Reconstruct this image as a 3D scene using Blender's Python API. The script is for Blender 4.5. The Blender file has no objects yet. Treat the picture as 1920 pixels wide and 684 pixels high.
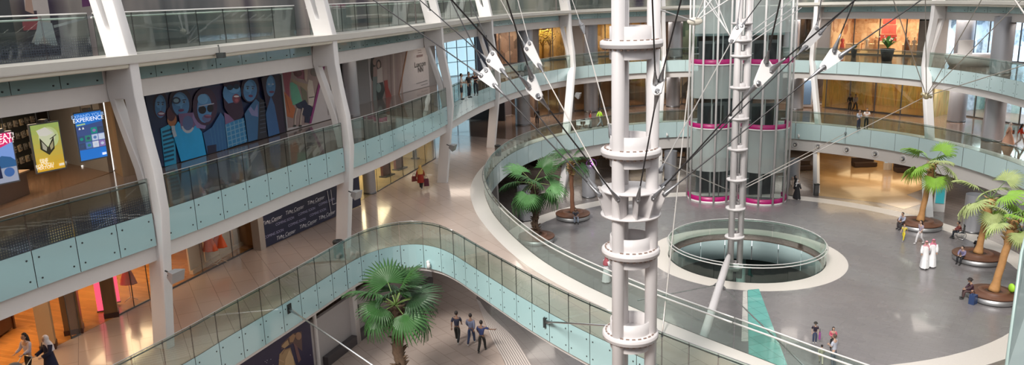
import bpy, bmesh, math, random
from mathutils import Vector, Matrix
import numpy as np
random.seed(7)
SC = bpy.context.scene
COL = SC.collection
R = math.radians

# ------------------------------------------------------------------ camera
F, PITCH, ROLL, EYE = 1462.8, 0.23458, -0.03291, 17.728
_fw = Vector((0, math.cos(PITCH), -math.sin(PITCH)))
_u0 = Vector((0, math.sin(PITCH), math.cos(PITCH)))
_r0 = Vector((1, 0, 0))
_rt = _r0 * math.cos(ROLL) + _u0 * math.sin(ROLL)
_up = -_r0 * math.sin(ROLL) + _u0 * math.cos(ROLL)
cam_d = bpy.data.cameras.new('camera')
cam = bpy.data.objects.new('camera', cam_d)
COL.objects.link(cam)
cam_d.sensor_width = 36
cam_d.lens = F / 1920 * 36
cam_d.clip_end = 400
_m = Matrix((_rt, _up, -_fw)).transposed().to_4x4()
_m.translation = Vector((0, 0, EYE))
cam.matrix_world = _m
SC.camera = cam

# ------------------------------------------------------------------ world, exposure
W = bpy.data.worlds.new('sky')
SC.world = W
W.use_nodes = True
wn = W.node_tree.nodes
bg = wn['Background']
bg.inputs[0].default_value = (0.95, 0.965, 1.0, 1)
bg.inputs[1].default_value = 1.35
SC.view_settings.view_transform = 'Standard'
SC.view_settings.look = 'None'
SC.view_settings.gamma = 1
SC.view_settings.use_curve_mapping = False
SC.view_settings.exposure = 0.06
SC.cycles.transparent_max_bounces = 24
SC.cycles.max_bounces = 6
SC.cycles.sample_clamp_indirect = 6.0
SC.cycles.caustics_reflective = False
SC.cycles.caustics_refractive = False


def lamp(name, kind, loc, power, color, size=1.0, size_y=None, target=None):
    d = bpy.data.lights.new(name, kind)
    d.energy = power
    d.color = color
    if kind == 'AREA':
        d.size = size
        if size_y:
            d.shape = 'RECTANGLE'
            d.size_y = size_y
    elif kind in ('POINT', 'SPOT'):
        d.shadow_soft_size = size
    o = bpy.data.objects.new(name, d)
    COL.objects.link(o)
    o.location = loc
    if target is not None:
        o.rotation_euler = (Vector(target) - Vector(loc)).to_track_quat('-Z', 'Y').to_euler()
    return o


sun = lamp('sun', 'SUN', (0, 0, 60), 4.6, (1.0, 0.95, 0.88))
sun.data.angle = R(14)
sun.rotation_euler = (Vector((0.42, 0.70, -0.85))).to_track_quat('-Z', 'Y').to_euler()

# ------------------------------------------------------------------ pixel -> place helpers
def ray(px, py):
    return _rt * ((px - 960) / F) - _up * ((py - 342) / F) + _fw


def G(px, py, z=0.0):
    d = ray(px, py)
    t = (z - EYE) / d.z
    return Vector((d.x * t, d.y * t, z))


def V(px, py, y):
    d = ray(px, py)
    t = y / d.y
    return Vector((d.x * t, y, EYE + d.z * t))


def on_path(px, py, path, far=False):
    """where the sight line crosses a plan polyline"""
    d = ray(px, py)
    best = None
    for a, b in zip(path[:-1], path[1:]):
        ex, ey = b[0] - a[0], b[1] - a[1]
        det = d.x * (-ey) + ex * d.y
        if abs(det) < 1e-9:
            continue
        t = (a[0] * (-ey) + ex * a[1]) / det
        s = (d.x * a[1] - d.y * a[0]) / det
        if t > 0 and -1e-4 <= s <= 1 + 1e-4:
            if best is None or (t > best[0] if far else t < best[0]):
                best = (t, Vector((d.x * t, d.y * t, EYE + d.z * t)))
    return best[1] if best else None


# ------------------------------------------------------------------ materials
MATS = {}


def _new(name):
    m = bpy.data.materials.new(name)
    m.use_nodes = True
    nt = m.node_tree
    return m, nt, nt.nodes['Principled BSDF']


def mat(name, col, rough=0.5, metal=0.0, var=0.06, scale=3.0, coat=0.0, bump=0.0, spec=0.5):
    if name in MATS:
        return MATS[name]
    m, nt, b = _new(name)
    tc = nt.nodes.new('ShaderNodeTexCoord')
    nz = nt.nodes.new('ShaderNodeTexNoise')
    nz.inputs['Scale'].default_value = scale
    nz.inputs['Detail'].default_value = 4
    nt.links.new(tc.outputs['Object'], nz.inputs['Vector'])
    mx = nt.nodes.new('ShaderNodeMixRGB')
    mx.inputs[1].default_value = (*[c * (1 - var) for c in col], 1)
    mx.inputs[2].default_value = (*[min(1, c * (1 + var)) for c in col], 1)
    nt.links.new(nz.outputs['Fac'], mx.inputs[0])
    nt.links.new(mx.outputs[0], b.inputs['Base Color'])
    b.inputs['Roughness'].default_value = rough
    b.inputs['Metallic'].default_value = metal
    b.inputs['Specular IOR Level'].default_value = spec
    if coat:
        b.inputs['Coat Weight'].default_value = coat
        b.inputs['Coat Roughness'].default_value = 0.04
    if bump:
        bp = nt.nodes.new('ShaderNodeBump')
        bp.inputs['Strength'].default_value = bump
        nt.links.new(nz.outputs['Fac'], bp.inputs['Height'])
        nt.links.new(bp.outputs[0], b.inputs['Normal'])
    MATS[name] = m
    return m


def emis(name, col, strength):
    if name in MATS:
        return MATS[name]
    m, nt, b = _new(name)
    b.inputs['Base Color'].default_value = (*col, 1)
    b.inputs['Emission Color'].default_value = (*col, 1)
    b.inputs['Emission Strength'].default_value = strength
    MATS[name] = m
    return m


def glass(name, tint, refl=1.0, rough=0.0, frost=0.0, frostcol=(0.6, 0.75, 0.75), pane_grid=False):
    """thin architectural glass: tinted see-through plus fresnel reflection"""
    if name in MATS:
        return MATS[name]
    m = bpy.data.materials.new(name)
    m.use_nodes = True
    nt = m.node_tree
    nt.nodes.clear()
    out = nt.nodes.new('ShaderNodeOutputMaterial')
    tr = nt.nodes.new('ShaderNodeBsdfTransparent')
    tr.inputs[0].default_value = (*tint, 1)
    gl = nt.nodes.new('ShaderNodeBsdfGlossy')
    gl.inputs['Roughness'].default_value = rough
    gl.inputs[0].default_value = (0.95, 1, 1, 1)
    fr = nt.nodes.new('ShaderNodeLayerWeight')
    pw = nt.nodes.new('ShaderNodeMath')
    pw.operation = 'POWER'
    pw.inputs[1].default_value = 4.0
    nt.links.new(fr.outputs['Facing'], pw.inputs[0])
    ml = nt.nodes.new('ShaderNodeMath')
    ml.operation = 'MULTIPLY_ADD'
    ml.inputs[1].default_value = 0.6 * refl
    ml.inputs[2].default_value = 0.045 * refl
    nt.links.new(pw.outputs[0], ml.inputs[0])
    mx = nt.nodes.new('ShaderNodeMixShader')
    nt.links.new(ml.outputs[0], mx.inputs[0])
    base = tr
    if frost or pane_grid:
        df = nt.nodes.new('ShaderNodeBsdfDiffuse')
        df.inputs[0].default_value = (*frostcol, 1)
        m2 = nt.nodes.new('ShaderNodeMixShader')
        m2.inputs[0].default_value = frost
        nt.links.new(tr.outputs[0], m2.inputs[1])
        nt.links.new(df.outputs[0], m2.inputs[2])
        if pane_grid:
            # dark grid that fades out up the pane (UV: metres along, metres up)
            uv = nt.nodes.new('ShaderNodeUVMap')
            sep = nt.nodes.new('ShaderNodeSeparateXYZ')
            nt.links.new(uv.outputs[0], sep.inputs[0])
            outs = []
            for ax in (0, 1):
                a = nt.nodes.new('ShaderNodeMath'); a.operation = 'MULTIPLY'; a.inputs[1].default_value = 2 * math.pi / 0.085
                nt.links.new(sep.outputs[ax], a.inputs[0])
                s = nt.nodes.new('ShaderNodeMath'); s.operation = 'SINE'
                nt.links.new(a.outputs[0], s.inputs[0])
                outs.append(s)
            mn = nt.nodes.new('ShaderNodeMath'); mn.operation = 'MAXIMUM'
            nt.links.new(outs[0].outputs[0], mn.inputs[0]); nt.links.new(outs[1].outputs[0], mn.inputs[1])
            gt = nt.nodes.new('ShaderNodeMath'); gt.operation = 'GREATER_THAN'; gt.inputs[1].default_value = 0.35
            nt.links.new(mn.outputs[0], gt.inputs[0])
            lt = nt.nodes.new('ShaderNodeMapRange')
            lt.inputs['From Min'].default_value = 0.35; lt.inputs['From Max'].default_value = 0.75
            lt.inputs['To Min'].default_value = 0.85; lt.inputs['To Max'].default_value = 0.0
            nt.links.new(sep.outputs[1], lt.inputs['Value'])
            pr = nt.nodes.new('ShaderNodeMath'); pr.operation = 'MULTIPLY'
            nt.links.new(gt.outputs[0], pr.inputs[0]); nt.links.new(lt.outputs[0], pr.inputs[1])
            nt.links.new(pr.outputs[0], m2.inputs[0])
        base = m2
    nt.links.new(base.outputs[0], mx.inputs[1])
    nt.links.new(gl.outputs[0], mx.inputs[2])
    nt.links.new(mx.outputs[0], out.inputs[0])
    MATS[name] = m
    return m


def tile(name, col, grout, sx, sy, rough, rot=0.0, var=0.08, gw=0.012, coat=0.0, offset=0.5, spec=0.5):
    if name in MATS:
        return MATS[name]
    m, nt, b = _new(name)
    tc = nt.nodes.new('ShaderNodeTexCoord')
    mp = nt.nodes.new('ShaderNodeMapping')
    mp.inputs['Rotation'].default_value = (0, 0, rot)
    nt.links.new(tc.outputs['Object'], mp.inputs[0])
    br = nt.nodes.new('ShaderNodeTexBrick')
    br.offset = offset
    br.inputs['Scale'].default_value = 1.0
    br.inputs['Brick Width'].default_value = sx
    br.inputs['Row Height'].default_value = sy
    br.inputs['Mortar Size'].default_value = gw
    br.inputs['Color1'].default_value = (*[c * (1 - var) for c in col], 1)
    br.inputs['Color2'].default_value = (*[min(1, c * (1 + var)) for c in col], 1)
    br.inputs['Mortar'].default_value = (*grout, 1)
    nt.links.new(mp.outputs[0], br.inputs[0])
    nz = nt.nodes.new('ShaderNodeTexNoise')
    nz.inputs['Scale'].default_value = 0.35
    nt.links.new(tc.outputs['Object'], nz.inputs['Vector'])
    mr = nt.nodes.new('ShaderNodeMapRange')
    mr.inputs['To Min'].default_value = rough * 0.7
    mr.inputs['To Max'].default_value = rough * 1.3
    nt.links.new(nz.outputs['Fac'], mr.inputs['Value'])
    nt.links.new(mr.outputs[0], b.inputs['Roughness'])
    nt.links.new(br.outputs[0], b.inputs['Base Color'])
    b.inputs['Specular IOR Level'].default_value = spec
    if coat:
        b.inputs['Coat Weight'].default_value = coat
        b.inputs['Coat Roughness'].default_value = 0.05
    MATS[name] = m
    return m


def strip_mat(name, cols, width, rough=0.3, axis=0, distort=0.0, emi=0.0, scale=1.0):
    """vertical bands of shifting colour"""
    if name in MATS:
        return MATS[name]
    m, nt, b = _new(name)
    tc = nt.nodes.new('ShaderNodeTexCoord')
    mp = nt.nodes.new('ShaderNodeMapping')
    nt.links.new(tc.outputs['Object'], mp.inputs[0])
    mp.inputs['Scale'].default_value = (1 / width, 1 / width, 0.12 / width)
    nz = nt.nodes.new('ShaderNodeTexNoise')
    nz.inputs['Scale'].default_value = scale
    nz.inputs['Detail'].default_value = 3
    nz.inputs['Distortion'].default_value = distort
    nt.links.new(mp.outputs[0], nz.inputs['Vector'])
    cr = nt.nodes.new('ShaderNodeValToRGB')
    cr.color_ramp.interpolation = 'CONSTANT' if distort == 0 else 'LINEAR'
    n = len(cols)
    while len(cr.color_ramp.elements) < n:
        cr.color_ramp.elements.new(0.5)
    for i, c in enumerate(cols):
        cr.color_ramp.elements[i].position = 0.32 + 0.36 * i / max(1, n - 1)
        cr.color_ramp.elements[i].color = (*c, 1)
    nt.links.new(nz.outputs['Fac'], cr.inputs[0])
    nt.links.new(cr.outputs[0], b.inputs['Base Color'])
    b.inputs['Roughness'].default_value = rough
    if emi:
        nt.links.new(cr.outputs[0], b.inputs['Emission Color'])
        b.inputs['Emission Strength'].default_value = emi
    MATS[name] = m
    return m


WHITE = mat('white_paint', (0.74, 0.72, 0.71), 0.42, var=0.02)
BEAM = mat('white_render', (0.70, 0.67, 0.65), 0.55, var=0.03)
CEIL = mat('ceiling_paint', (0.55, 0.50, 0.47), 0.7, var=0.03)
MASTW = mat('mast_white_paint', (0.64, 0.61, 0.61), 0.35, var=0.02)
STEEL = mat('brushed_steel', (0.55, 0.56, 0.57), 0.28, 1.0, var=0.05)
DSTEEL = mat('dark_steel', (0.16, 0.16, 0.165), 0.35, 0.8, var=0.1)
MSTEEL = mat('grey_forged_steel', (0.27, 0.27, 0.28), 0.38, 0.75, var=0.1)
CABLE = mat('cable_black', (0.035, 0.033, 0.035), 0.4, 0.4, var=0.1)
CABLEL = mat('cable_light', (0.62, 0.58, 0.54), 0.35, 0.5, var=0.1)
DARK = mat('black_gasket', (0.02, 0.025, 0.025), 0.5, var=0.1)
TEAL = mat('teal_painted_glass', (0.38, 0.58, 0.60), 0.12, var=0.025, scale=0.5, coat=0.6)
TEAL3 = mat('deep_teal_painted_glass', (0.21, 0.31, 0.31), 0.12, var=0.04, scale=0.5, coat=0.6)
TEALF = mat('sunlit_tone_teal_glass', (0.58, 0.75, 0.76), 0.14, var=0.03, scale=0.4, coat=0.5)  # same teal glass, its colour lightened for the sunlit far side
CLEAR = glass('clear_green_glass', (0.80, 0.87, 0.84), 1.0)
CLEARF = glass('clear_gridded_glass', (0.80, 0.87, 0.85), 1.0, pane_grid=True, frostcol=(0.05, 0.06, 0.08))
SHOPGL = glass('shop_window_glass', (0.96, 0.97, 0.96), 0.8)
MIRROR = glass('warm_coated_glass', (0.88, 0.84, 0.74), 1.6)
SILVER = mat('satin_silver_cladding', (0.44, 0.45, 0.49), 0.36, 0.55, var=0.04, scale=0.6)
MAG = mat('magenta_lacquer', (0.40, 0.006, 0.14), 0.35, var=0.05)
L1F = tile('blush_marble_tile', (0.45, 0.36, 0.31), (0.25, 0.19, 0.16), 1.8, 0.9, 0.16, rot=R(62), var=0.035, gw=0.010, coat=0.25)
L1B = mat('cream_border_stone', (0.62, 0.58, 0.54), 0.3, var=0.03, scale=1.2, coat=0.1)
L2F = tile('brown_polished_tile', (0.20, 0.15, 0.125), (0.10, 0.07, 0.06), 1.2, 1.2, 0.12, rot=R(65), var=0.05, coat=0.35)
GTILE = tile('grey_slate_tile', (0.200, 0.185, 0.188), (0.135, 0.122, 0.124), 0.6, 0.3, 0.27, rot=R(38), var=0.05, gw=0.006, coat=0.22)
GCREAM = tile('cream_floor_tile', (0.46, 0.375, 0.33), (0.26, 0.20, 0.17), 1.5, 0.75, 0.2, rot=R(55), var=0.05, gw=0.010, coat=0.2)
GRING = mat('cream_speckled_terrazzo', (0.66, 0.61, 0.56), 0.32, var=0.05, scale=9)
GDARK = tile('brown_grey_tile', (0.19, 0.165, 0.155), (0.12, 0.10, 0.09), 1.2, 0.6, 0.22, rot=R(70), var=0.06, coat=0.25)


def shelf_mat(name, cols, size, emi=0.0):
    """patchwork of merchandise-like blocks"""
    if name in MATS: return MATS[name]
    m, nt, b = _new(name)
    tc = nt.nodes.new('ShaderNodeTexCoord')
    mp = nt.nodes.new('ShaderNodeMapping'); mp.inputs['Scale'].default_value = (1 / size, 1 / size, 0.8 / size)
    nt.links.new(tc.outputs['Object'], mp.inputs[0])
    vo = nt.nodes.new('ShaderNodeTexVoronoi'); vo.distance = 'CHEBYCHEV'; vo.inputs['Scale'].default_value = 1.0; vo.inputs['Randomness'].default_value = 0.75
    nt.links.new(mp.outputs[0], vo.inputs['Vector'])
    sp = nt.nodes.new('ShaderNodeSeparateColor'); nt.links.new(vo.outputs['Color'], sp.inputs[0])
    nz = nt.nodes.new('ShaderNodeTexNoise'); nz.inputs['Scale'].default_value = 3.0; nt.links.new(tc.outputs['Object'], nz.inputs['Vector'])
    ad = nt.nodes.new('ShaderNodeMath'); ad.operation = 'MULTIPLY_ADD'; ad.inputs[1].default_value = 0.35; nt.links.new(nz.outputs['Fac'], ad.inputs[0]); nt.links.new(sp.outputs[0], ad.inputs[2])
    cr = nt.nodes.new('ShaderNodeValToRGB')
    while len(cr.color_ramp.elements) < len(cols): cr.color_ramp.elements.new(0.5)
    for i, c in enumerate(cols):
        cr.color_ramp.elements[i].position = 0.15 + 0.95 * i / max(1, len(cols) - 1) * 0.9; cr.color_ramp.elements[i].color = (*c, 1)
    nt.links.new(ad.outputs[0], cr.inputs[0]); nt.links.new(cr.outputs[0], b.inputs['Base Color']); b.inputs['Roughness'].default_value = 0.4
    MATS[name] = m
    return m


# ------------------------------------------------------------------ mesh builder
class MB:
    def __init__(self):
        self.v = []; self.f = []; self.mi = []; self.sm = []; self.uv = {}

    def add(self, vs, fs, mi=0, smooth=False):
        o = len(self.v)
        self.v.extend([tuple(p) for p in vs])
        for f in fs:
            self.f.append([i + o for i in f]); self.mi.append(mi); self.sm.append(smooth)

    def box(self, c, s, mi=0, M=None):
        x, y, z = s[0] / 2, s[1] / 2, s[2] / 2
        vs = [Vector((a * x, b * y, d * z)) for a in (-1, 1) for b in (-1, 1) for d in (-1, 1)]
        if M is not None:
            vs = [M @ p for p in vs]
        c = Vector(c)
        vs = [p + c for p in vs]
        self.add(vs, [(0, 1, 3, 2), (4, 6, 7, 5), (0, 4, 5, 1), (2, 3, 7, 6), (0, 2, 6, 4), (1, 5, 7, 3)], mi)

    def bar(self, p0, p1, w, d, mi=0, up=(0, 0, 1)):
        p0, p1 = Vector(p0), Vector(p1)
        t = (p1 - p0)
        L = t.length
        if L < 1e-6:
            return
        t /= L
        s = t.cross(Vector(up))
        if s.length < 1e-3:
            s = t.cross(Vector((1, 0, 0)))
        s.normalize()
        u = s.cross(t)
        M = Matrix((t, s, u)).transposed()
        self.box((p0 + p1) / 2, (L, w, d), mi, M)

    def tube(self, path, rad, n=10, mi=0, caps=True, smooth=True):
        path = [Vector(p) for p in path]
        k = len(path)
        rads = rad if isinstance(rad, (list, tuple)) else [rad] * k
        t0 = (path[1] - path[0]).normalized()
        ref = Vector((0, 0, 1)) if abs(t0.z) < 0.9 else Vector((1, 0, 0))
        u = t0.cross(ref).normalized()
        vs = []
        for i, p in enumerate(path):
            if i == 0: t = path[1] - path[0]
            elif i == k - 1: t = path[-1] - path[-2]
            else: t = (path[i + 1] - path[i]).normalized() + (path[i] - path[i - 1]).normalized()
            t.normalize()
            u = (u - t * u.dot(t)).normalized()
            w = t.cross(u)
            for j in range(n):
                a = 2 * math.pi * j / n
                vs.append(p + (u * math.cos(a) + w * math.sin(a)) * rads[i])
        fs = []
        for i in range(k - 1):
            for j in range(n):
                a, b = i * n + j, i * n + (j + 1) % n
                fs.append((a, b, b + n, a + n))
        self.add(vs, fs, mi, smooth)
        if caps:
            o = len(self.v) - len(vs)
            self.f.append([o + j for j in range(n)][::-1]); self.mi.append(mi); self.sm.append(False)
            self.f.append([o + (k - 1) * n + j for j in range(n)]); self.mi.append(mi); self.sm.append(False)

    def lathe(self, prof, c=(0, 0, 0), n=32, mi=0, smooth=True, M=None, a0=0, a1=2 * math.pi):
        """prof: list of (r, z)"""
        c = Vector(c)
        full = abs(a1 - a0 - 2 * math.pi) < 1e-6
        m = n if full else n + 1
        vs = []
        for r, z in prof:
            for j in range(m):
                a = a0 + (a1 - a0) * j / n
                p = Vector((r * math.cos(a), r * math.sin(a), z))
                if M is not None: p = M @ p
                vs.append(p + c)
        fs = []
        for i in range(len(prof) - 1):
            for j in range(n):
                a = i * m + j
                b = i * m + (j + 1) % m
                fs.append((a, b, b + m, a + m))
        self.add(vs, fs, mi, smooth)

    def prism(self, pts, z0, z1, mi=0, M=None):
        n = len(pts)
        vs = [Vector((p[0], p[1], z)) for z in (z0, z1) for p in pts]
        if M is not None: vs = [M @ p for p in vs]
        fs = [list(range(n))[::-1], list(range(n, 2 * n))] + [(i, (i + 1) % n, n + (i + 1) % n, n + i) for i in range(n)]
        self.add(vs, fs, mi)

    def sphere(self, c, r, mi=0, n=12, m=8, sc=(1, 1, 1), M=None):
        vs = []; fs = []
        c = Vector(c)
        for i in range(m + 1):
            th = math.pi * i / m
            for j in range(n):
                ph = 2 * math.pi * j / n
                p = Vector((r * sc[0] * math.sin(th) * math.cos(ph), r * sc[1] * math.sin(th) * math.sin(ph), r * sc[2] * math.cos(th)))
                if M is not None: p = M @ p
                vs.append(p + c)
        for i in range(m):
            for j in range(n):
                a, b = i * n + j, i * n + (j + 1) % n
                fs.append((a, a + n, b + n, b))
        self.add(vs, fs, mi, True)

    def build(self, name, mats, parent=None, origin=None, kind=None):
        me = bpy.data.meshes.new(name)
        o = bpy.data.objects.new(name, me)
        off = Vector((0, 0, 0))
        if parent is not None and origin is None:
            q_ = parent
            while q_ is not None:
                off = off + q_.location
                q_ = q_.parent
        if origin is not None and parent is None:
            off = Vector(origin)
            o.location = off
        me.from_pydata([(p[0] - off.x, p[1] - off.y, p[2] - off.z) for p in self.v], [], self.f)
        if not isinstance(mats, (list, tuple)): mats = [mats]
        for m_ in mats: me.materials.append(m_)
        me.polygons.foreach_set('material_index', self.mi)
        me.polygons.foreach_set('use_smooth', self.sm)
        me.update()
        COL.objects.link(o)
        if parent is not None: o.parent = parent
        if kind: o['kind'] = kind
        return o


def tag(o, label, cat, group=None):
    if len(label.split()) > 16 or len(label.split()) < 4: print('LABEL', len(label.split()), label)
    o['label'] = label
    o['category'] = cat
    if group: o['group'] = group
    return o


def thing(name, label, cat, loc=(0, 0, 0), rz=0.0, group=None):
    o = bpy.data.objects.new(name, None)
    COL.objects.link(o)
    o.location = loc
    o.rotation_euler = (0, 0, rz)
    o.empty_display_size = 0.2
    return tag(o, label, cat, group)


def copy_tree(o, loc=None, rz=None, label=None, parent=None):
    c = o.copy()
    COL.objects.link(c)
    if parent is not None: c.parent = parent
    if loc is not None: c.location = loc
    if rz is not None: c.rotation_euler = (0, 0, rz)
    if label: c['label'] = label
    for ch in [x for x in o.children]:
        copy_tree(ch, parent=c)
    return c


def curve_mesh(splines, extrude, bevel=0.0):
    cu = bpy.data.curves.new('tmp', 'CURVE')
    cu.dimensions = '2D'
    cu.fill_mode = 'BOTH'
    cu.extrude = extrude
    cu.bevel_depth = bevel
    cu.bevel_resolution = 1
    for s in splines:
        sp = cu.splines.new('POLY')
        sp.points.add(len(s) - 1)
        for i, p in enumerate(s):
            sp.points[i].co = (p[0], p[1], 0, 1)
        sp.use_cyclic_u = True
    o = bpy.data.objects.new('tmp', cu)
    COL.objects.link(o)
    dg = bpy.context.evaluated_depsgraph_get()
    me = bpy.data.meshes.new_from_object(o.evaluated_get(dg))
    bpy.data.objects.remove(o)
    return me


def from_mesh(name, me, mats, parent=None, M=None, kind=None):
    if M is not None: me.transform(M)
    me.name = name
    o = bpy.data.objects.new(name, me)
    me.materials.clear()
    for m_ in (mats if isinstance(mats, (list, tuple)) else [mats]): me.materials.append(m_)
    COL.objects.link(o)
    if parent is not None:
        me.transform(Matrix.Translation(-parent.location))
        o.parent = parent
    if kind: o['kind'] = kind
    return o


def slab(name, outer, holes, ztop, thick, m):
    me = curve_mesh([outer] + holes, thick / 2)
    return from_mesh(name, me, m, M=Matrix.Translation((0, 0, ztop - thick / 2)), kind='structure')


def text_mesh(body, size, depth=0.004, align='CENTER'):
    cu = bpy.data.curves.new('tmp', 'FONT')
    cu.body = body
    cu.size = size
    cu.extrude = depth / 2
    cu.align_x = align
    cu.align_y = 'CENTER'
    o = bpy.data.objects.new('tmp', cu)
    COL.objects.link(o)
    dg = bpy.context.evaluated_depsgraph_get()
    me = bpy.data.meshes.new_from_object(o.evaluated_get(dg))
    bpy.data.objects.remove(o)
    return me


# ------------------------------------------------------------------ plan curves
def smooth(pts, sub=8, closed=False):
    P = [Vector((p[0], p[1])) for p in pts]
    out = []
    n = len(P)
    rng = range(n) if closed else range(n - 1)
    for i in rng:
        if closed:
            a, b, c, d = P[i - 1], P[i], P[(i + 1) % n], P[(i + 2) % n]
        else:
            a, b, c, d = P[max(i - 1, 0)], P[i], P[i + 1], P[min(i + 2, n - 1)]
        for k in range(sub):
            t = k / sub
            out.append(0.5 * ((2 * b) + (c - a) * t + (2 * a - 5 * b + 4 * c - d) * t * t + (3 * b - a - 3 * c + d) * t ** 3))
    if not closed: out.append(P[-1].copy())
    return out


class Path:
    def __init__(self, pts):
        self.p = pts
        self.s = [0.0]
        for a, b in zip(pts[:-1], pts[1:]):
            self.s.append(self.s[-1] + (b - a).length)
        self.L = self.s[-1]

    def at(self, s):
        s = max(0.0, min(self.L, s))
        lo, hi = 0, len(self.s) - 1
        while hi - lo > 1:
            mid = (lo + hi) // 2
            if self.s[mid] <= s: lo = mid
            else: hi = mid
        d = self.s[hi] - self.s[lo]
        t = (s - self.s[lo]) / d if d > 0 else 0
        return self.p[lo].lerp(self.p[hi], t)

    def tan(self, s):
        return (self.at(s + 0.3) - self.at(s - 0.3)).normalized()

    def nearest(self, q):
        q = Vector((q[0], q[1]))
        return min(zip(self.s, self.p), key=lambda sp: (sp[1] - q).length)[0]

    def offset(self, d):
        """to the left of travel"""
        out = []
        for s in self.s:
            t = self.tan(s)
            out.append(self.at(s) + Vector((-t.y, t.x)) * d)
        return out


def clean_offset(pts, src, d):
    keep = []
    for p in pts:
        if min((p - q).length for q in src) > abs(d) * 0.97:
            keep.append(p)
    return keep


# edge of the L2 / L3 opening (travels away up the left side, round the far end, back down the right side)
E2 = smooth([(-20.5, 4), (-18.3, 13), (-15.1, 21.9), (-12.72, 27), (-11.2, 30.8), (-9.8, 34.8), (-8.45, 38.1), (-7.15, 41.5), (-5.95, 45.6),
             (-4.4, 51.6), (-2.5, 60), (-0.1, 67.4), (3, 73.6), (6.8, 78.3), (11.3, 81.2), (17, 82.3), (23, 81), (28.6, 77.8), (32.9, 73.6),
             (35.8, 68.2), (36.9, 61.8), (36.3, 54.7), (34.6, 47), (31.3, 38), (27, 29), (20, 17), (13, 7)])
E2b = smooth([(13, 7), (4, -2), (-8, -8), (-17, -6), (-20.5, 4)])[1:-1]
E1 = smooth([(17, 17.5), (12.6, 19.6), (10.2, 22.2), (8.6, 24.3), (7.1, 26.2), (5.6, 28.2), (4.2, 30.3), (2.8, 32.6), (1.45, 35.3), (0.3, 38.5),
             (-0.7, 42.1), (-1.4, 45.6), (-1.85, 50.6), (-1.4, 56.2), (0, 61.9), (2.4, 66.8), (5.4, 70.3), (9.8, 73.3), (15, 74.9),
             (21, 74.5), (26.7, 72), (30.6, 68.3), (33.3, 63.8), (34.7, 58.5), (34.9, 52), (33.4, 44), (30.5, 35), (27, 27), (22, 19.5)], closed=False)
E1c = E1 + smooth([(22, 19.5), (19.6, 17.7), (17, 17.5)])[1:-1]
ES = smooth([(-17.5, 14), (-14.4, 20.3), (-12, 25.6), (-11.25, 27.6), (-10.4, 29.8), (-9.45, 32.3), (-8.5, 35), (-7.9, 36.6), (-7.2, 37.8), (-6.2, 38.6),
             (-5.1, 38.8), (-4.0, 38.2), (-3.0, 36.9), (-1.9, 34.9), (-0.8, 32.9), (0.55, 30.5), (2.0, 28.2), (3.5, 26.1), (5.4, 23.7), (7.8, 20.9), (11.5, 16.5)])
P2, P1, PS = Path(E2), Path(E1), Path(ES)
H1, H2, H3 = 5.324, 10.648, 16.15
E3 = E2
P3 = P2
E3in = P2.offset(1.9)
P3in = Path(E3in)
OUT = [Vector(p) for p in ((-46, -22), (70, -22), (78, 110), (-46, 112))]

# ------------------------------------------------------------------ big structure
HC = Vector((15.7, 50.4))


def circle(c, r, n=96, a0=0, a1=2 * math.pi):
    return [Vector((c[0] + r * math.cos(a0 + (a1 - a0) * i / n), c[1] + r * math.sin(a0 + (a1 - a0) * i / n))) for i in range(n)]


slab('floor', OUT, [circle(HC, 17.82)], 0.0, 0.5, GDARK)
slab('floor_ring', circle(HC, 17.82), [circle(HC, 16.40)], 0.0, 0.5, GRING)
STRIP = [G(1402, 544), G(1423, 542), G(1478, 690), G(1404, 690)]
slab('floor_disc', circle(HC, 16.40), [circle(HC, 6.48)], 0.0, 0.5, GTILE)
slab('floor_hole_ring', circle(HC, 6.48), [circle(HC, 5.15)], 0.0, 0.5, GRING)
# light tile field and grooved band on the left of the ground floor
bandL = [G(893, 560), G(900, 579), G(912, 610), G(924, 640), G(941, 669), G(951, 692), (0.3, 30), (2.5, 22)]
bandR = [(6.5, 22), (3.1, 30), G(1004, 692), G(997, 684), G(980, 656), G(960, 629), G(917, 589), G(900, 565)]
bandL = [Vector((p[0], p[1])) for p in bandL]; bandR = [Vector((p[0], p[1])) for p in bandR]
slab('floor_cream_field', [Vector((-30, 5)), Vector((2.5, 5))] + bandL[::-1] + [Vector((-2.2, 50)), Vector((-3.4, 60)), Vector((-9, 64)), Vector((-30, 64))], [], 0.006, 0.02, GCREAM)
GROOVE = strip_mat('grooved_band_stone', [(0.45, 0.39, 0.36), (0.6, 0.53, 0.48)], 1.0)
m_, nt_, b_ = _new('grooved_stone')
tc_ = nt_.nodes.new('ShaderNodeUVMap'); wv_ = nt_.nodes.new('ShaderNodeTexWave'); wv_.inputs['Scale'].default_value = 3.2
wv_.bands_direction = 'X'
nt_.links.new(tc_.outputs[0], wv_.inputs[0])
cr_ = nt_.nodes.new('ShaderNodeValToRGB')
cr_.color_ramp.elements[0].position = 0.35; cr_.color_ramp.elements[0].color = (0.22, 0.19, 0.18, 1)
cr_.color_ramp.elements[1].position = 0.5; cr_.color_ramp.elements[1].color = (0.60, 0.53, 0.49, 1)
nt_.links.new(wv_.outputs[0], cr_.inputs[0]); nt_.links.new(cr_.outputs[0], b_.inputs['Base Color']); b_.inputs['Roughness'].default_value = 0.35
me = bpy.data.meshes.new('floor_grooved_band')
lp, rp = Path(smooth(bandL, 4)), Path(smooth(bandR[::-1], 4))
N = 40
vs = []
for i in range(N + 1):
    for q in (lp.at(lp.L * i / N), rp.at(rp.L * i / N)):
        vs.append((q.x, q.y, 0.010))
me.from_pydata(vs, [], [(2 * i, 2 * i + 1, 2 * i + 3, 2 * i + 2) for i in range(N)])
uvl = me.uv_layers.new(name='UVMap')
for poly in me.polygons:
    for li, vi in zip(poly.loop_indices, poly.vertices):
        uvl.data[li].uv = ((vi % 2) * 1.0, vi // 2)
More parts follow.
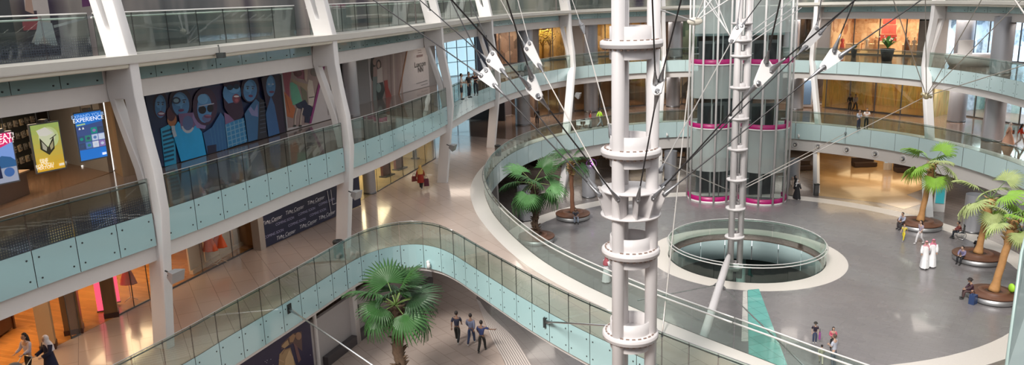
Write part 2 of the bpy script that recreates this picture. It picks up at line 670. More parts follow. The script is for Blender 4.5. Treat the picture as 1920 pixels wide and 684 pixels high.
me.materials.append(m_)
o = bpy.data.objects.new('floor_grooved_band', me); COL.objects.link(o); o['kind'] = 'structure'

slab('floor_level_one', OUT, [E1c, ES + [Vector((11.5, -10)), Vector((-17.5, -10))]], H1, 0.25, L1F)
# border stone along both edges of the level-one ring walkway
def _unused(): pass


def ribbon_floor(name, path, d0, d1, z, m, s0=0, s1=None, n=160):
    s1 = path.L if s1 is None else s1
    mb = MB()
    vs = []
    for i in range(n + 1):
        s = s0 + (s1 - s0) * i / n
        p, t = path.at(s), path.tan(s)
        nn = Vector((-t.y, t.x))
        for d in (d0, d1):
            q = p + nn * d
            vs.append((q.x, q.y, z))
    mb.add(vs, [(2 * i, 2 * i + 1, 2 * i + 3, 2 * i + 2) for i in range(n)])
    return mb.build(name, m, kind='structure')


ribbon_floor('floor_border', P1, 0.02, 0.95, H1 + 0.006, L1B)
slab('ceiling_ground', OUT, [Path(E1c + [E1c[0]]).offset(0.13)[:-1], PS.offset(0.13) + [Vector((11.5, -10)), Vector((-17.5, -10))]], H1 - 0.25, H1 - 0.25 - 3.85, BEAM)
def hoop(name, path, s0, s1, d_in, d_out, z0, z1, m, n=200, kind='structure'):
    """solid band following a plan path"""
    mb = MB(); vs = []
    for i in range(n + 1):
        s = s0 + (s1 - s0) * i / n
        p, t = path.at(s), path.tan(s); nn = Vector((-t.y, t.x))
        a, b = p + nn * d_in, p + nn * d_out
        vs += [(a.x, a.y, z0), (a.x, a.y, z1), (b.x, b.y, z1), (b.x, b.y, z0)]
    fs = []
    for i in range(n):
        for k in range(4):
            a, b = i * 4 + k, i * 4 + (k + 1) % 4
            fs.append((a, a + 4, b + 4, b))
    fs += [(0, 1, 2, 3), (n * 4 + 3, n * 4 + 2, n * 4 + 1, n * 4)]
    mb.add(vs, fs, 0, False)
    return mb.build(name, m, kind=kind)


hoop('trim_beam_ring', P1, P1.nearest((3.0, 68)), P1.L, 0.13, 0.9, 2.72, 3.9, BEAM)
slab('floor_level_two', OUT, [E2 + E2b], H2, 0.25, L2F)
e2o = P2.offset(0.13)
slab('ceiling_level_one', OUT, [e2o + E2b], H2 - 0.25, 1.55, BEAM)
slab('floor_level_three', OUT, [E2 + E2b], H3, 0.25, BEAM)
ribbon_floor('floor_upper_walk', P3, 1.86, 8, H3 + 0.004, L2F)
slab('ceiling_level_two', OUT, [P2.offset(1.4) + E2b], H3 - 0.26, 1.32, BEAM)
slab('ceiling_level_three', OUT, [P2.offset(3.2) + E2b], 22.0, 0.6, BEAM)
ribbon_floor('floor_ledge', P3, 0.0, 1.85, H3 + 0.006, mat('ledge_stone', (0.50, 0.48, 0.44), 0.35, var=0.04, coat=0.1))
hoop('trim_ledge_gutter', P3, 0, P3.L, -0.02, 0.10, H3 - 0.22, H3 + 0.03, mat('ledge_edge', (0.56, 0.54, 0.49), 0.5, var=0.03))
mb = MB()
mb.tube([(P2.at(k).x - P2.tan(k).y * 0.22, P2.at(k).y + P2.tan(k).x * 0.22, H3 - 0.31) for k in [P2.L * i / 200 for i in range(201)]], 0.10, 10)
mb.build('trim_light_tube', mat('cream_light_tube', (0.72, 0.70, 0.60), 0.35), kind='structure')
# unseen roof beams and rings, added to pattern the glossy reflections
mb = MB()
RC = Vector((14, 42))
for i in range(18):
    a = 2 * math.pi * i / 18
    p, q = RC + Vector((math.cos(a), math.sin(a))) * 7, RC + Vector((math.cos(a), math.sin(a))) * 60
    mb.bar((p.x, p.y, 31), (q.x, q.y, 27), 0.9, 1.2)
mb.build('ceiling_reflection_beams', WHITE, kind='structure')
for nm_, r_, w_ in (('ceiling_reflection_hub', 3.5, 7.0), ('ceiling_reflection_ring', 19, 1.6), ('ceiling_reflection_outer_ring', 31, 2.4)):
    mb = MB(); mb.lathe([(r_ - w_ / 2, 30.5), (r_ + w_ / 2, 30.3), (r_ + w_ / 2, 29.6), (r_ - w_ / 2, 29.8), (r_ - w_ / 2, 30.5)], (RC.x, RC.y, 0), 48)
    mb.build(nm_, WHITE, kind='structure')
# enclosure
mb = MB()
for a, b in zip(OUT, OUT[1:] + OUT[:1]):
    mb.bar((a.x, a.y, 8), (b.x, b.y, 8), 0.4, 30)
mb.build('wall_outer', CEIL, kind='structure')
# ------------------------------------------------------------------ glass balustrades
def curved_box(mb, path, s0, s1, d0, d1, z0, z1, n=3, mi=0, mi_edge=None):
    vs = []
    for i in range(n + 1):
        s = s0 + (s1 - s0) * i / n
        p, t = path.at(s), path.tan(s); nn = Vector((-t.y, t.x))
        a, b = p + nn * d0, p + nn * d1
        vs += [(a.x, a.y, z0), (a.x, a.y, z1), (b.x, b.y, z1), (b.x, b.y, z0)]
    side = [];
    edge = []
    for i in range(n):
        for k in range(4):
            a, b = i * 4 + k, i * 4 + (k + 1) % 4
            (side if k in (0, 2) else edge).append((a, a + 4, b + 4, b))
    edge += [(0, 1, 2, 3), (n * 4 + 3, n * 4 + 2, n * 4 + 1, n * 4)]
    o = len(mb.v)
    mb.add(vs, side, mi)
    mb.v = mb.v[:o]
    mb.add(vs, edge, mi if mi_edge is None else mi_edge)
    # faces of 'side' refer to the same offsets


def balustrade(path, s0, s1, zf, label, top=1.2, low=-1.2, pitch=1.55, fascia=None, clear=None, rail='in', group=None, bolts=True, gap=0.014, name='glass_balustrade', inset=0.0, light_rail=False):
    fascia = fascia or TEAL; clear = clear or CLEAR
    mid = path.at((s0 + s1) / 2)
    root = thing(name, label, 'balustrade', (mid.x, mid.y, zf), group=group)
    n = max(1, round((s1 - s0) / pitch))
    step = (s1 - s0) / n
    for i in range(n):
        a, b = s0 + i * step + gap, s0 + (i + 1) * step - gap
        g = MB()
        curved_box(g, path, a, b, -0.02 + inset, 0.0 + inset, zf + 0.0, zf + top, 3, 0, 1)
        ob = g.build('glass_panel', [clear, DARK if pitch < 1.8 else MATS.get('clear_green_glass')], root)
        if clear is CLEARF:
            me = ob.data
            uvl = me.uv_layers.new(name='UVMap')
            for poly in me.polygons:
                for li, vi in zip(poly.loop_indices, poly.vertices):
                    k = vi % 16 if False else vi % 4
                    seg = (vi % 16) // 4
                    uvl.data[li].uv = (i * step + seg * step / 3, me.vertices[vi].co.z)
        if low < 0:
            f = MB()
            curved_box(f, path, a, b, -0.03 + inset, 0.0 + inset, zf + low, zf, 3, 0, 1)
            if bolts:
                for fs in (0.13, 0.87):
                    for fz in (0.22, 0.78):
                        s = a + (b - a) * fs
                        p, t = path.at(s), path.tan(s); nn = Vector((-t.y, t.x))
                        c = p - nn * (0.035 - inset)
                        M = Matrix((Vector((t.x, t.y, 0)), Vector((0, 0, 1)), Vector((nn.x, nn.y, 0)))).transposed()
                        f.lathe([(0.0, -0.012), (0.030, -0.008), (0.030, 0.01)], (c.x, c.y, zf + low * (1 - fz)), 8, 1, M=M)
            f.build('fascia_panel', [fascia, DARK], root)
    # handrail, top cap, brackets
    r = MB()
    k = max(2, int((s1 - s0) / 0.6))
    pts = []; cap = []
    for i in range(k + 1):
        s = s0 + gap + (s1 - s0 - 2 * gap) * i / k
        p, t = path.at(s), path.tan(s); nn = Vector((-t.y, t.x))
        q = p + nn * (0.09 + inset)
        pts.append((q.x, q.y, zf + top - 0.14))
        q = p - nn * (0.01 - inset)
        cap.append((q.x, q.y, zf + top + 0.008))
    r.tube(pts, 0.034 if light_rail else 0.026, 8)
    hr_ = r.build('handrail', mat('polished_rail', (0.80, 0.80, 0.78), 0.3, 0.4) if light_rail else DSTEEL, root)
    c = MB(); c.tube(cap, 0.014 if not light_rail else 0.028, 6)
    c.build('top_cap', MATS['polished_rail'] if light_rail else STEEL, root)
    br = MB()
    for i in range(n + 1):
        s = min(max(s0 + i * step, s0 + 0.05), s1 - 0.05)
        p, t = path.at(s), path.tan(s); nn = Vector((-t.y, t.x))
        a, b = p + nn * inset, p + nn * (0.09 + inset)
        br.bar((a.x, a.y, zf + top - 0.14), (b.x, b.y, zf + top - 0.14), 0.03, 0.02)
    br.build('bracket', DSTEEL, hr_)
    return root


# ribs: where each stands on the L2 edge, how far its foot leans into the void, and its levels
RIBS = [((-12.77, 26.85), None, H1), ((-8.33, 38.5), None, 0), ((-4.15, 52.7), None, 0), ((-1.15, 64.4), None, 0),
        ((6.2, 77.8), G(1052, 368), 0), ((16.6, 82.3), G(1236, 345), 0), ((30.0, 76.8), G(1531, 362), 0), ((36.0, 67.8), G(1741, 406), 0), ((35.7, 51.5), None, 0)]
rib_s = [P2.nearest(r[0]) for r in RIBS]
rib_names = ['nearest on the left', 'second from the left, in front of the bright collage hoarding', 'third from the left, beside the woman in red',
             'beside the bright glazed corridor', 'on the far side left of the big mast', 'on the far side right of the big mast',
             'right of the glass lift', 'on the right between the orange shop and the silver columns', 'outside at the right edge']


def make_rib(s, foot, zb, label, foot_px=None):
    p, t = P2.at(s), P2.tan(s)
    nn = Vector((-t.y, t.x))
    lean = 0.0
    b0 = (0.15, 0.32) if foot is None else (-0.38, -0.38)
    KI = [(0, b0[0]), (5.3, b0[1]), (10.65, -0.38), (12.2, -0.30), (13.4, -0.08), (14.8, 0.10), (16.2, 0.12), (18, 0.5), (21.4, 1.3)]
    KO = [(0, b0[0] + 0.65), (5.3, b0[1] + 0.65), (10.65, 0.32), (12.2, 0.58), (13.4, 0.95), (14.4, 1.25), (15.0, 1.38), (16.2, 1.15), (18, 1.55), (21.4, 2.5)]
    def interp(K, z):
        for a, b in zip(K[:-1], K[1:]):
            if z <= b[0] + 1e-6: return a[1] + (b[1] - a[1]) * (z - a[0]) / (b[0] - a[0])
        return K[-1][1]
    n_in = lambda z: interp(KI, z)
    n_out = lambda z: interp(KO, z)
    zs = [zb, 2.6, 5.3, 8, 10.65, 11.4, 12.2, 12.9, 13.6, 14.2, 14.8, 15.2, 15.6, 16.2, 17, 18, 19.5, 21.4]
    zs = sorted(set(z for z in zs if z >= zb))
    out = [(n_in(z), z) for z in zs] + [(n_out(z), z) for z in zs[::-1]]
    def slot(z0, z1, a0, a1):
        k = 9; L = []; Rr = []
        for i in range(k):
            z = z0 + (z1 - z0) * i / (k - 1)
            c = (n_in(z) + n_out(z)) / 2 + 0.06 + 0.08 * i / (k - 1); w = (n_out(z) - n_in(z)) * (a0 + (a1 - a0) * i / (k - 1)) / 2
            L.append((c - w, z)); Rr.append((c + w, z))
        return L + Rr[::-1]
    holes = [slot(11.4, 14.7, 0.10, 0.46), slot(16.9, 19.3, 0.24, 0.40)]
    me = curve_mesh([out] + holes, 0.16, 0.03)
    M = Matrix(((nn.x, 0, t.x, p.x), (nn.y, 0, t.y, p.y), (0, 1, 0, 0), (0, 0, 0, 1)))
    me.transform(M)
    if foot is not None:
        dx, dy = foot.x - p.x, foot.y - p.y
        en = on_path(foot_px, 250, P1.offset(0.75), True)
        ex, ey = en.x - p.x, en.y - p.y
        for v in me.vertices:
            z = v.co.z
            if z >= 10.6: continue
            if z >= 5.2: k = (10.65 - z) / 5.35; v.co.x += ex * k; v.co.y += ey * k
            else:
                k = min(1.0, z / 2.6); v.co.x += dx + (ex - dx) * k; v.co.y += dy + (ey - dy) * k
    o = from_mesh('rib_column', me, WHITE)
    tag(o, label, 'column')
    return o


for (pos, lean, zb), s, nm in zip(RIBS, rib_s, rib_names):
    make_rib(s, lean, 0, 'white curved slotted rib column, ' + nm, {4: 1061, 5: 1237, 6: 1533, 7: 1745}.get(RIBS.index((pos, lean, zb))))

# L2 and L3 balustrades bay by bay
bay_names = ['above the two women with the pushchair', 'in front of the blue faces hoarding', 'in front of the beige hoarding', 'where three people lean on the rail',
             'left of the second far silver column', 'behind the big mast', 'behind the glass lift', 'in front of the orange shop', 'in front of the silver columns on the right', 'outside at the right edge']
bs = [P2.nearest((-18.3, 13))] + rib_s + [P2.nearest((31.3, 38))]
for i in range(len(bs) - 1):
    a, b = bs[i] + (0.24 if i else 0), bs[i + 1] - 0.24
    far = i >= 4
    balustrade(P2, a, b, H2, 'level-two curved glass balustrade, ' + bay_names[i], top=1.25, low=-1.2,
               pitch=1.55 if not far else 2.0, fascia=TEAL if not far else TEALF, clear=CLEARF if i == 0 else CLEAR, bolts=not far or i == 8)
    pin = P3in
    sa, sb = pin.nearest(P2.at(a) + Vector((-P2.tan(a).y, P2.tan(a).x)) * 1.9), pin.nearest(P2.at(b) + Vector((-P2.tan(b).y, P2.tan(b).x)) * 1.9)
    balustrade(pin, sa + 0.1, sb - 0.1, H3, 'topmost set-back glass balustrade, ' + bay_names[i], top=1.45, low=0, light_rail=True,
               pitch=1.6 if not far else 2.2, clear=CLEARF if i == 0 else CLEAR, bolts=False)
    # teal strip hanging below the L3 ledge
    a += 0.12; b -= 0.12
    root = thing('fascia_strip', 'teal glass strip under top ledge, ' + bay_names[i], 'fascia', (P2.at(a).x, P2.at(a).y, 15.4))
    n = max(1, round((b - a) / (1.6 if not far else 2.2)))
    for k in range(n):
        f = MB()
        u, v = a + (b - a) * k / n + 0.012, a + (b - a) * (k + 1) / n - 0.012
        curved_box(f, P2, u, v, 1.27, 1.30, 15.22, H3 - 0.27, 3, 0, 1)
        for q in (0.15, 0.85):
            s = u + (v - u) * q
            p, t = P2.at(s), P2.tan(s); nn = Vector((-t.y, t.x)); c = p + nn * 1.265
            for zz in (15.36, 15.72):
                f.box((c.x, c.y, zz), (0.05, 0.05, 0.05), 1)
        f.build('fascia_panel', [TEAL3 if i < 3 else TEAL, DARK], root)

# L1 inner ring and the S-shaped outer edge
cuts = [0.5, P1.nearest((7.6, 25.6)), P1.nearest((-0.7, 42)), P1.nearest((-1.4, 56.2)), P1.nearest((9.8, 73.3)), P1.nearest((26.7, 72)), P1.nearest((34.7, 58.5)), P1.nearest((33.4, 44))]
nm = ['outside at the lower right corner', 'beside the cream ring walkway', 'at its tightest bend left of the ring', 'behind the fan palm on the left',
      'behind the big mast and the glass lift', 'over the warm-lit shops on the right', 'behind the palms on the right']
for i in range(len(cuts) - 1):
    far = i >= 3
    balustrade(P1, cuts[i] + 0.01, cuts[i + 1] - 0.01, H1, 'level-one ring balustrade of curved glass, ' + nm[i], top=1.15, low=-1.5, pitch=1.9 if not far else 2.3,
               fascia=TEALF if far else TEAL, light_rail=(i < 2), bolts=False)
cs = [PS.nearest((-14.4, 20.3)), PS.nearest((-8.2, 35.8)), PS.nearest((-3.0, 36.9)), PS.nearest((3.5, 26.1)), PS.nearest((7.8, 20.9))]
nm = ['straight run beside the shops', 'round its bulging corner above the fan palm', 'sweeping down beside the cream walkway', 'behind the foot of the big mast']
for i in range(4):
    balustrade(PS, cs[i] + 0.01, cs[i + 1] - 0.01, H1, 'S-shaped walkway glass balustrade, ' + nm[i], top=1.25, low=-1.25, pitch=1.25 if i < 1 else 1.2, fascia=TEAL, bolts=True)

# ------------------------------------------------------------------ hole in the ground floor
PH = Path([Vector((HC.x + 5.12 * math.cos(-a), HC.y + 5.12 * math.sin(-a))) for a in [2 * math.pi * i / 128 for i in range(129)]])
balustrade(PH, 0.0, PH.L, 0.0, 'round glass balustrade around the opening in the grey floor', top=1.15, low=0, pitch=2.3, light_rail=True, bolts=False)
mb = MB()
mb.lathe([(5.15, -0.02), (5.15, -0.4), (4.93, -0.4)], (HC.x, HC.y, 0), 96)
mb.build('trim_opening_edge', mat('bronze_ledge', (0.13, 0.10, 0.08), 0.4, 0.4), kind='structure')
root = thing('opening_fascia', 'pale teal glass fascia lining the round floor opening', 'fascia', (HC.x, HC.y, -1.5))
for i in range(16):
    f = MB(); a0 = 2 * math.pi * i / 16 + 0.006; a1 = 2 * math.pi * (i + 1) / 16 - 0.006
    f.lathe([(4.93, -0.42), (4.93, -1.9), (4.97, -1.9), (4.97, -0.42)], (HC.x, HC.y, 0), 8, a0=a0, a1=a1)
    f.build('fascia_panel', TEALF, root)
mb = MB()
mb.lathe([(5.02, -1.93), (7.5, -1.93)], (HC.x, HC.y, 0), 64)
mb.build('ceiling_basement', BEAM, kind='structure')
mb = MB()
mb.lathe([(7.6, -5.4), (7.6, -1.7)], (HC.x, HC.y, 0), 64)
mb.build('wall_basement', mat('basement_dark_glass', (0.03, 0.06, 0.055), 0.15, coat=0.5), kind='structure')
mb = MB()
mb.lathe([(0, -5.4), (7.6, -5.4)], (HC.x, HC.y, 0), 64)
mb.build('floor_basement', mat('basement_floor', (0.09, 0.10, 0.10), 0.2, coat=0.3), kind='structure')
for i, a in enumerate((20, 75, 130)):
    mb = MB(); mb.lathe([(0.35, -5.4), (0.35, -1.75)], (HC.x + 6.2 * math.cos(R(a)), HC.y + 6.2 * math.sin(R(a)), 0), 20)
    mb.build('basement_pillar', mat('basement_pillar_paint', (0.25, 0.38, 0.36), 0.4))
for o in [o for o in COL.objects if o.name.startswith('basement_pillar')]:
    tag(o, 'round grey-green pillar in the dark basement under the floor opening', 'pillar', 'basement pillars')
# glazed strip in the floor running to the opening
me = curve_mesh([[(p.x, p.y) for p in STRIP]], 0.012)
o = from_mesh('floor_glass_strip', me, tile('lit_teal_floor_glass', (0.16, 0.48, 0.43), (0.05, 0.2, 0.18), 0.8, 0.8, 0.08, rot=R(-18), coat=0.8, offset=0), M=Matrix.Translation((0, 0, 0.014)), kind='structure')

me = curve_mesh([[(p.x, p.y) for p in (G(1393, 546), G(1401, 545), G(1403, 640), G(1390, 640))]], 0.012)
o = from_mesh('floor_pale_edge_panels', me, tile('pale_edge_panel', (0.62, 0.60, 0.56), (0.3, 0.28, 0.26), 0.9, 0.8, 0.12, rot=R(-18), coat=0.6, offset=0), M=Matrix.Translation((0, 0, 0.013)), kind='structure')
# ------------------------------------------------------------------ silver columns
def silver(name, x, y, r, z0, z1, label, joints=()):
    root = thing(name, label, 'column', (x, y, z0))
    mb = MB(); mb.lathe([(r, z0), (r, z1)], (x, y, 0), 32); mb.build('cladding', SILVER, root)
    mb = MB(); mb.lathe([(r + 0.02, z0), (r + 0.02, z0 + 0.12), (r, z0 + 0.13)], (x, y, 0), 32)
    for z in joints: mb.lathe([(r + 0.004, z), (r + 0.004, z + 0.03)], (x, y, 0), 32)
    mb.build('base_collar', DSTEEL, root)


def at_off(px, py, off):
    return on_path(px, py, P2.offset(off))


for (px, py, off, zz, lab) in [(985, 100, 3.0, (H2, 15.0), 'left of the golden tree shop'), (1107, 95, 3.4, (H2, 15.0), 'between golden shop and big mast'),
                               (1266, 90, 3.2, (H2, 15.0), 'just left of the glass lift'), (1483, 90, 3.0, (H2, 15.0), 'just right of the glass lift')]:
    p = at_off(px, py, off)
    silver('silver_column', p.x, p.y, 0.78, zz[0], zz[1], 'round satin silver column on the upper gallery, ' + lab)
for (px, py, off, lab) in [(980, 210, 3.0, 'behind the cables on the left'), (1108, 200, 3.4, 'beside the person in the lime top'), (1262, 190, 3.2, 'just left of the glass lift'),
                           (1492, 190, 3.0, 'beside the tilted screen')]:
    p = at_off(px, py, off)
    silver('silver_column', p.x, p.y, 0.75, H1, 9.05, 'round satin silver column on the level-one gallery, ' + lab)
silver('silver_column', 38.3, 60.9, 0.75, H2, 15.0, 'widest satin silver column on the upper right gallery')
silver('silver_column', 38.3, 60.9, 0.75, H1, 9.05, 'silver column beside the two strollers on the right')
p = at_off(1808, 75, 5.2)
silver('silver_column', p.x, p.y, 0.75, H2, 15.0, 'darker silver column behind the white counter, upper right')
silver('silver_column', p.x, p.y, 0.75, H1, 9.05, 'darker silver column set back on the level-one right gallery')
for px, py, r, lab in [(985, 412, 0.6, 'behind the fan palm on the left'), (1104, 369, 0.6, 'behind the lone brown planter'), (1822, 434, 0.62, 'beside the wheelchair'),
                       (1257, 336, 0.6, 'left of the glass lift'), (1486, 355, 0.55, 'right of the glass lift')]:
    p = G(px, py)
    silver('silver_column', p.x, p.y, r, 0, 2.8, 'round silver column on the grey ground floor, ' + lab)

# ------------------------------------------------------------------ gallery ceilings' lamps
WARM = (1.0, 0.76, 0.50); NEUT = (1.0, 0.90, 0.80); COOL = (0.80, 0.90, 1.0)
def ceiling_lamp(x, y, z, pw, col, sx=3.0, sy=3.0, rz=0):
    o = lamp('ceiling_lamp', 'AREA', (x, y, z), pw, col, sx, sy)
    o.rotation_euler = (0, 0, rz)
    return o


for s_, pw in ((P2.nearest((-12, 28)) - 3, 35), (P2.nearest((-9, 37)), 35), (P2.nearest((-5.5, 47)), 35), (P2.nearest((-2, 62)), 70)):
    for zz, off, k in ((8.6, 2.6, 1.0), (14.45, 2.8, 1.0), (21.0, 5.0, 1.2)):
        q = P2.at(s_) + Vector((-P2.tan(s_).y, P2.tan(s_).x)) * off
        ceiling_lamp(q.x, q.y, zz, pw * k * (1.0 if zz < 20 else 1.3), (1.0, 0.84, 0.70) if zz < 20 else NEUT, 2.5, 2.5)
for s_ in [P2.nearest(p) for p in ((6, 77), (17, 82), (28, 78), (35.5, 69), (37, 60))]:
    for zz, off, k in ((2.6, 1.0, 0.3), (8.6, 4.5, 1.3), (14.45, 4.5, 1.3), (21, 5, 1.6)):
        q = P2.at(s_) + Vector((-P2.tan(s_).y, P2.tan(s_).x)) * off
        ceiling_lamp(q.x, q.y, zz if zz != 2.6 else 2.55, 260 * k, NEUT, 4, 4)

# ------------------------------------------------------------------ walls traced as plan lines
class Wall:
    """vertical wall between two plan points; u runs along it, z up, facing the atrium"""
    def __init__(self, a, b):
        self.a = Vector((a[0], a[1])); self.b = Vector((b[0], b[1]))
        self.t = (self.b - self.a).normalized(); self.L = (self.b - self.a).length
        self.n = Vector((self.t.y, -self.t.x))  # to the right of travel: the atrium side

    def uv(self, px, py):
        d = ray(px, py)
        # a + t*u = d*k
        det = self.t.x * (-d.y) + d.x * self.t.y
        u = (-self.a.x * (-d.y) - d.x * self.a.y) / det
        k = ((self.a.x + self.t.x * u) * d.x + (self.a.y + self.t.y * u) * d.y) / (d.x ** 2 + d.y ** 2)
        return (u, EYE + d.z * k)

    def pt(self, u, z, d=0.0):
        return Vector((self.a.x + self.t.x * u + self.n.x * d, self.a.y + self.t.y * u + self.n.y * d, z))


def wallseg(name, w, z0, z1, m, th=0.2, u0=0.0, u1=None, kind='structure', d=0.0):
    u1 = w.L if u1 is None else u1
    mb = MB()
    A, B = w.pt(u0, 0, d), w.pt(u1, 0, d); A2, B2 = w.pt(u0, 0, d - th), w.pt(u1, 0, d - th)
    mb.add([(A.x, A.y, z0), (B.x, B.y, z0), (B.x, B.y, z1), (A.x, A.y, z1), (A2.x, A2.y, z0), (B2.x, B2.y, z0), (B2.x, B2.y, z1), (A2.x, A2.y, z1)],
           [(0, 1, 2, 3), (5, 4, 7, 6), (0, 4, 5, 1), (3, 2, 6, 7), (1, 5, 6, 2), (4, 0, 3, 7)])
    return mb.build(name, m, kind=kind)


class Picture:
    """printed artwork on a flat board: polygons stacked in millimetre layers"""
    def __init__(self, w, pxmap=None):
        self.w = w; self.mb = MB(); self.mats = []; self.k = 0; self.map = pxmap

    def _m(self, c, emi=0):
        nm = 'print_%02x%02x%02x' % tuple(int(255 * max(0, min(1, v))) for v in c) + ('e' if emi else '')
        m = MATS.get(nm) or (emis(nm, c, emi) if emi else mat(nm, c, 0.45, var=0.10, scale=2.2))
        if m not in self.mats: self.mats.append(m)
        return self.mats.index(m)

    def poly(self, pts, c, emi=0, raw=False, d0=0.02):
        P = [self.w.uv(*self.map(*p)) if not raw else p for p in pts]
        self.k += 1
        d = d0 + 0.0016 * self.k
        vs = [self.w.pt(u, z, d) for u, z in P]
        self.mb.add(vs, [list(range(len(vs)))], self._m(c, emi))

    def ell(self, cx, cy, rx, ry, c, rot=0, n=20, a0=0, a1=360, emi=0, raw=False):
        pts = []
        for i in range(n + (0 if a1 - a0 >= 360 else 1)):
            a = R(a0 + (a1 - a0) * i / n)
            x, y = rx * math.cos(a), ry * math.sin(a)
            pts.append((cx + x * math.cos(R(rot)) - y * math.sin(R(rot)), cy + x * math.sin(R(rot)) + y * math.cos(R(rot))))
        self.poly(pts, c, emi, raw)

    def text(self, body, cx, cy, size, c, raw=False, emi=0, slant=0.0):
        """size in metres, centred at picture coords"""
        u, z = self.w.uv(*self.map(cx, cy)) if not raw else (cx, cy)
        me = text_mesh(body, size, 0.0)
        self.k += 1
        d = 0.02 + 0.0016 * self.k
        vs = [self.w.pt(u + v.co.x + slant * v.co.y, z + v.co.y, d) for v in me.vertices]
        self.mb.add(vs, [list(p.vertices) for p in me.polygons], self._m(c, emi))
        bpy.data.meshes.remove(me)

    def line(self, pts, wd, c, raw=False, emi=0):
        P = [Vector(self.w.uv(*self.map(*p)) if not raw else p) for p in pts]
        for a, b in zip(P[:-1], P[1:]):
            t = (b - a).normalized(); n = Vector((-t.y, t.x)) * wd / 2
            self.poly([a + n, b + n, b - n, a - n], c, emi, raw=True)

    def build(self, parent, name='printed_picture'):
        return self.mb.build(name, self.mats, parent)


def board(w, u0, u1, z0, z1, m, root, name='board', th=0.06):
    mb = MB()
    vs = []
    for d in (0.02, 0.02 - th):
        for (u, z) in ((u0, z0), (u1, z0), (u1, z1), (u0, z1)): vs.append(w.pt(u, z, d))
    mb.add(vs, [(0, 1, 2, 3), (7, 6, 5, 4), (0, 4, 5, 1), (1, 5, 6, 2), (2, 6, 7, 3), (3, 7, 4, 0)])
    return mb.build(name, m, root)


# ---- level two, left side
WA = Wall(G(262, 326, H2)[:2], G(536, 247, H2)[:2])          # blue faces
WB = Wall(G(536, 247, H2)[:2], (-10.78, 48.9))               # collage
WC = Wall((-10.62, 54.4), (-6.1, 66.4))                       # beige hoarding
BROWNSTONE = strip_mat('veined_brown_stone', [(0.20, 0.13, 0.08), (0.32, 0.22, 0.14), (0.42, 0.31, 0.20)], 2.2, 0.3, distort=1.5, scale=1.5)
GREYP = mat('grey_partition', (0.30, 0.29, 0.29), 0.5)
wallseg('wall_left', Wall((-10.78, 48.9), (-10.62, 54.4)), H2, 15.05, GREYP)
wallseg('wall_left', WC, H2, 15.05, GREYP)
wallseg('wall_left', Wall((-12.9, 43.4), (-10.78, 48.9)), H2, 15.05, GREYP, d=-0.3)
wallseg('wall_left', WA, H2, 15.05, GREYP, d=-0.1)

# blue faces hoarding
u0, u1 = WA.uv(289, 300)[0], WA.L - 0.02
root = thing('poster_hoarding', 'huge blue hoarding printed with laughing faces and denim clothes', 'hoarding', WA.pt((u0 + u1) / 2, H2))
board(WA, u0, u1, H2 + 0.03, 14.82, mat('navy_print', (0.02, 0.035, 0.10), 0.35), root)
pc = Picture(WA, lambda x, y: (280 + x / 3.6, 130 + y / 3.6))
FB, FB2, FB3 = (0.09, 0.27, 0.56), (0.15, 0.40, 0.74), (0.03, 0.08, 0.20)
HR = (0.035, 0.02, 0.05); PUR = (0.20, 0.12, 0.26)
def face(cx, cy, rx, ry, rot=0, glasses=False, beard=False, hair=True):
    if hair:
        pc.ell(cx, cy - ry * 0.15, rx * 1.35, ry * 1.25, HR, rot)
    pc.ell(cx, cy, rx, ry, FB, rot)
    pc.ell(cx - rx * 0.2, cy - ry * 0.35, rx * 0.7, ry * 0.5, FB2, rot)
    pc.ell(cx + rx * 0.05, cy + ry * 0.1, rx * 0.12, ry * 0.28, FB2, rot + 10)
    if not glasses:
        for s in (-1, 1):
            pc.ell(cx + s * rx * 0.38, cy - ry * 0.18, rx * 0.2, ry * 0.09, (0.22, 0.34, 0.52), rot)
            pc.ell(cx + s * rx * 0.38, cy - ry * 0.18, rx * 0.08, ry * 0.08, (0.01, 0.01, 0.03), rot)
            pc.ell(cx + s * rx * 0.38, cy - ry * 0.36, rx * 0.26, ry * 0.035, HR, rot)
    pc.ell(cx + rx * 0.05, cy + ry * 0.5, rx * 0.33, ry * 0.11, (0.17, 0.05, 0.14), rot)
pc.poly([(40, 185), (860, 40), (860, 120), (40, 300)], (0.04, 0.035, 0.10))
face(72, 250, 38, 78); pc.ell(75, 300, 26, 16, (0.20, 0.07, 0.16)); pc.ell(76, 298, 20, 7, (0.7, 0.7, 0.8))
pc.poly([(70, 400), (150, 360), (168, 470), (178, 635), (100, 655)], (0.04, 0.40, 0.68))
for i in range(8): pc.line([(82 + i * 2, 425 + i * 28), (160, 400 + i * 29)], 0.09, (0.015, 0.08, 0.16))
pc.ell(146, 340, 32, 44, (0.42, 0.17, 0.08)); pc.ell(140, 300, 30, 50, (0.10, 0.04, 0.06))
face(204, 235, 58, 82, -8)
pc.ell(172, 210, 30, 24, (0.02, 0.05, 0.12)); pc.ell(172, 210, 18, 14, (0.25, 0.45, 0.6))
pc.poly([(150, 400), (185, 350), (225, 400), (280, 395), (305, 370), (345, 420), (375, 575), (205, 622), (160, 470)], (0.03, 0.42, 0.85))
pc.poly([(185, 300), (290, 290), (300, 380), (255, 430), (205, 400)], PUR)
pc.ell(250, 372, 44, 58, (0.50, 0.56, 0.66), 0, 16, 20, 170); pc.ell(250, 362, 36, 50, (0.10, 0.16, 0.34))
pc.line([(150, 380), (152, 410), (165, 455)], 0.22, (0.45, 0.55, 0.66))
pc.poly([(285, 270), (310, 280), (320, 350), (372, 380), (365, 402), (310, 395), (280, 330)], (0.26, 0.20, 0.42))
pc.ell(365, 250, 84, 128, (0.055, 0.03, 0.07))
pc.ell(362, 262, 50, 98, FB); pc.ell(350, 200, 36, 34, FB2); pc.ell(375, 330, 30, 26, (0.12, 0.15, 0.32))
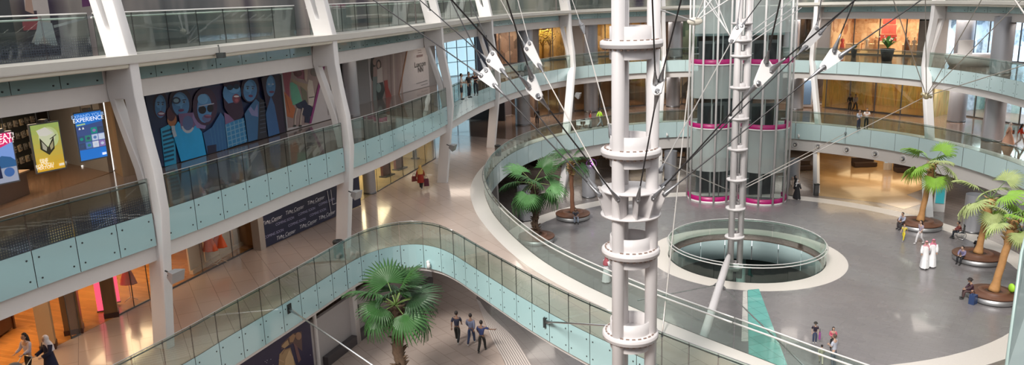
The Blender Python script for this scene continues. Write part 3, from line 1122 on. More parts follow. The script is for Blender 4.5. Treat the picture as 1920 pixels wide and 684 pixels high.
pc.ell(346, 273, 27, 27, (0.01, 0.01, 0.02)); pc.ell(400, 262, 22, 27, (0.01, 0.01, 0.02)); pc.line([(320, 250), (425, 230)], 0.05, (0.4, 0.45, 0.6))
pc.ell(384, 316, 26, 12, (0.16, 0.05, 0.12)); pc.ell(384, 311, 22, 4, (0.3, 0.15, 0.25))
pc.poly([(350, 430), (410, 390), (470, 290), (500, 330), (525, 530), (440, 555), (380, 575)], (0.04, 0.15, 0.36))
for i in range(5): pc.line([(400 + i * 22, 400 - i * 18), (425 + i * 20, 550)], 0.05, (0.06, 0.20, 0.40))
pc.poly([(378, 515), (440, 505), (440, 556), (380, 574)], (0.015, 0.02, 0.06))
pc.ell(545, 160, 62, 78, FB); pc.ell(560, 130, 40, 30, FB2)
pc.ell(545, 100, 60, 26, HR)
pc.poly([(486, 190), (520, 230), (560, 220), (602, 180), (626, 300), (600, 338), (560, 345), (520, 300), (494, 260)], (0.04, 0.02, 0.05))
pc.ell(572, 197, 26, 32, (0.22, 0.06, 0.10)); pc.ell(574, 182, 18, 6, (0.75, 0.75, 0.82)); pc.ell(575, 208, 12, 12, (0.4, 0.12, 0.16))
pc.ell(530, 122, 22, 18, (0.015, 0.04, 0.09)); pc.ell(573, 116, 20, 17, (0.015, 0.04, 0.09))
pc.poly([(490, 290), (520, 305), (560, 345), (550, 370), (500, 380)], (0.20, 0.12, 0.26))
pc.poly([(498, 372), (560, 345), (624, 326), (647, 488), (518, 530)], (0.04, 0.24, 0.50))
for i in range(5): pc.line([(500 + i * 28, 372 - i * 10), (520 + i * 28, 528 - i * 9)], 0.06, (0.20, 0.42, 0.60))
for i in range(5): pc.line([(500 + i * 3, 395 + i * 30), (628 + i * 4, 352 + i * 30)], 0.05, (0.18, 0.38, 0.58))
face(664, 142, 46, 74, 4)
pc.poly([(625, 300), (650, 260), (700, 200), (735, 230), (715, 470), (650, 490)], (0.05, 0.16, 0.34))
pc.poly([(650, 270), (665, 250), (690, 280), (712, 230), (716, 320), (672, 310)], (0.24, 0.26, 0.50))
pc.poly([(725, 190), (755, 210), (778, 458), (712, 475)], (0.02, 0.02, 0.035))
for i in range(8): pc.line([(728, 230 + i * 28), (768, 222 + i * 28)], 0.05, (0.07, 0.09, 0.14))
pc.poly([(735, 60), (775, 40), (860, 40), (905, 420), (830, 440), (780, 300)], HR)
pc.ell(800, 112, 32, 72, FB); pc.ell(795, 85, 22, 34, FB2); pc.ell(806, 152, 18, 8, (0.17, 0.05, 0.14))
pc.poly([(765, 300), (800, 180), (825, 240), (860, 430), (785, 455)], (0.05, 0.15, 0.36))
for s in (-1, 1): pc.ell(800 + s * 13, 100, 8, 5, (0.5, 0.6, 0.75))
pc.poly([(858, 36), (870, 34), (910, 418), (900, 422)], (0.008, 0.008, 0.02))
pc.build(root)

# collage hoarding
WHP = (0.58, 0.55, 0.56)
root = thing('poster_hoarding', 'collage hoarding with a green dress, an orange scarf and a purple stripe', 'hoarding', WB.pt(WB.L / 2, H2))
board(WB, 0.02, WB.L, H2 + 0.03, 14.82, mat('white_print_board', WHP, 0.4), root)
pc = Picture(WB, lambda x, y: (520 + x / 5.7, 120 + y / 5.7))
pc.poly([(8, 105), (45, 98), (105, 684), (60, 690)], (0.45, 0.50, 0.56))
pc.poly([(50, 98), (500, 15), (340, 640), (110, 684)], (0.36, 0.27, 0.26))
pc.poly([(50, 98), (148, 80), (125, 240), (130, 420), (80, 300)], (0.36, 0.08, 0.12))
pc.poly([(65, 290), (130, 360), (190, 480), (165, 580), (100, 560), (90, 470)], (0.52, 0.16, 0.06))
pc.line([(80, 330), (130, 520)], 0.07, (0.30, 0.08, 0.04))
pc.poly([(128, 200), (190, 190), (230, 290), (265, 405), (205, 430), (160, 440), (140, 330)], (0.14, 0.44, 0.30))
pc.poly([(150, 75), (270, 55), (300, 170), (210, 150)], (0.30, 0.09, 0.14)); pc.ell(215, 100, 45, 36, (0.16, 0.05, 0.06))
pc.poly([(140, 150), (220, 190), (320, 215), (350, 265), (320, 290), (230, 240), (150, 190)], (0.40, 0.30, 0.20))
pc.poly([(240, 230), (310, 300), (320, 430), (270, 400)], (0.20, 0.20, 0.14))
pc.poly([(330, 165), (370, 180), (392, 330), (380, 450), (330, 440), (315, 250)], (0.60, 0.54, 0.48)); pc.line([(330, 360), (388, 350)], 0.05, (0.03, 0.03, 0.03))
pc.ell(400, 80, 50, 52, (0.22, 0.20, 0.19)); pc.poly([(280, 60), (320, 55), (310, 190), (285, 170)], (0.55, 0.42, 0.36))
pc.poly([(190, 430), (290, 380), (320, 430), (260, 480), (210, 470)], (0.02, 0.03, 0.07)); pc.ell(315, 500, 66, 66, (0.025, 0.03, 0.07)); pc.poly([(290, 540), (345, 540), (335, 630), (285, 625)], (0.025, 0.03, 0.07))
for x in (185, 245): pc.line([(x + 22, 470), (x, 560), (x - 5, 650)], 0.12, (0.55, 0.46, 0.40)); pc.ell(x - 8, 660, 18, 10, (0.03, 0.03, 0.03))
pc.poly([(505, 10), (478, 20), (332, 635), (356, 632)], (0.28, 0.05, 0.20))
pc.line([(492, 125), (540, 545)], 0.035, (0.1, 0.1, 0.1)); pc.text('Lu', 585, 245, 0.62, (0.03, 0.03, 0.03)); pc.line([(555, 490), (620, 475)], 0.03, (0.2, 0.2, 0.2))
pc.build(root)

# beige hoarding with two women
root = thing('poster_hoarding', 'pale beige hoarding with two women and black lettering', 'hoarding', WC.pt(WC.L / 2, H2))
ua, ub = WC.uv(692, 150)[0], WC.uv(803, 130)[0]
board(WC, ua, ub, H2 + 0.03, 14.82, mat('white_print_board', WHP, 0.4), root)
pc = Picture(WC, lambda x, y: (660 + x / 5.26, 80 + y / 5.26))
pc.poly([(188, 130), (545, 70), (458, 520), (190, 592)], (0.36, 0.27, 0.25))
for x, w_, c in ((320, 0.5, (0.42, 0.32, 0.30)), (375, 0.25, (0.25, 0.18, 0.17)), (405, 0.22, (0.55, 0.46, 0.42)), (440, 0.4, (0.33, 0.24, 0.23)), (480, 0.3, (0.42, 0.33, 0.31))):
    pc.line([(x, 110), (x + 12, 520)], w_, c)
pc.ell(202, 250, 26, 130, (0.03, 0.025, 0.025)); pc.ell(218, 190, 16, 34, (0.45, 0.30, 0.25)); pc.poly([(205, 240), (238, 230), (245, 330), (205, 340)], (0.40, 0.27, 0.24))
pc.poly([(200, 340), (245, 330), (240, 580), (205, 590)], (0.20, 0.24, 0.23))
pc.ell(260, 215, 24, 48, (0.05, 0.03, 0.03)); pc.ell(258, 218, 15, 34, (0.50, 0.34, 0.28)); pc.poly([(243, 265), (292, 240), (300, 385), (246, 400)], (0.60, 0.52, 0.48))
pc.poly([(242, 400), (300, 388), (318, 470), (290, 572), (262, 560), (250, 585), (236, 480)], (0.03, 0.04, 0.04))
pc.ell(258, 445, 24, 46, (0.22, 0.30, 0.28)); pc.poly([(312, 375), (346, 365), (352, 440), (386, 530), (330, 560), (320, 470)], (0.34, 0.06, 0.05))
pc.line([(540, 74), (456, 520)], 0.14, (0.34, 0.15, 0.07))
pc.text('Luxcom', 668, 212, 0.62, (0.02, 0.02, 0.02)); pc.text('NN', 672, 266, 0.62, (0.05, 0.05, 0.05)); pc.text('::::::', 662, 82, 0.5, (0.1, 0.05, 0.05)); pc.text('######', 662, 128, 0.32, (0.15, 0.05, 0.05))
pc.line([(628, 405), (740, 370)], 0.05, (0.2, 0.2, 0.2)); pc.line([(675, 420), (742, 402)], 0.04, (0.2, 0.2, 0.2))
pc.build(root)
# glass door and grey column beside it
root = thing('glass_door', 'grey glass double door left of the beige hoarding', 'door', (-10.7, 51.6, H2))
WD = Wall((-10.78, 48.9), (-10.62, 54.4))
for k in range(3):
    a = 1.6 + k * 1.25
    g = MB(); g.box(WD.pt(a + 0.6, H2 + 2.1, 0.06), (0.04, 1.16, 4.2)); g.build('door_pane', mat('grey_blue_glass', (0.13, 0.16, 0.18), 0.1, coat=0.5), root)
fr = MB()
for k in range(4): fr.box(WD.pt(1.6 + k * 1.25, H2 + 2.1, 0.08), (0.08, 0.09, 4.2))
for z in (H2 + 0.05, H2 + 1.5, H2 + 3.0, H2 + 4.15): fr.box(WD.pt(3.48, z, 0.08), (0.08, 3.8, 0.06))
fr.build('door_frame', DARK, root)
silver('silver_column', -9.9, 49.0, 0.45, H2, 15.0, 'slim grey round column left of the glass double door')

# ---- level two electronics shop at far left
WE = Wall((-19.2, 24.2), G(213, 322, H2)[:2])
SHF = tile('shop_brown_floor', (0.22, 0.13, 0.08), (0.14, 0.08, 0.05), 1.5, 0.2, 0.22, rot=R(60), coat=0.3)
slab('floor_shop', [Vector((-33, 22)), Vector((-19.6, 24)), Vector(WE.b), Vector((-20.5, 40)), Vector((-33, 40))], [], H2 + 0.012, 0.02, SHF)
wallseg('wall_shop', Wall((-22.3, 20), (-22.0, 39)), H2, 15.05, mat('shop_black_wall', (0.028, 0.02, 0.016), 0.5))
wallseg('wall_shop', Wall(WE.b, (-22.2, 37.6)), H2, 15.05, GREYP)
# stone pier between shop and blue hoarding
mb = MB(); a, b = Vector((-17.75, 34.3)), Vector(WA.pt(WA.uv(289, 300)[0], 0)[:2])
mb.prism([(-17.75, 34.2), (-16.85, 33.1), (-16.42, 33.55), (-16.75, 34.2), (-17.2, 34.9)], H2, 14.8)
tag(mb.build('stone_pier', BROWNSTONE, kind=None), 'veined brown stone pier left of the blue faces hoarding', 'pier')
ceiling_lamp(-20.3, 30, 14.4, 260, WARM, 2.5, 5)
# display wall with headphones
def gadget_wall():
    root = thing('display_wall', 'black shop wall hung with rows of small boxed gadgets', 'display', (-21.9, 33.5, H2))
    mb = MB(); mb.box((-21.9, 33.3, H2 + 1.9), (0.08, 5.4, 3.2)); mb.build('back_panel', DARK, root)
    cols = [mat('gadget_a', (0.42, 0.34, 0.24), 0.4), mat('gadget_b', (0.16, 0.15, 0.14), 0.3), mat('gadget_c', (0.30, 0.26, 0.22), 0.4)]
    rnd = random.Random(3)
    for r_ in range(5):
        for c_ in range(12):
            g = MB(); y = 30.9 + c_ * 0.42; z = H2 + 0.65 + r_ * 0.55
            M = Matrix.Rotation(rnd.uniform(-0.2, 0.2), 3, 'X')
            g.box((-21.82, y, z), (0.06, 0.20 + rnd.random() * 0.06, 0.28), 0, M)
            g.lathe([(0.07, -0.03), (0.10, 0.0), (0.07, 0.03)], (-21.76, y, z + 0.03), 10, 1, M=Matrix.Rotation(R(90), 3, 'Y'))
            g.build('gadget_box', [cols[(r_ + c_) % 3], cols[1]], root)
gadget_wall()
# white floor-frame lines of the shop front
root = thing('floor_light_strip', 'thin white frame lines on the floor and edge of the gadget shop', 'frame', (-18.2, 31.6, H2))
mb = MB()
for a, b in (((107, 295), (213, 318)),):
    A, B = G(a[0], a[1], H2 + 0.05), G(b[0], b[1], H2 + 0.05)
    mb.bar(A, B, 0.05, 0.05)
A = G(213, 318, H2 + 0.05); mb.bar(A, A + Vector((0, 0, 4.2)), 0.06, 0.06)
for px, py in ((138, 301), (170, 308)):
    A = G(px, py, H2 + 0.05); mb.bar(A + Vector((-0.25, -0.35, 0)), A + Vector((0.25, 0.35, 0)), 0.05, 0.05)
mb.build('light_strip', emis('white_frame_glow', (1, 0.97, 0.92), 1.2), root)  # plain frame lines of the shop; the glow is added
# counter with devices
root = thing('display_counter', 'low brown counter behind the yellow screen', 'counter', (-19.8, 28.2, H2))
mb = MB(); mb.box((-19.8, 28.2, H2 + 0.45), (0.9, 4.6, 0.9)); mb.build('counter_body', mat('counter_brown', (0.16, 0.10, 0.07), 0.4), root)
mb = MB(); mb.box((-19.8, 28.2, H2 + 0.93), (1.1, 4.8, 0.06)); mb.build('counter_top', mat('counter_top_wood', (0.40, 0.27, 0.17), 0.35), root)
for i, (dy, s, m) in enumerate(((-0.3, 0.5, 'gadget_a'), (0.6, 0.45, 'gadget_c'), (1.4, 0.4, 'gadget_b'))):
    mb = MB(); c = Vector((-19.8, 28.2 + dy, H2 + 0.96))
    mb.box(c + Vector((0, 0, 0.05)), (s, s, 0.1)); mb.lathe([(0.20, 0), (0.22, 0.1), (0.2, 0.35), (0.05, 0.4), (0, 0.4)], c + Vector((0, 0, 0.08)), 16)
    mb.lathe([(0.1, 0.2), (0.15, 0.22)], c, 12)
    tag(mb.build('coffee_machine', MATS[m], origin=c), ['sand coloured rounded appliance on the brown counter', 'taupe rounded appliance in the middle of the brown counter', 'black rounded appliance at the far end of the counter'][i], 'appliance')


def screen(name, quad, ydist, label, bgc, draw):
    """hanging digital poster; quad = pixel corners tl, tr, br, bl traced on a plane through the near-left corner"""
    A = V(quad[3][0], quad[3][1], ydist); B2d = None
    w = Wall(A[:2], (A.x + 0.6, A.y + 1.0))
    us = [w.uv(*q) for q in quad]
    u0_, u1_ = (us[0][0] + us[3][0]) / 2, (us[1][0] + us[2][0]) / 2
    z0_, z1_ = (us[2][1] + us[3][1]) / 2, (us[0][1] + us[1][1]) / 2
    root = thing(name, label, 'screen', w.pt((u0_ + u1_) / 2, z0_))
    board(w, u0_, u1_, z0_, z1_, mat('screen_bezel', (0.25, 0.27, 0.30), 0.3, 0.6), root, 'bezel', 0.10)
    p = Picture(w); L = u1_ - u0_; Hh = z1_ - z0_
    X = lambda x: u0_ + 0.04 + x * (L - 0.08)
    Y = lambda y: z0_ + 0.05 + y * (Hh - 0.1)
    draw(p, X, Y, L, Hh)
    p.build(root, 'display')
    mb = MB()
    for f_ in (0.3, 0.7):
        a = w.pt(u0_ + L * f_, z1_, -0.02); mb.bar(a, (a.x, a.y, 15.0), 0.03, 0.03)
    mb.box(w.pt((u0_ + u1_) / 2, z1_ + 0.06, -0.02), (0.25, 0.25, 0.12))
    mb.build('hanger', DSTEEL, root)
    return w


def dr_yellow(p, X, Y, L, Hh):
    n = 10
    for i in range(n):
        t = i / (n - 1)
        c = (0.62 + 0.10 * (1 - t) - 0.22 * t, 0.42 + 0.12 * t, 0.03 + 0.12 * t)
        p.poly([(X(0), Y(i / n)), (X(1), Y(i / n)), (X(1), Y((i + 1) / n)), (X(0), Y((i + 1) / n))], c, 0.5, raw=True)
    p.ell(X(.58), Y(.70), L * .33, Hh * .22, (0.55, 0.66, 0.30), emi=0.5, raw=True)
    p.ell(X(.52), Y(.72), L * .27, Hh * .18, (0.66, 0.72, 0.50), emi=0.5, raw=True)
    p.poly([(X(.18), Y(.88)), (X(.5), Y(.93)), (X(.75), Y(.78)), (X(.5), Y(.74)), (X(.25), Y(.76))], (0.75, 0.75, 0.68), 0.5, raw=True)
    p.poly([(X(.25), Y(.72)), (X(.5), Y(.5)), (X(.75), Y(.72)), (X(.72), Y(.45)), (X(.5), Y(.33)), (X(.22), Y(.48))], (0.10, 0.10, 0.06), 0, raw=True)
    p.poly([(X(.3), Y(.64)), (X(.46), Y(.5)), (X(.42), Y(.42)), (X(.3), Y(.48))], (0.5, 0.5, 0.4), 0.4, raw=True)
    p.poly([(X(.56), Y(.52)), (X(.7), Y(.62)), (X(.68), Y(.48)), (X(.58), Y(.43))], (0.45, 0.42, 0.25), 0.4, raw=True)
    p.line([(X(.6), Y(.66)), (X(.85), Y(.74))], 0.03, (0.08, 0.08, 0.05), raw=True)
    for i, t in enumerate(('FINE', 'MIX', 'FOR YOU', 'MIXTON')): p.text(t, X(.27), Y(.24 - i * .055), 0.16, (0.85, 0.85, 0.75), raw=True, emi=0.8)
    p.poly([(X(.78), Y(.06)), (X(.96), Y(.06)), (X(.96), Y(.11)), (X(.78), Y(.11))], (0.8, 0.75, 0.6), 0.6, raw=True)


def dr_blue(p, X, Y, L, Hh):
    p.poly([(X(0), Y(0)), (X(1), Y(0)), (X(1), Y(1)), (X(0), Y(1))], (0.02, 0.16, 0.55), 0.8, raw=True)
    p.poly([(X(0), Y(0.22)), (X(1), Y(.22)), (X(1), Y(.78)), (X(0), Y(.72))], (0.06, 0.10, 0.28), 0.6, raw=True)
    p.text('EXPAND YOUR', X(.5), Y(.93), 0.20, (0.35, 0.6, 1.0), raw=True, emi=0.8)
    p.text('EXPERIENCE', X(.5), Y(.85), 0.235, (0.9, 0.95, 1.0), raw=True, emi=1.0)
    p.poly([(X(.03), Y(.74)), (X(.35), Y(.75)), (X(.35), Y(.78)), (X(.03), Y(.77))], (0.5, 0.7, 0.3), 0.6, raw=True)
    for x in (.12, .25): p.poly([(X(x - .04), Y(.66)), (X(x + .04), Y(.66)), (X(x), Y(.71))], (0.85, 0.85, 0.8), 0.8, raw=True)
    cs = [(0.05, 0.08, 0.16), (0.10, 0.22, 0.5), (0.7, 0.75, 0.85), (0.3, 0.2, 0.5), (0.05, 0.09, 0.2), (0.04, 0.25, 0.2), (0.55, 0.65, 0.85), (0.6, 0.7, 0.9), (0.02, 0.3, 0.25)]
    k = 0
    for r_ in range(3):
        for c_ in range(4):
            x0, x1, y0, y1 = c_ * .25 + .01, c_ * .25 + .24, .24 + r_ * .15, .37 + r_ * .15
            if r_ == 2 and c_ < 2: continue
            p.poly([(X(x0), Y(y0)), (X(x1), Y(y0)), (X(x1), Y(y1)), (X(x0), Y(y1))], cs[k % 9], 0.6, raw=True)
            p.ell(X((x0 + x1) / 2), Y((y0 + y1) / 2), L * .06, Hh * .03, cs[(k + 4) % 9], emi=0.6, raw=True); k += 1
    p.poly([(X(.8), Y(.05)), (X(.96), Y(.05)), (X(.96), Y(.10)), (X(.8), Y(.10))], (0.8, 0.85, 0.95), 0.8, raw=True)


def dr_pink(p, X, Y, L, Hh):
    p.poly([(X(0), Y(0)), (X(1), Y(0)), (X(1), Y(1)), (X(0), Y(1))], (0.16, 0.28, 0.62), 0.7, raw=True)
    p.poly([(X(0), Y(.66)), (X(1), Y(.80)), (X(1), Y(1)), (X(0), Y(1))], (0.55, 0.02, 0.13), 0.8, raw=True)
    p.text('GREAT!', X(.55), Y(.93), 0.26, (1, 0.9, 0.9), raw=True, emi=1); p.text('HEAT!', X(.6), Y(.83), 0.26, (1, 0.9, 0.9), raw=True, emi=1)
    p.poly([(X(0), Y(.45)), (X(.4), Y(.55)), (X(.8), Y(.5)), (X(1), Y(.42)), (X(1), Y(.3)), (X(0), Y(.3))], (0.03, 0.12, 0.30), 0.5, raw=True)
    p.poly([(X(0), Y(0)), (X(1), Y(0)), (X(1), Y(.3)), (X(0), Y(.3))], (0.30, 0.34, 0.45), 0.6, raw=True)
    p.ell(X(.62), Y(.2), L * .22, Hh * .09, (0.05, 0.14, 0.4), emi=0.5, raw=True); p.poly([(X(.05), Y(.1)), (X(.28), Y(.1)), (X(.26), Y(.35)), (X(.1), Y(.38))], (0.02, 0.03, 0.1), 0.2, raw=True)


screen('digital_poster', [(50, 237), (108, 223), (125, 313), (72, 328)], 29.0, 'yellow digital poster with a drink picture hung in the shop entrance', None, dr_yellow)
screen('digital_poster', [(134, 217), (187, 200), (204, 292), (153, 306)], 31.2, 'blue digital poster headed EXPAND YOUR EXPERIENCE', None, dr_blue)
screen('digital_poster', [(-25, 255), (18, 241), (39, 335), (-5, 352)], 27.0, 'blue and pink digital poster cut by the left picture edge', None, dr_pink)

# ---- level one, left side
W1a = Wall((-21.5, 17.2), (-17.85, 26.6)); W1b = Wall((-17.85, 26.6), G(488, 459, H1)[:2]); W1c = Wall(G(497, 465, H1)[:2], G(634, 404, H1)[:2])
W1d = Wall(G(634, 404, H1)[:2], G(680, 375, H1)[:2]); W1e = Wall(G(680, 375, H1)[:2], G(817, 297, H1)[:2])
# navy hoarding
root = thing('poster_hoarding', 'navy COMING SOON hoarding patterned with small white logos', 'hoarding', W1c.pt(W1c.L / 2, H1))
board(W1c, 0, W1c.L + 2.4, H1 + 0.03, 8.98, mat('navy_hoarding', (0.012, 0.017, 0.055), 0.4), root)
pc = Picture(W1c, lambda x, y: (490 + x / 5.7, 350 + y / 5.7))
for x, y in ((115, 355), (355, 245), (580, 143), (260, 510), (497, 393), (695, 300)):
    pc.text('Time Center', x, y, 0.30, (0.75, 0.77, 0.85), slant=0.25); pc.text('luxury & more', x + 8, y + 18, 0.12, (0.5, 0.52, 0.6))
    pc.ell(x - 52, y + 12, 7, 9, (0.75, 0.77, 0.85))
for x, y in ((130, 500), (245, 365), (375, 378), (477, 262), (597, 272), (690, 160)):
    pc.text('COMING SOON', x, y, 0.21, (0.45, 0.46, 0.72))
pc.line([(695, 40), (738, 290)], 0.05, (0.55, 0.55, 0.6)); pc.line([(733, 30), (752, 190), (795, 172)], 0.05, (0.55, 0.55, 0.6))
pc.build(root)
mb = MB(); a = W1c.pt(-0.2, 0); mb.prism([W1c.pt(-0.42, 0, 0.1)[:2], W1c.pt(-0.02, 0, 0.1)[:2], W1c.pt(-0.02, 0, -0.4)[:2], W1c.pt(-0.42, 0, -0.4)[:2]][::-1], H1, 9.0)
tag(mb.build('wall_pier', mat('pier_greige', (0.42, 0.38, 0.34), 0.5)), 'narrow greige pier between the lit dress window and navy hoarding', 'pier')
# warm shop
WOODF = tile('amber_wood_floor', (0.42, 0.19, 0.055), (0.28, 0.12, 0.035), 1.4, 0.14, 0.28, rot=R(20), var=0.18, gw=0.004, coat=0.25)
WOODW = strip_mat('amber_wood_wall', [(0.30, 0.14, 0.05), (0.46, 0.24, 0.09), (0.56, 0.32, 0.14)], 0.5, 0.35, distort=0.8)
def room(name, poly, z, zc, floor_m, wall_m, back):
    slab('floor_' + name, [Vector(p) for p in poly], [], z + 0.012, 0.02, floor_m)
    for a, b in back:
        wallseg('wall_' + name, Wall(a, b), z, zc, wall_m, th=0.15)
pA, pB = Vector((-19.6, 22)), W1b.b
room('warm_shop', [(-34, 18), (-21, 18.2), (-17.9, 26.5), W1b.b[:], (-24, 44), (-34, 40)], H1, 8.98, WOODF, WOODW, [((-25.5, 17), (-24.0, 32)), ((-22.5, 32), (-19.5, 40)), (W1b.b[:], (-20.5, 41))])
ceiling_lamp(-20.8, 26.5, 8.5, 330, (1.0, 0.62, 0.26), 3, 6); ceiling_lamp(-18.4, 34.5, 8.5, 200, (1.0, 0.70, 0.40), 2, 4)
ceiling_lamp(-23.5, 21, 8.5, 160, (1.0, 0.62, 0.26), 3, 4)
BRP = strip_mat('brown_pillar_veneer', [(0.14, 0.07, 0.025), (0.20, 0.11, 0.045)], 0.5, 0.35, distort=0.5)
for px, py, w_, m, lab in ((92, 652, 0.5, mat('tan_pillar_paint', (0.52, 0.36, 0.20), 0.5), 'tan square pillar behind the two women with the pushchair'), (140, 622, 0.62, BRP, 'brown veneered pillar in the amber shop front'), (210, 592, 0.5, BRP, 'brown pillar between the two pink light boxes')):
    p = G(px, py, H1)
    root = thing('shop_pillar', lab, 'pillar', p)
    mb = MB(); mb.box((p.x, p.y, H1 + 1.95), (w_, w_, 3.5), 0, Matrix.Rotation(R(25), 3, 'Z')); mb.build('shaft', m, root)
    mb = MB(); mb.box((p.x, p.y, H1 + 0.11), (w_ + 0.05, w_ + 0.05, 0.22), 0, Matrix.Rotation(R(25), 3, 'Z')); mb.build('plinth', mat('dark_brown_plinth', (0.05, 0.02, 0.015), 0.4), root)
for (px, py, yd, w_, h_, lab) in ((192, 583, 30.9, 0.34, 2.2, 'pink light box panel left of the brown pillar'), (217, 567, 31.6, 0.36, 2.3, 'pink light box panel right of the brown pillar')):
    p = V(px, py, yd)
    root = thing('light_box', lab, 'light box', p)
    mb = MB(); M = Matrix.Rotation(R(25), 3, 'Z'); mb.box(p + Vector((0, 0, h_ / 2)), (w_, 0.08, h_), 0, M); mb.build('glowing_panel', emis('pink_glow', (0.95, 0.10, 0.20), 0.9), root)
    mb = MB(); mb.box(p + Vector((0, 0, h_ + 0.02)), (w_ + 0.05, 0.12, 0.05), 0, M); mb.box(p + Vector((0, 0, 0.02)), (w_ + 0.05, 0.12, 0.05), 0, M); mb.build('frame', DSTEEL, root)
# tables / shelves in the shop
root = thing('display_table', 'long dark wooden table at the back of the amber shop', 'table', (-20.6, 27.6, H1))
mb = MB(); mb.box((-20.6, 27.8, H1 + 0.85), (0.9, 3.6, 0.1)); mb.build('table_top', mat('dark_table_wood', (0.10, 0.045, 0.02), 0.35), root)
for sx in (-0.35, 0.35):
    for sy in (-1.6, 1.6):
        mb = MB(); mb.box((-20.6 + sx, 27.8 + sy, H1 + 0.4), (0.09, 0.09, 0.8)); mb.build('leg', MATS['dark_table_wood'], root)
mb = MB(); mb.box((-20.6, 27.8, H1 + 0.45), (0.7, 3.3, 0.7)); mb.build('drawer_block', MATS['dark_table_wood'], root)
# shop-front glass on level one
def glass_front(w, u0, u1, z0, z1, n, label, post=DSTEEL, gl=None):
    root = thing('shop_front_glass', label, 'shop window', w.pt((u0 + u1) / 2, z0))
    for k in range(n):
        a, b = u0 + (u1 - u0) * k / n + 0.01, u0 + (u1 - u0) * (k + 1) / n - 0.01
        mb = MB(); vs = [w.pt(a, z0, 0), w.pt(b, z0, 0), w.pt(b, z1, 0), w.pt(a, z1, 0)]; vs += [v - Vector((w.n.x, w.n.y, 0)) * 0.015 for v in vs]
        mb.add(vs, [(0, 1, 2, 3), (7, 6, 5, 4), (0, 4, 5, 1), (1, 5, 6, 2), (2, 6, 7, 3), (3, 7, 4, 0)]); mb.build('glass_pane', gl or SHOPGL, root)
    mb = MB(); mb.bar(w.pt(u0, z0 + 0.03), w.pt(u1, z0 + 0.03), 0.06, 0.06); mb.bar(w.pt(u0, z1 - 0.04), w.pt(u1, z1 - 0.04), 0.06, 0.08)
    for k in range(n + 1):
        a = u0 + (u1 - u0) * k / n; mb.bar(w.pt(a, z0), w.pt(a, z1), 0.03, 0.03)
    mb.build('frame', post, root)
    return root
ud = W1b.uv(318, 545)[0]
glass_front(W1b, ud, W1b.L, H1, 8.98, 3, 'glass shop window in front of the orange dresses')
glass_front(W1b, W1b.uv(222, 595)[0], W1b.uv(282, 565)[0], H1, 8.98, 2, 'glass pane of the amber shop left of the first rib')
glass_front(W1b, W1b.uv(135, 640)[0], W1b.uv(152, 632)[0], H1, 8.98, 1, 'narrow glass fin beside the brown veneered pillar')
# window platform and white panels
root = thing('window_display', 'white panelled window display wall behind orange dresses', 'display', (-16.8, 37.4, H1))
mb = MB()
P_ = [V(356, 508, 35.2), V(485, 430, 41.5)]
ww = Wall(P_[0][:2], P_[1][:2])
for k in range(5):
    a = ww.L * k / 5
    vs = [ww.pt(a + 0.04, H1 + 0.15), ww.pt(a + ww.L / 5 - 0.04, H1 + 0.15), ww.pt(a + ww.L / 5 - 0.04, 8.6), ww.pt(a + 0.04, 8.6)]
    vs += [v - Vector((ww.n.x, ww.n.y, 0)) * 0.08 for v in vs]
    mb.add(vs, [(0, 1, 2, 3), (7, 6, 5, 4), (0, 4, 5, 1), (1, 5, 6, 2), (2, 6, 7, 3), (3, 7, 4, 0)])
mb.build('panel', mat('ivory_panel', (0.66, 0.55, 0.42), 0.5), root)
mb = MB(); mb.bar(ww.pt(0, H1 + 0.1, 0.06), ww.pt(ww.L, H1 + 0.1, 0.06), 0.2, 0.2); mb.build('skirting', MATS['ivory_panel'], root)
def dress_stand(p, h, col, label, w=0.5):
    root = thing('dress_stand', label, 'mannequin', p)
    mb = MB(); mb.tube([(p.x, p.y, p.z + 0.12), (p.x, p.y, p.z + h * 0.62)], 0.02, 8)
    for a in (0, 120, 240):
        mb.tube([(p.x, p.y, p.z + 0.15), (p.x + 0.3 * math.cos(R(a)), p.y + 0.3 * math.sin(R(a)), p.z + 0.01)], 0.018, 6)
    mb.build('tripod', mat('ivory_metal', (0.75, 0.66, 0.5), 0.4), root)
    mb = MB(); vs = []
    prof = [(0.05, 1.0), (0.09, 0.97), (0.24, 0.93), (0.22, 0.83), (0.17, 0.74), (0.26, 0.60), (0.34, 0.44), (0.36, 0.42), (0.0, 0.46)]
    n = 24
    for r_, z in prof:
        for j in range(n):
            a = 2 * math.pi * j / n; rr = r_ * w / 0.5 * (1 + (0.08 * math.cos(8 * a) if z < 0.7 else 0)) * h / 1.75
            vs.append((p.x + rr * math.cos(a), p.y + rr * 0.7 * math.sin(a), p.z + z * h))
    fs = [(i * n + j, i * n + (j + 1) % n, (i + 1) * n + (j + 1) % n, (i + 1) * n + j) for i in range(len(prof) - 1) for j in range(n)]
    mb.add(vs, fs, 0, True); mb.build('dress', col, root)
OR = mat('orange_satin', (0.85, 0.13, 0.02), 0.45)
dress_stand(G(398, 497, H1 + 0.05), 1.8, OR, 'orange dress on an ivory tripod stand, left one in the window'); dress_stand(G(415, 491, H1 + 0.05), 1.85, OR, 'orange dress on an ivory tripod stand, right one in the window')
dress_stand(G(246, 562, H1 + 0.05), 1.8, mat('rust_satin', (0.55, 0.10, 0.02), 0.45), 'rust dress on a stand in the amber shop right of the pink panel')
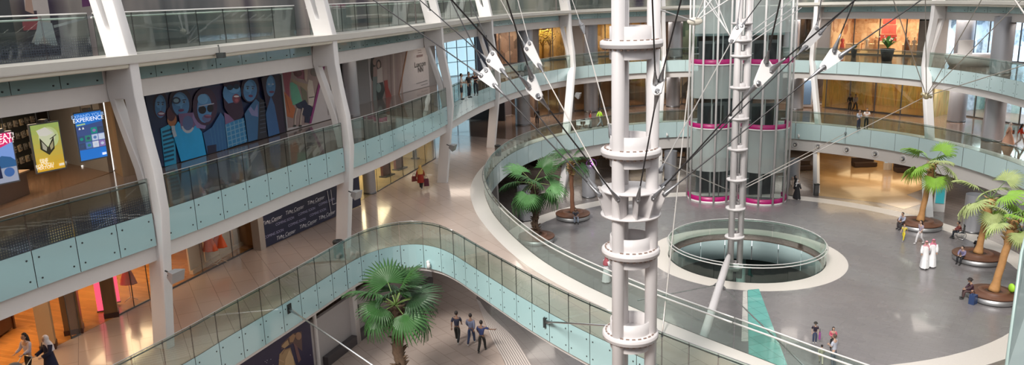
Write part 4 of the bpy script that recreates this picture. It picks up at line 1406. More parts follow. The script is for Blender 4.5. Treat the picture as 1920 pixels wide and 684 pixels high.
# beige shop beside the woman in red
room('beige_shop', [(-9.9, 47.5), W1e.b[:], (-12, 64), (-16, 50)], H1, 8.98, tile('sand_floor', (0.42, 0.34, 0.20), (0.3, 0.24, 0.14), 1, 1, 0.2, coat=0.3),
     mat('sand_wall', (0.50, 0.42, 0.25), 0.5), [((-14.5, 50), (-10.5, 62)), ((-6.2, 60.6), (-11, 63.5)), ((-10.5, 44.9), (-15, 49))])
ceiling_lamp(-10.4, 55.5, 8.5, 260, (1.0, 0.82, 0.50), 2, 6)
glass_front(W1e, W1e.uv(708, 357)[0], W1e.L, H1, 8.98, 5, 'long frameless glass front of the sand-coloured shop')
silver('silver_column', *G(694, 362, H1)[:2], 0.42, H1, 9.0, 'slim silver column between navy hoarding and sand shop')
for i, (px, py, h_, c_) in enumerate(((724, 330, 2.2, 'maroon'), (748, 317, 2.1, 'maroon'), (782, 296, 1.8, 'black'))):
    p = G(px, py, H1)
    root = thing('display_stand', ['maroon display panel, left one in the sand-coloured shop', 'maroon display panel, middle one in the sand-coloured shop', 'dark display with gold picture in the sand-coloured shop'][i], 'display', p)
    mb = MB(); mb.box(p + Vector((0, 0, h_ / 2)), (0.2, 1.0, h_), 0, Matrix.Rotation(R(-25), 3, 'Z')); mb.build('panel', mat('maroon_lacquer', (0.10, 0.025, 0.03), 0.3) if i < 2 else DARK, root)
    mb = MB(); mb.box(p + Vector((0.08, 0, 0.05)), (0.6, 1.2, 0.1), 0, Matrix.Rotation(R(-25), 3, 'Z')); mb.build('plinth', DARK, root)
    if i == 2:
        mb = MB(); mb.box(p + Vector((0.12, -0.05, h_ * 0.65)), (0.03, 0.7, 0.6), 0, Matrix.Rotation(R(-25), 3, 'Z')); mb.build('picture', emis('gold_picture', (0.8, 0.55, 0.2), 0.5), root)

# ---- ground level left: picture hoarding, pale panels, dark plinth
WG = Wall((-12.35, 29.2), (-5.35, 47.5))
wallseg('wall_left', WG, 0, 2.6, mat('grey_fluted_panel', (0.46, 0.43, 0.43), 0.5, var=0.04), u0=-14)
root = thing('poster_hoarding', 'dark poster with a golden robed figure below the S-shaped walkway', 'hoarding', WG.pt(3, 0))
ua, ub = -2.5, WG.uv(584, 640)[0]
board(WG, ua, ub, 0.02, 2.85, mat('indigo_print', (0.02, 0.015, 0.06), 0.35), root)
pc = Picture(WG, lambda x, y: (480 + x / 8.14, 600 + y / 8.14))
pc.poly([(380, 370), (470, 280), (560, 200), (690, 170), (700, 470), (560, 350), (380, 450)], (0.14, 0.08, 0.07))
pc.poly([(380, 400), (440, 330), (480, 300), (500, 370), (430, 430)], (0.50, 0.33, 0.18)); pc.poly([(500, 260), (560, 210), (600, 230), (560, 330), (510, 340)], (0.42, 0.25, 0.14))
pc.poly([(350, 520), (420, 440), (520, 430), (600, 690), (640, 800), (330, 800)], (0.42, 0.28, 0.15)); pc.poly([(440, 600), (500, 450), (560, 560), (590, 800), (430, 800)], (0.62, 0.43, 0.24))
pc.poly([(560, 340), (620, 400), (680, 600), (640, 650)], (0.20, 0.10, 0.10)); pc.line([(385, 520), (430, 450), (520, 420)], 0.05, (0.25, 0.14, 0.08)); pc.ell(640, 240, 46, 60, (0.38, 0.22, 0.14))
pc.line([(340, 600), (420, 640)], 0.05, (0.55, 0.35, 0.2))
for x, y in ((130, 630), (160, 610), (215, 595), (820, 530), (250, 680), (150, 645)): pc.ell(x, y, 6, 5, (0.6, 0.6, 0.7))
pc.build(root)
mb = MB(); a = WG.pt(WG.uv(590, 640)[0] + 0.05, 0, 0.08); mb.lathe([(0.1, 0), (0.1, 3.0)], a, 16); tag(mb.build('round_post', WHITE, origin=a), 'white rounded post at the right edge of the golden figure poster', 'post')
wl = WG.uv(650, 620)[0]
mb = MB(); wp_ = WG.uv(606, 684)[0]
mb.prism([WG.pt(wp_, 0, 0.02)[:2], WG.pt(WG.L - 0.5, 0, 0.02)[:2], WG.pt(WG.L - 0.5, 0, 0.32)[:2], WG.pt(wp_, 0, 0.32)[:2]], 0, 0.5)
tag(mb.build('plinth_band', mat('charcoal_plinth', (0.075, 0.065, 0.07), 0.4)), 'charcoal plinth along the foot of the lettered panels', 'plinth')
pc = Picture(WG, lambda x, y: (x, y))
root = thing('wall_lettering', 'black lettering LI on the pale wall behind the fan palm', 'sign', WG.pt(wl + 2, 1.5))
pc.text('LI', 667, 588, 1.1, (0.03, 0.03, 0.03)); pc.build(root, 'letters')
# ------------------------------------------------------------------ far shops round the ring
FW = P2.offset(8.5)
FP = Path(FW)
FW1 = Path(P1.offset(7.5))


def solid_far(z0, z1, m, path=FP, sa=None, sb=None, name='wall_far'):
    return hoop(name, path, sa if sa is not None else P2.nearest((-1, 66)), sb if sb is not None else path.L, 6.0, 6.3, z0, z1, m, 120)


FARC = strip_mat('far_gallery_panels', [(0.16, 0.12, 0.10), (0.26, 0.21, 0.18), (0.34, 0.30, 0.28)], 3.0, 0.35, distort=0.6)
sA = FP.nearest(at_off(925, 100, 8.5)[:2])
sB = FP.nearest(at_off(1750, 100, 8.5)[:2])


def shopfront(px0, px1, py, z0, z1, cols, label, glassm=None, light=None, lc=WARM, depth=5.0, mull=3, floor_m=None, off=8.5, emi=0.0, band=1.2, scale=1.0):
    a = at_off(px0, py, off); b = at_off(px1, py, off)
    w = Wall(a[:2], b[:2])
    root = thing('shopfront', label, 'shop', (w.pt(w.L / 2, z0)))
    mb = MB()
    for (u, v) in (((0.0, -depth), (w.L, -depth)),):
        A, B = w.pt(-0.4, 0, -depth), w.pt(w.L + 0.4, 0, -depth)
        mb.add([(A.x, A.y, z0), (B.x, B.y, z0), (B.x, B.y, z1), (A.x, A.y, z1)], [(0, 1, 2, 3)])
    for u in (-0.4, w.L + 0.4):
        A, B = w.pt(u, 0, -depth), w.pt(u, 0, 0)
        mb.add([(A.x, A.y, z0), (B.x, B.y, z0), (B.x, B.y, z1), (A.x, A.y, z1)], [(0, 1, 2, 3)])
    mb.build('interior_wall', (strip_mat if glassm is MIRROR else shelf_mat)('interior_' + label[:26].replace(' ', '_'), cols, band, **(dict(distort=0.9, scale=1.3) if glassm is MIRROR else {})), root)  # streaks behind coated glass stand in for its vertical reflections
    mb = MB()
    vs = [w.pt(-0.4, z0 + 0.03, 0), w.pt(w.L + 0.4, z0 + 0.03, 0), w.pt(w.L + 0.4, z0 + 0.03, -depth), w.pt(-0.4, z0 + 0.03, -depth)]
    mb.add(vs, [(0, 1, 2, 3)]); mb.build('interior_floor', floor_m or SHF, root)
    mb = MB()
    for k in range(mull + 1):
        u = w.L * k / mull
        mb.bar(w.pt(u, z0), w.pt(u, z1), 0.09, 0.09)
    mb.bar(w.pt(0, z1 - 0.12), w.pt(w.L, z1 - 0.12), 0.1, 0.24); mb.bar(w.pt(0, z0 + 0.06), w.pt(w.L, z0 + 0.06), 0.08, 0.12)
    mb.build('frame', DSTEEL, root)
    for k in range(mull):
        u0_, u1_ = w.L * k / mull + 0.05, w.L * (k + 1) / mull - 0.05
        mb = MB(); vs = [w.pt(u0_, z0 + 0.12), w.pt(u1_, z0 + 0.12), w.pt(u1_, z1 - 0.24), w.pt(u0_, z1 - 0.24)]
        vs += [v - Vector((w.n.x, w.n.y, 0)) * 0.02 for v in vs]
        mb.add(vs, [(0, 1, 2, 3), (7, 6, 5, 4), (0, 4, 5, 1), (1, 5, 6, 2), (2, 6, 7, 3), (3, 7, 4, 0)])
        mb.build('glass_pane', glassm or SHOPGL, root)
    if light:
        c = w.pt(w.L / 2, z1 - 0.35, -depth / 2)
        o = ceiling_lamp(c.x, c.y, c.z, light, lc, max(1.5, w.L * 0.7), depth * 0.6, math.atan2(w.t.y, w.t.x))
    return w, root


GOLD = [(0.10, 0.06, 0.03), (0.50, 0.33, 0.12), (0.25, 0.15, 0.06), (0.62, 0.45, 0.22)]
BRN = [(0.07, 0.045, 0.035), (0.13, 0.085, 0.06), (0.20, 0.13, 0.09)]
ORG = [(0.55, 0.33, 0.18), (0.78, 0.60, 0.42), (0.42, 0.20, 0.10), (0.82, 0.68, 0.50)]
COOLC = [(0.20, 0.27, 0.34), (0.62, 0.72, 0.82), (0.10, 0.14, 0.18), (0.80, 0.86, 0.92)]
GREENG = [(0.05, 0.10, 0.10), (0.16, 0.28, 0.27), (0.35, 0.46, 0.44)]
Z2, Z1c = 14.58, 9.0
w_tree, _ = shopfront(1010, 1062, 90, H2, Z2, GOLD, 'golden lit shop window with tree shapes, upper far gallery', light=220, lc=(1, 0.76, 0.4), mull=2)
shopfront(1119, 1150, 90, H2, Z2, GOLD, 'golden shop with mannequins just left of the big mast', light=130, lc=(1, 0.78, 0.5), mull=2)
shopfront(1180, 1222, 60, H2, Z2, GOLD, 'amber shop seen between the tubes of the big mast', light=120, lc=(1, 0.7, 0.4), mull=2)
shopfront(1236, 1256, 80, H2, Z2, BRN, 'dark shop strip right of the big mast', light=60, mull=1)
shopfront(1276, 1300, 80, H2, Z2, GREENG, 'dark green glazed shop left of the lift', light=60, mull=1)
w_or, _ = shopfront(1556, 1752, 60, H2, Z2, ORG, 'wide orange lit fashion shop on the upper right gallery', light=560, lc=(1, 0.78, 0.52), mull=4, floor_m=mat('cream_shop_floor', (0.6, 0.42, 0.25), 0.3), depth=6, band=0.9)
shopfront(1499, 1520, 80, H2, Z2, BRN, 'dark recess right of the lift', light=40, mull=1)
w_bl, _ = shopfront(1775, 1945, 70, H2, Z2, COOLC, 'cool white glazed shop behind the silver columns, upper right', light=900, lc=COOL, mull=6, floor_m=mat('grey_shop_floor', (0.4, 0.42, 0.44), 0.2))
shopfront(936, 974, 80, H2, Z2, [(0.10, 0.08, 0.08), (0.35, 0.25, 0.22), (0.55, 0.42, 0.36)], 'beige shop beside the leftmost far column', light=120, mull=2)
shopfront(1008, 1068, 200, H1, Z1c, BRN, 'brown tinted shop front left of the rib, level one', glassm=MIRROR, light=60, mull=3, off=4.5)
shopfront(1076, 1148, 200, H1, Z1c, BRN, 'brown tinted shop front behind the person in lime, level one', glassm=MIRROR, light=80, mull=3, off=4.5)
shopfront(1180, 1210, 190, H1, Z1c, BRN, 'brown shop front seen between the mast tubes, level one', glassm=MIRROR, light=90, mull=1, off=4.5)
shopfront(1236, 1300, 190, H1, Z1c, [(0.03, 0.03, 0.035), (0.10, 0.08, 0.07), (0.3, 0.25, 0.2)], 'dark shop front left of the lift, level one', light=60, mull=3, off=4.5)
w_gm, _ = shopfront(1548, 1742, 190, H1, Z1c, [(0.22, 0.12, 0.05), (0.50, 0.34, 0.12), (0.30, 0.26, 0.10), (0.65, 0.48, 0.25)], 'wide golden reflecting shop front above the warm hall', glassm=MIRROR, light=260, lc=(1, 0.80, 0.45), mull=4, floor_m=mat('brown_gloss_floor', (0.28, 0.16, 0.09), 0.1, coat=0.5), depth=5, off=5.0, band=0.8)
shopfront(1500, 1546, 190, H1, Z1c, BRN, 'dark bay with a tilted screen right of the lift', light=60, mull=2)
shopfront(1776, 1945, 205, H1, Z1c, COOLC[:2] + GREENG, 'cool white and teal glazed front on the level-one right gallery', light=600, lc=COOL, mull=6)
# G level fronts: traced on their own line
def g_front(px0, px1, off, *a, **k):
    return shopfront(px0, px1, 300, 0.0, 2.85, *a, off=off, **k)
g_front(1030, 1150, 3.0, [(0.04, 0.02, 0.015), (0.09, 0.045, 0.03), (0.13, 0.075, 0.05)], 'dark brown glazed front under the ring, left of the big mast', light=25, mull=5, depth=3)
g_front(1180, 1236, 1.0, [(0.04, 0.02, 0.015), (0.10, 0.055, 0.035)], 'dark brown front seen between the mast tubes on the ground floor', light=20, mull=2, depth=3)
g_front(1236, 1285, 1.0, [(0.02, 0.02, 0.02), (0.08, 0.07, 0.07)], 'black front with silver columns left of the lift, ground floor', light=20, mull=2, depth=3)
g_front(1532, 1745, 8.0, [(0.30, 0.15, 0.05), (0.55, 0.34, 0.13), (0.20, 0.10, 0.04)], 'amber hall front at the back of the warm-lit ground floor', light=160, lc=(1, 0.72, 0.4), mull=6)
g_front(1775, 1945, 5.5, [(0.10, 0.13, 0.20), (0.25, 0.33, 0.45), (0.06, 0.07, 0.09)], 'blue grey glazed front behind the palms on the ground floor', light=120, lc=COOL, mull=6)
# warm light and polished floor of the hall under the right gallery
for px, py, pw in ((1590, 335, 110), (1680, 345, 110), (1640, 310, 80)):
    p = G(px, py); ceiling_lamp(p.x, p.y, 2.7, pw, (1.0, 0.74, 0.42), 5, 4)
slab('floor_warm_hall', [G(1528, 368)[:2] and Vector(G(1528, 366)[:2]), Vector(G(1600, 374)[:2]), Vector(G(1650, 380)[:2]), Vector(G(1695, 392)[:2]), Vector(G(1735, 380)[:2]), Vector(G(1700, 365)[:2]), Vector(G(1738, 352)[:2]), Vector(G(1742, 300)[:2]), Vector(G(1530, 280)[:2])],
     [], 0.008, 0.02, tile('honey_floor_tile', (0.50, 0.33, 0.17), (0.38, 0.24, 0.12), 1.6, 0.8, 0.16, rot=R(60), coat=0.35, gw=0.006))
# plain gallery back walls behind and between the fronts
for z0, z1 in ((H2, 15.05), (H1, 9.1)):
    hoop('wall_far', FP, sA, FP.L, 6.6, 6.8, z0, z1, FARC, 120)
hoop('wall_far', Path(P2.offset(13)), 60, FP.L, 0, 0.2, 0, 2.9, FARC, 120)
solids = []
def pier(px0, px1, py, z0, z1, off=8.4, m=None, label='plain wall pier'):
    a, b = at_off(px0, py, off), at_off(px1, py, off)
    w = Wall(a[:2], b[:2]); return wallseg('wall_pier', w, z0, z1, m or BEAM, th=0.4)
for (x0, x1, py, z0, z1, m) in ((974, 1010, 90, H2, 15, GREYP), (1062, 1096, 90, H2, 15, BEAM), (1096, 1119, 90, H2, 15, GREYP), (1150, 1180, 80, H2, 15, GREYP), (1222, 1236, 80, H2, 15, GREYP), (1256, 1276, 80, H2, 15, GREYP),
                                (1520, 1556, 70, H2, 15, GREYP), (1752, 1776, 75, H2, 15, BEAM), (1742, 1776, 195, H1, 9.05, GREYP), (940, 1008, 210, H1, 9.05, mat('dusky_panel', (0.16, 0.13, 0.13), 0.5))):
    pier(x0, x1, py, z0, z1, m=m)
for (x0, x1) in ((1068, 1076), (1148, 1180), (1210, 1236)): pier(x0, x1, 195, H1, 9.05, off=4.4, m=GREYP)
# darker polished paving on the far side of level one
ribbon_floor('floor_far_paving', P1, 0.97, 13, H1 + 0.004, tile('umber_polished_tile', (0.22, 0.145, 0.105), (0.13, 0.08, 0.06), 1.2, 0.6, 0.12, rot=R(60), coat=0.4), s0=P1.nearest((2.4, 66.8)), s1=P1.nearest((34.9, 53)))
# L3 gallery back wall and its dark shopfronts
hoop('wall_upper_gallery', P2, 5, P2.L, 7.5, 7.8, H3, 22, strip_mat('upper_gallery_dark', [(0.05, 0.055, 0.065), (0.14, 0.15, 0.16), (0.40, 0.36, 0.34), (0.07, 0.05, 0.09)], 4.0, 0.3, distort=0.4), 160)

# ---- bright daylight glazing at the end of the left corridor
def daylight(z0, z1, a, b, label, n=6):
    w = Wall(a, b)
    root = thing('daylight_window', label, 'window', w.pt(w.L / 2, z0))
    mb = MB(); mb.add([w.pt(0, z0, -0.3), w.pt(w.L, z0, -0.3), w.pt(w.L, z1, -0.3), w.pt(0, z1, -0.3)], [(0, 1, 2, 3)]); mb.build('sky_glow', emis('outside_daylight', (0.62, 0.84, 1.0), 1.0), root)
    mb = MB()
    for k in range(n + 1): mb.bar(w.pt(w.L * k / n, z0), w.pt(w.L * k / n, z1), 0.09, 0.09)
    for z in (z0 + 0.05, z0 + 1.3, z0 + 2.6, z1 - 0.05): mb.bar(w.pt(0, z), w.pt(w.L, z), 0.06, 0.06)
    mb.build('mullions', mat('pale_blue_mullion', (0.45, 0.6, 0.7), 0.3), root)
    for k in range(n):
        mb = MB(); mb.add([w.pt(w.L * k / n + .05, z0, -0.1), w.pt(w.L * (k + 1) / n - .05, z0, -0.1), w.pt(w.L * (k + 1) / n - .05, z1, -0.1), w.pt(w.L * k / n + .05, z1, -0.1)], [(0, 1, 2, 3)])
        mb.build('glass_pane', CLEAR, root)
    return w


daylight(H2, 15.0, (-8.2, 70), (-2.95, 74.5), 'tall bright daylight window behind the three people on the upper gallery')
wallseg('wall_left', Wall((-2.95, 74.5), (-1.6, 74.0)), H2, 15.05, mat('violet_grey_wall', (0.12, 0.11, 0.14), 0.5))
daylight(H1, 9.0, (-10.5, 79), (-4.2, 81), 'bright daylight doors at the end of the level-one corridor', n=5)
wallseg('wall_left', Wall((-4.2, 81), (-0.5, 79.0)), H1, 9.05, mat('dark_corridor_wall', (0.07, 0.07, 0.08), 0.3))
for x0, y0, x1, y1, z in ((-6.1, 66.6, -8.4, 71, H2), (-6.1, 60.8, -9.5, 79, H1)):
    wallseg('wall_left', Wall((x0, y0), (x1, y1)), z, z + 4.3, CEIL)

# ---- things in the far shops and on the galleries
def fleshless(name='dress_form'): pass
def plant_pot(p, r, h, label, leaves=26, lh=1.0, seed=1, col=(0.10, 0.22, 0.05), flowers=True):
    rnd = random.Random(seed)
    root = thing('potted_plant', label, 'plant', p)
    mb = MB(); mb.lathe([(0, 0.01), (r * 0.72, 0.01), (r, h), (r * 1.08, h), (r * 1.08, h - 0.05), (r * 0.9, h - 0.06), (0, h - 0.08)], p, 24); mb.build('pot', mat('dark_planter_pot', (0.06, 0.06, 0.065), 0.3, 0.3), root)
    mb = MB()
    for i in range(leaves):
        a = rnd.uniform(0, 2 * math.pi); L = lh * rnd.uniform(0.6, 1.1); lean = rnd.uniform(0.15, 0.9)
        pts = []; wds = []
        for k in range(6):
            t = k / 5
            rr = L * lean * t ** 1.3; zz = h + L * (t - 0.45 * lean * t * t)
            pts.append(Vector((p.x + rr * math.cos(a), p.y + rr * math.sin(a), p.z + zz))); wds.append(0.02 + 0.11 * math.sin(math.pi * min(1, t * 0.95 + 0.03)))
        s = Vector((-math.sin(a), math.cos(a), 0))
        vs = []
        for q, wd in zip(pts, wds): vs += [q - s * wd, q + Vector((0, 0, -0.02)), q + s * wd]
        fs = []
        for k in range(5): fs += [(3 * k, 3 * k + 1, 3 * k + 4, 3 * k + 3), (3 * k + 1, 3 * k + 2, 3 * k + 5, 3 * k + 4)]
        mb.add(vs, fs, 0, True)
    mb.build('foliage', mat('potted_leaf_%d' % seed, col, 0.5, var=0.3, scale=4), root)
    if flowers:
        mb = MB()
        for i in range(14):
            a = rnd.uniform(0, 6.28); rr = rnd.uniform(0.1, 0.6) * lh; mb.sphere((p.x + rr * math.cos(a), p.y + rr * math.sin(a), p.z + h + lh * rnd.uniform(0.5, 0.95)), 0.07, 0, 6, 4)
        mb.build('blossom', mat('cream_blossom', (0.8, 0.8, 0.6), 0.6), root)
    return root


pp = at_off(1664, 93, 2.2); plant_pot(Vector((pp.x, pp.y, H2)), 0.62, 1.15, 'big leafy plant in a tapered dark pot before the orange shop', 34, 1.25, 5)
pp = at_off(1602, 85, 4.5); plant_pot(Vector((pp.x, pp.y, H2)), 0.3, 0.8, 'small dark potted plant left in the orange shop window', 18, 0.7, 9, flowers=False)


def mannequin(p, label, col, h=1.75, skin=(0.7, 0.5, 0.3)):
    root = thing('mannequin', label, 'mannequin', p)
    mb = MB()
    mb.lathe([(0.16, 0.0), (0.16, 0.02), (0.02, 0.03), (0.02, h * 0.45), (0.0, h * 0.45)], p, 12)
    mb.sphere(p + Vector((0, 0, h * 0.94)), 0.1, 0, 10, 8, (0.8, 0.9, 1.2)); mb.lathe([(0.05, h * 0.82), (0.045, h * 0.9)], p, 10)
    for s in (-1, 1):
        mb.tube([p + Vector((s * 0.2, 0, h * 0.8)), p + Vector((s * 0.27, 0.03, h * 0.62)), p + Vector((s * 0.22, 0.12, h * 0.48))], [0.045, 0.035, 0.025], 8)
    mb.build('figure', mat('mannequin_skin', skin, 0.4), root)
    mb = MB(); mb.lathe([(0.06, h * 0.84), (0.19, h * 0.80), (0.18, h * 0.68), (0.13, h * 0.6), (0.2, h * 0.45), (0.27, h * 0.22), (0.0, h * 0.24)], p, 18, M=Matrix.Diagonal((1, 0.65, 1)).to_3x3()); mb.build('garment', col, root)
    return root


cols = [mat('garm_red', (0.5, 0.05, 0.04), 0.5), mat('garm_tan', (0.55, 0.3, 0.15), 0.5), mat('garm_white', (0.75, 0.65, 0.55), 0.5), mat('garm_brown', (0.2, 0.09, 0.05), 0.5), mat('garm_black', (0.04, 0.035, 0.035), 0.5)]
for i, (px, c, lab) in enumerate(((1567, 0, 'red top mannequin at the left end of the orange shop'), (1614, 2, 'white dressed mannequin left of the red hangings'), (1630, 1, 'tan dressed mannequin beside the red hangings'),
                                  (1690, 3, 'brown dressed mannequin right of the big pot'), (1703, 2, 'cream mannequin near the grey display column'))):
    p = w_or.pt(w_or.uv(px, 70)[0] * 1.0, H2, -1.6); mannequin(p, lab, cols[c], 1.8)
root = thing('hanging_display', 'red textile display panel hung in the orange shop', 'display', w_or.pt(w_or.uv(1648, 70)[0], H2 + 1.2, -3))
mb = MB(); ur = w_or.uv(1646, 70)[0]
for k, (zz0, zz1) in enumerate(((1.2, 1.9), (1.95, 2.9), (2.95, 3.9))): mb.bar(w_or.pt(ur - 0.2, H2 + zz0, -3), w_or.pt(ur - 0.2, H2 + zz1, -3), 1.7 - 0.2 * k, 0.06, k % 2, up=(w_or.n.x, w_or.n.y, 0))
mb.build('textile', [cols[0], mat('garm_pinkred', (0.6, 0.12, 0.10), 0.5)], root)
root = thing('display_column', 'tall grey display column at the right end of the orange shop', 'display', w_or.pt(w_or.uv(1721, 75)[0], H2, -1.4))
mb = MB(); c = w_or.pt(w_or.uv(1721, 75)[0], H2 + 1.9, -1.4); mb.box(c, (0.9, 0.8, 3.8), 0, Matrix.Rotation(R(-35), 3, 'Z')); mb.build('body', GREYP, root)
mb = MB(); mb.box(c + Vector((0, -0.1, 1.75)), (0.95, 0.75, 0.5), 0, Matrix.Rotation(R(-35), 3, 'Z')); mb.build('head_panel', DARK, root)
for i, (px, s) in enumerate(((1580, 1.4), (1620, 1.2), (1640, 1.0), (1690, 1.6))):
    c = w_or.pt(w_or.uv(px, 75)[0], H2 + 0.45, -2.6)
    root = thing('display_block', ['low cream display block, leftmost in the orange shop', 'low cream display block below the white mannequin', 'small cream display block below the red textiles', 'wide cream display block near the grey column'][i], 'display', (c.x, c.y, H2))
    mb = MB(); mb.box(c, (s, 0.8, 0.9), 0, Matrix.Rotation(R(-30), 3, 'Z')); mb.build('block', mat('cream_block', (0.62, 0.45, 0.28), 0.5), root)
    mb = MB(); mb.box(c + Vector((0, 0, 0.48)), (s + 0.06, 0.86, 0.05), 0, Matrix.Rotation(R(-30), 3, 'Z')); mb.build('top', mat('block_top', (0.75, 0.6, 0.42), 0.4), root)
# golden tree shapes
for i, px in enumerate((1022, 1036, 1050)):
    c = w_tree.pt(w_tree.uv(px, 90)[0], H2, -2.0)
    root = thing('decor_tree', ['golden decorative tree, left one in the golden window', 'golden decorative tree, middle one in the golden window', 'golden decorative tree, right one in the golden window'][i], 'decoration', c)
    mb = MB(); mb.tube([c, c + Vector((0.05, 0, 1.4)), c + Vector((0, 0, 2.2))], [0.14, 0.09, 0.05], 8)
    for a in range(5): mb.tube([c + Vector((0, 0, 1.4)), c + Vector((0.7 * math.cos(a * 1.3), 0.5 * math.sin(a * 1.3), 2.4 + 0.1 * a))], [0.05, 0.02], 6)
    mb.build('trunk', mat('gold_bark', (0.45, 0.28, 0.06), 0.3, 0.6), root)
    mb = MB(); rnd = random.Random(i)
    for k in range(60):
        q = c + Vector((rnd.gauss(0, 0.4), rnd.gauss(0, 0.35), 2.6 + max(-1, min(1, rnd.gauss(0, 0.45))))); mb.sphere(q, 0.13, 0, 5, 3, (1, 1, 0.5))
    mb.build('leaves', mat('gold_leaf', (0.55, 0.40, 0.08), 0.35, 0.4), root)
# white reception counter and bowl on upper right
c = at_off(1826, 105, 3.4)
root = thing('reception_counter', 'white rounded counter beside the darker silver column, upper right', 'counter', (c.x, c.y, H2))
mb = MB(); mb.lathe([(0, 0), (1.5, 0), (1.9, 0.9), (1.9, 1.0), (0, 1.0)], (c.x, c.y, H2), 28, M=Matrix.Diagonal((1.3, 0.7, 1)).to_3x3()); mb.build('counter_body', WHITE, root)
mb = MB(); mb.box((c.x - 0.8, c.y, H2 + 1.6), (1.2, 0.15, 1.2)); mb.build('screen_panel', WHITE, root)
# tilted screen level one right of lift
c = at_off(1513, 180, 4.5)
root = thing('totem_screen', 'tall tilted white totem screen right of the glass lift', 'screen', (c.x, c.y, H1))
M = Matrix.Rotation(R(-20), 3, 'Z') @ Matrix.Rotation(R(-8), 3, 'X')
mb = MB(); mb.box((c.x, c.y, H1 + 1.6), (1.1, 0.18, 3.0), 0, M); mb.build('frame', WHITE, root)
mb = MB(); mb.box((c.x, c.y, H1 + 1.6) + Vector((0, -0.1, 0)) if False else Vector((c.x - 0.03, c.y - 0.1, H1 + 1.6)), (0.8, 0.04, 2.5), 0, M); mb.build('display', emis('totem_blue', (0.10, 0.16, 0.24), 0.4), root)
# kiosk with teal screen on the ground floor
p = G(1760, 396)
root = thing('kiosk', 'white kiosk pillar with a teal screen behind the nearest right palm', 'kiosk', p)
M = Matrix.Rotation(R(-30), 3, 'Z')
mb = MB(); mb.box(p + Vector((0, 0, 1.25)), (0.8, 0.25, 2.5), 0, M); mb.build('body', WHITE, root)
mb = MB(); mb.box(p + Vector((-0.08, -0.15, 1.45)), (0.6, 0.04, 1.5), 0, M); mb.build('screen', emis('kiosk_teal', (0.03, 0.25, 0.28), 0.7), root)
# vertical white sign right of rib on ground floor, small kiosks in hall
for i, (px, py) in enumerate(((1660, 318), (1668, 318))):
    p = G(px, py); root = thing('info_totem', 'slim white info totem in the warm hall, ' + ('left one' if i == 0 else 'right one'), 'sign', p)
    mb = MB(); mb.box(p + Vector((0, 0, 1.1)), (0.4, 0.15, 2.2)); mb.build('body', WHITE, root)
    mb = MB(); mb.box(p + Vector((0, -0.09, 1.3)), (0.28, 0.03, 1.2)); mb.build('screen', emis('totem_pale', (0.4, 0.5, 0.6), 0.5), root)
p = G(1495, 322)
# dark display tables in the hall
for i, (px, py) in enumerate(((1500, 318), (1620, 312), (1700, 322))):
    p = G(px, py); root = thing('sofa', 'dark low lounge sofa in the warm hall, ' + ['beside the lift', 'in the middle', 'behind the palm'][i], 'sofa', p)
    mb = MB(); mb.box(p + Vector((0, 0, 0.25)), (2.2, 0.9, 0.4)); mb.build('seat', mat('espresso_leather', (0.05, 0.03, 0.025), 0.4), root)
    mb = MB(); mb.box(p + Vector((0, 0.4, 0.55)), (2.2, 0.2, 0.6)); mb.build('backrest', MATS['espresso_leather'], root)
# neon figure 3 on the dark front at ground level
p = G(1104, 369) + Vector((0.1, -0.75, 0))
w = Wall((p.x - 1, p.y), (p.x + 1, p.y))
root = thing('neon_number', 'glowing purple neon figure 3 before the silver column left of the big mast', 'sign', p)
pc = Picture(w, lambda x, y: (x, y)); u, z = w.uv(1109, 307); pc.text('3', u, z, 0.75, (0.55, 0.12, 0.85), raw=True, emi=2.0); pc.build(root, 'neon_tube')
mb = MB(); mb.lathe([(0.42, -0.03), (0.46, 0), (0.42, 0.03)], w.pt(u, z, 0.0), 24, M=Matrix(((w.t.x, 0, w.n.x), (w.t.y, 0, w.n.y), (0, 1, 0)))); mb.build('ring', mat('purple_ring', (0.25, 0.06, 0.35), 0.4), root)
# ------------------------------------------------------------------ masts
def make_mast(x, y, z0, z1, rho, tr, angs, rings, ringr, label, hub=None, band=(0.36, 0.30), holes=True, thick=0.2, taper=0.0):
    root = thing('mast', label, 'mast', (x, y, z0))
    for a in angs:
        mb = MB(); c = (x + rho * math.cos(R(a)), y + rho * math.sin(R(a)))
        mb.tube([(c[0], c[1], z0), (c[0], c[1], z1)], tr, 28)
        mb.build('tube', MASTW, root)
    for z in rings:
        rr = ringr * (1 - taper * (z1 - z) / (z1 - z0))
        mb = MB()
        mb.lathe([(0.0, z), (rr * 0.95, z), (rr, z - 0.03), (rr, z - thick * 0.45), (rr * 1.012, z - thick * 0.5), (rr, z - thick * 0.55), (rr, z - thick + 0.02), (rr * 0.97, z - thick), (0, z - thick)], (x, y, 0), 48)
        ri = rho + 0.0
        rp = mb
        mb = MB()
        for a, b in ((z, z + band[0]), (z - thick - band[1], z - thick)):
            mb.lathe([(ri, a), (ri, b), (ri - 0.05, b), (ri - 0.05, a)], (x, y, 0), 40)
        sb_ = mb
        mb = rp
        if holes:
            for k in range(26):
                a = 2 * math.pi * k / 26 + 0.1
                r_ = (rr + ri + 0.03) / 2
                mb.box((x + r_ * math.cos(a), y + r_ * math.sin(a), z + 0.012), (0.035, 0.09, 0.03), 1, Matrix.Rotation(a, 3, 'Z'))
                r_ = rr * 0.9
                mb.box((x + r_ * math.cos(a), y + r_ * math.sin(a), z - thick - 0.02), (0.05, 0.07, 0.05), 1, Matrix.Rotation(a, 3, 'Z'))
        rp_ = mb.build('ring_plate', [MASTW, mat('rusty_bolt', (0.30, 0.21, 0.17), 0.5, 0.3)], root)
        sb_.build('stiffener_band', MASTW, rp_)
    return root


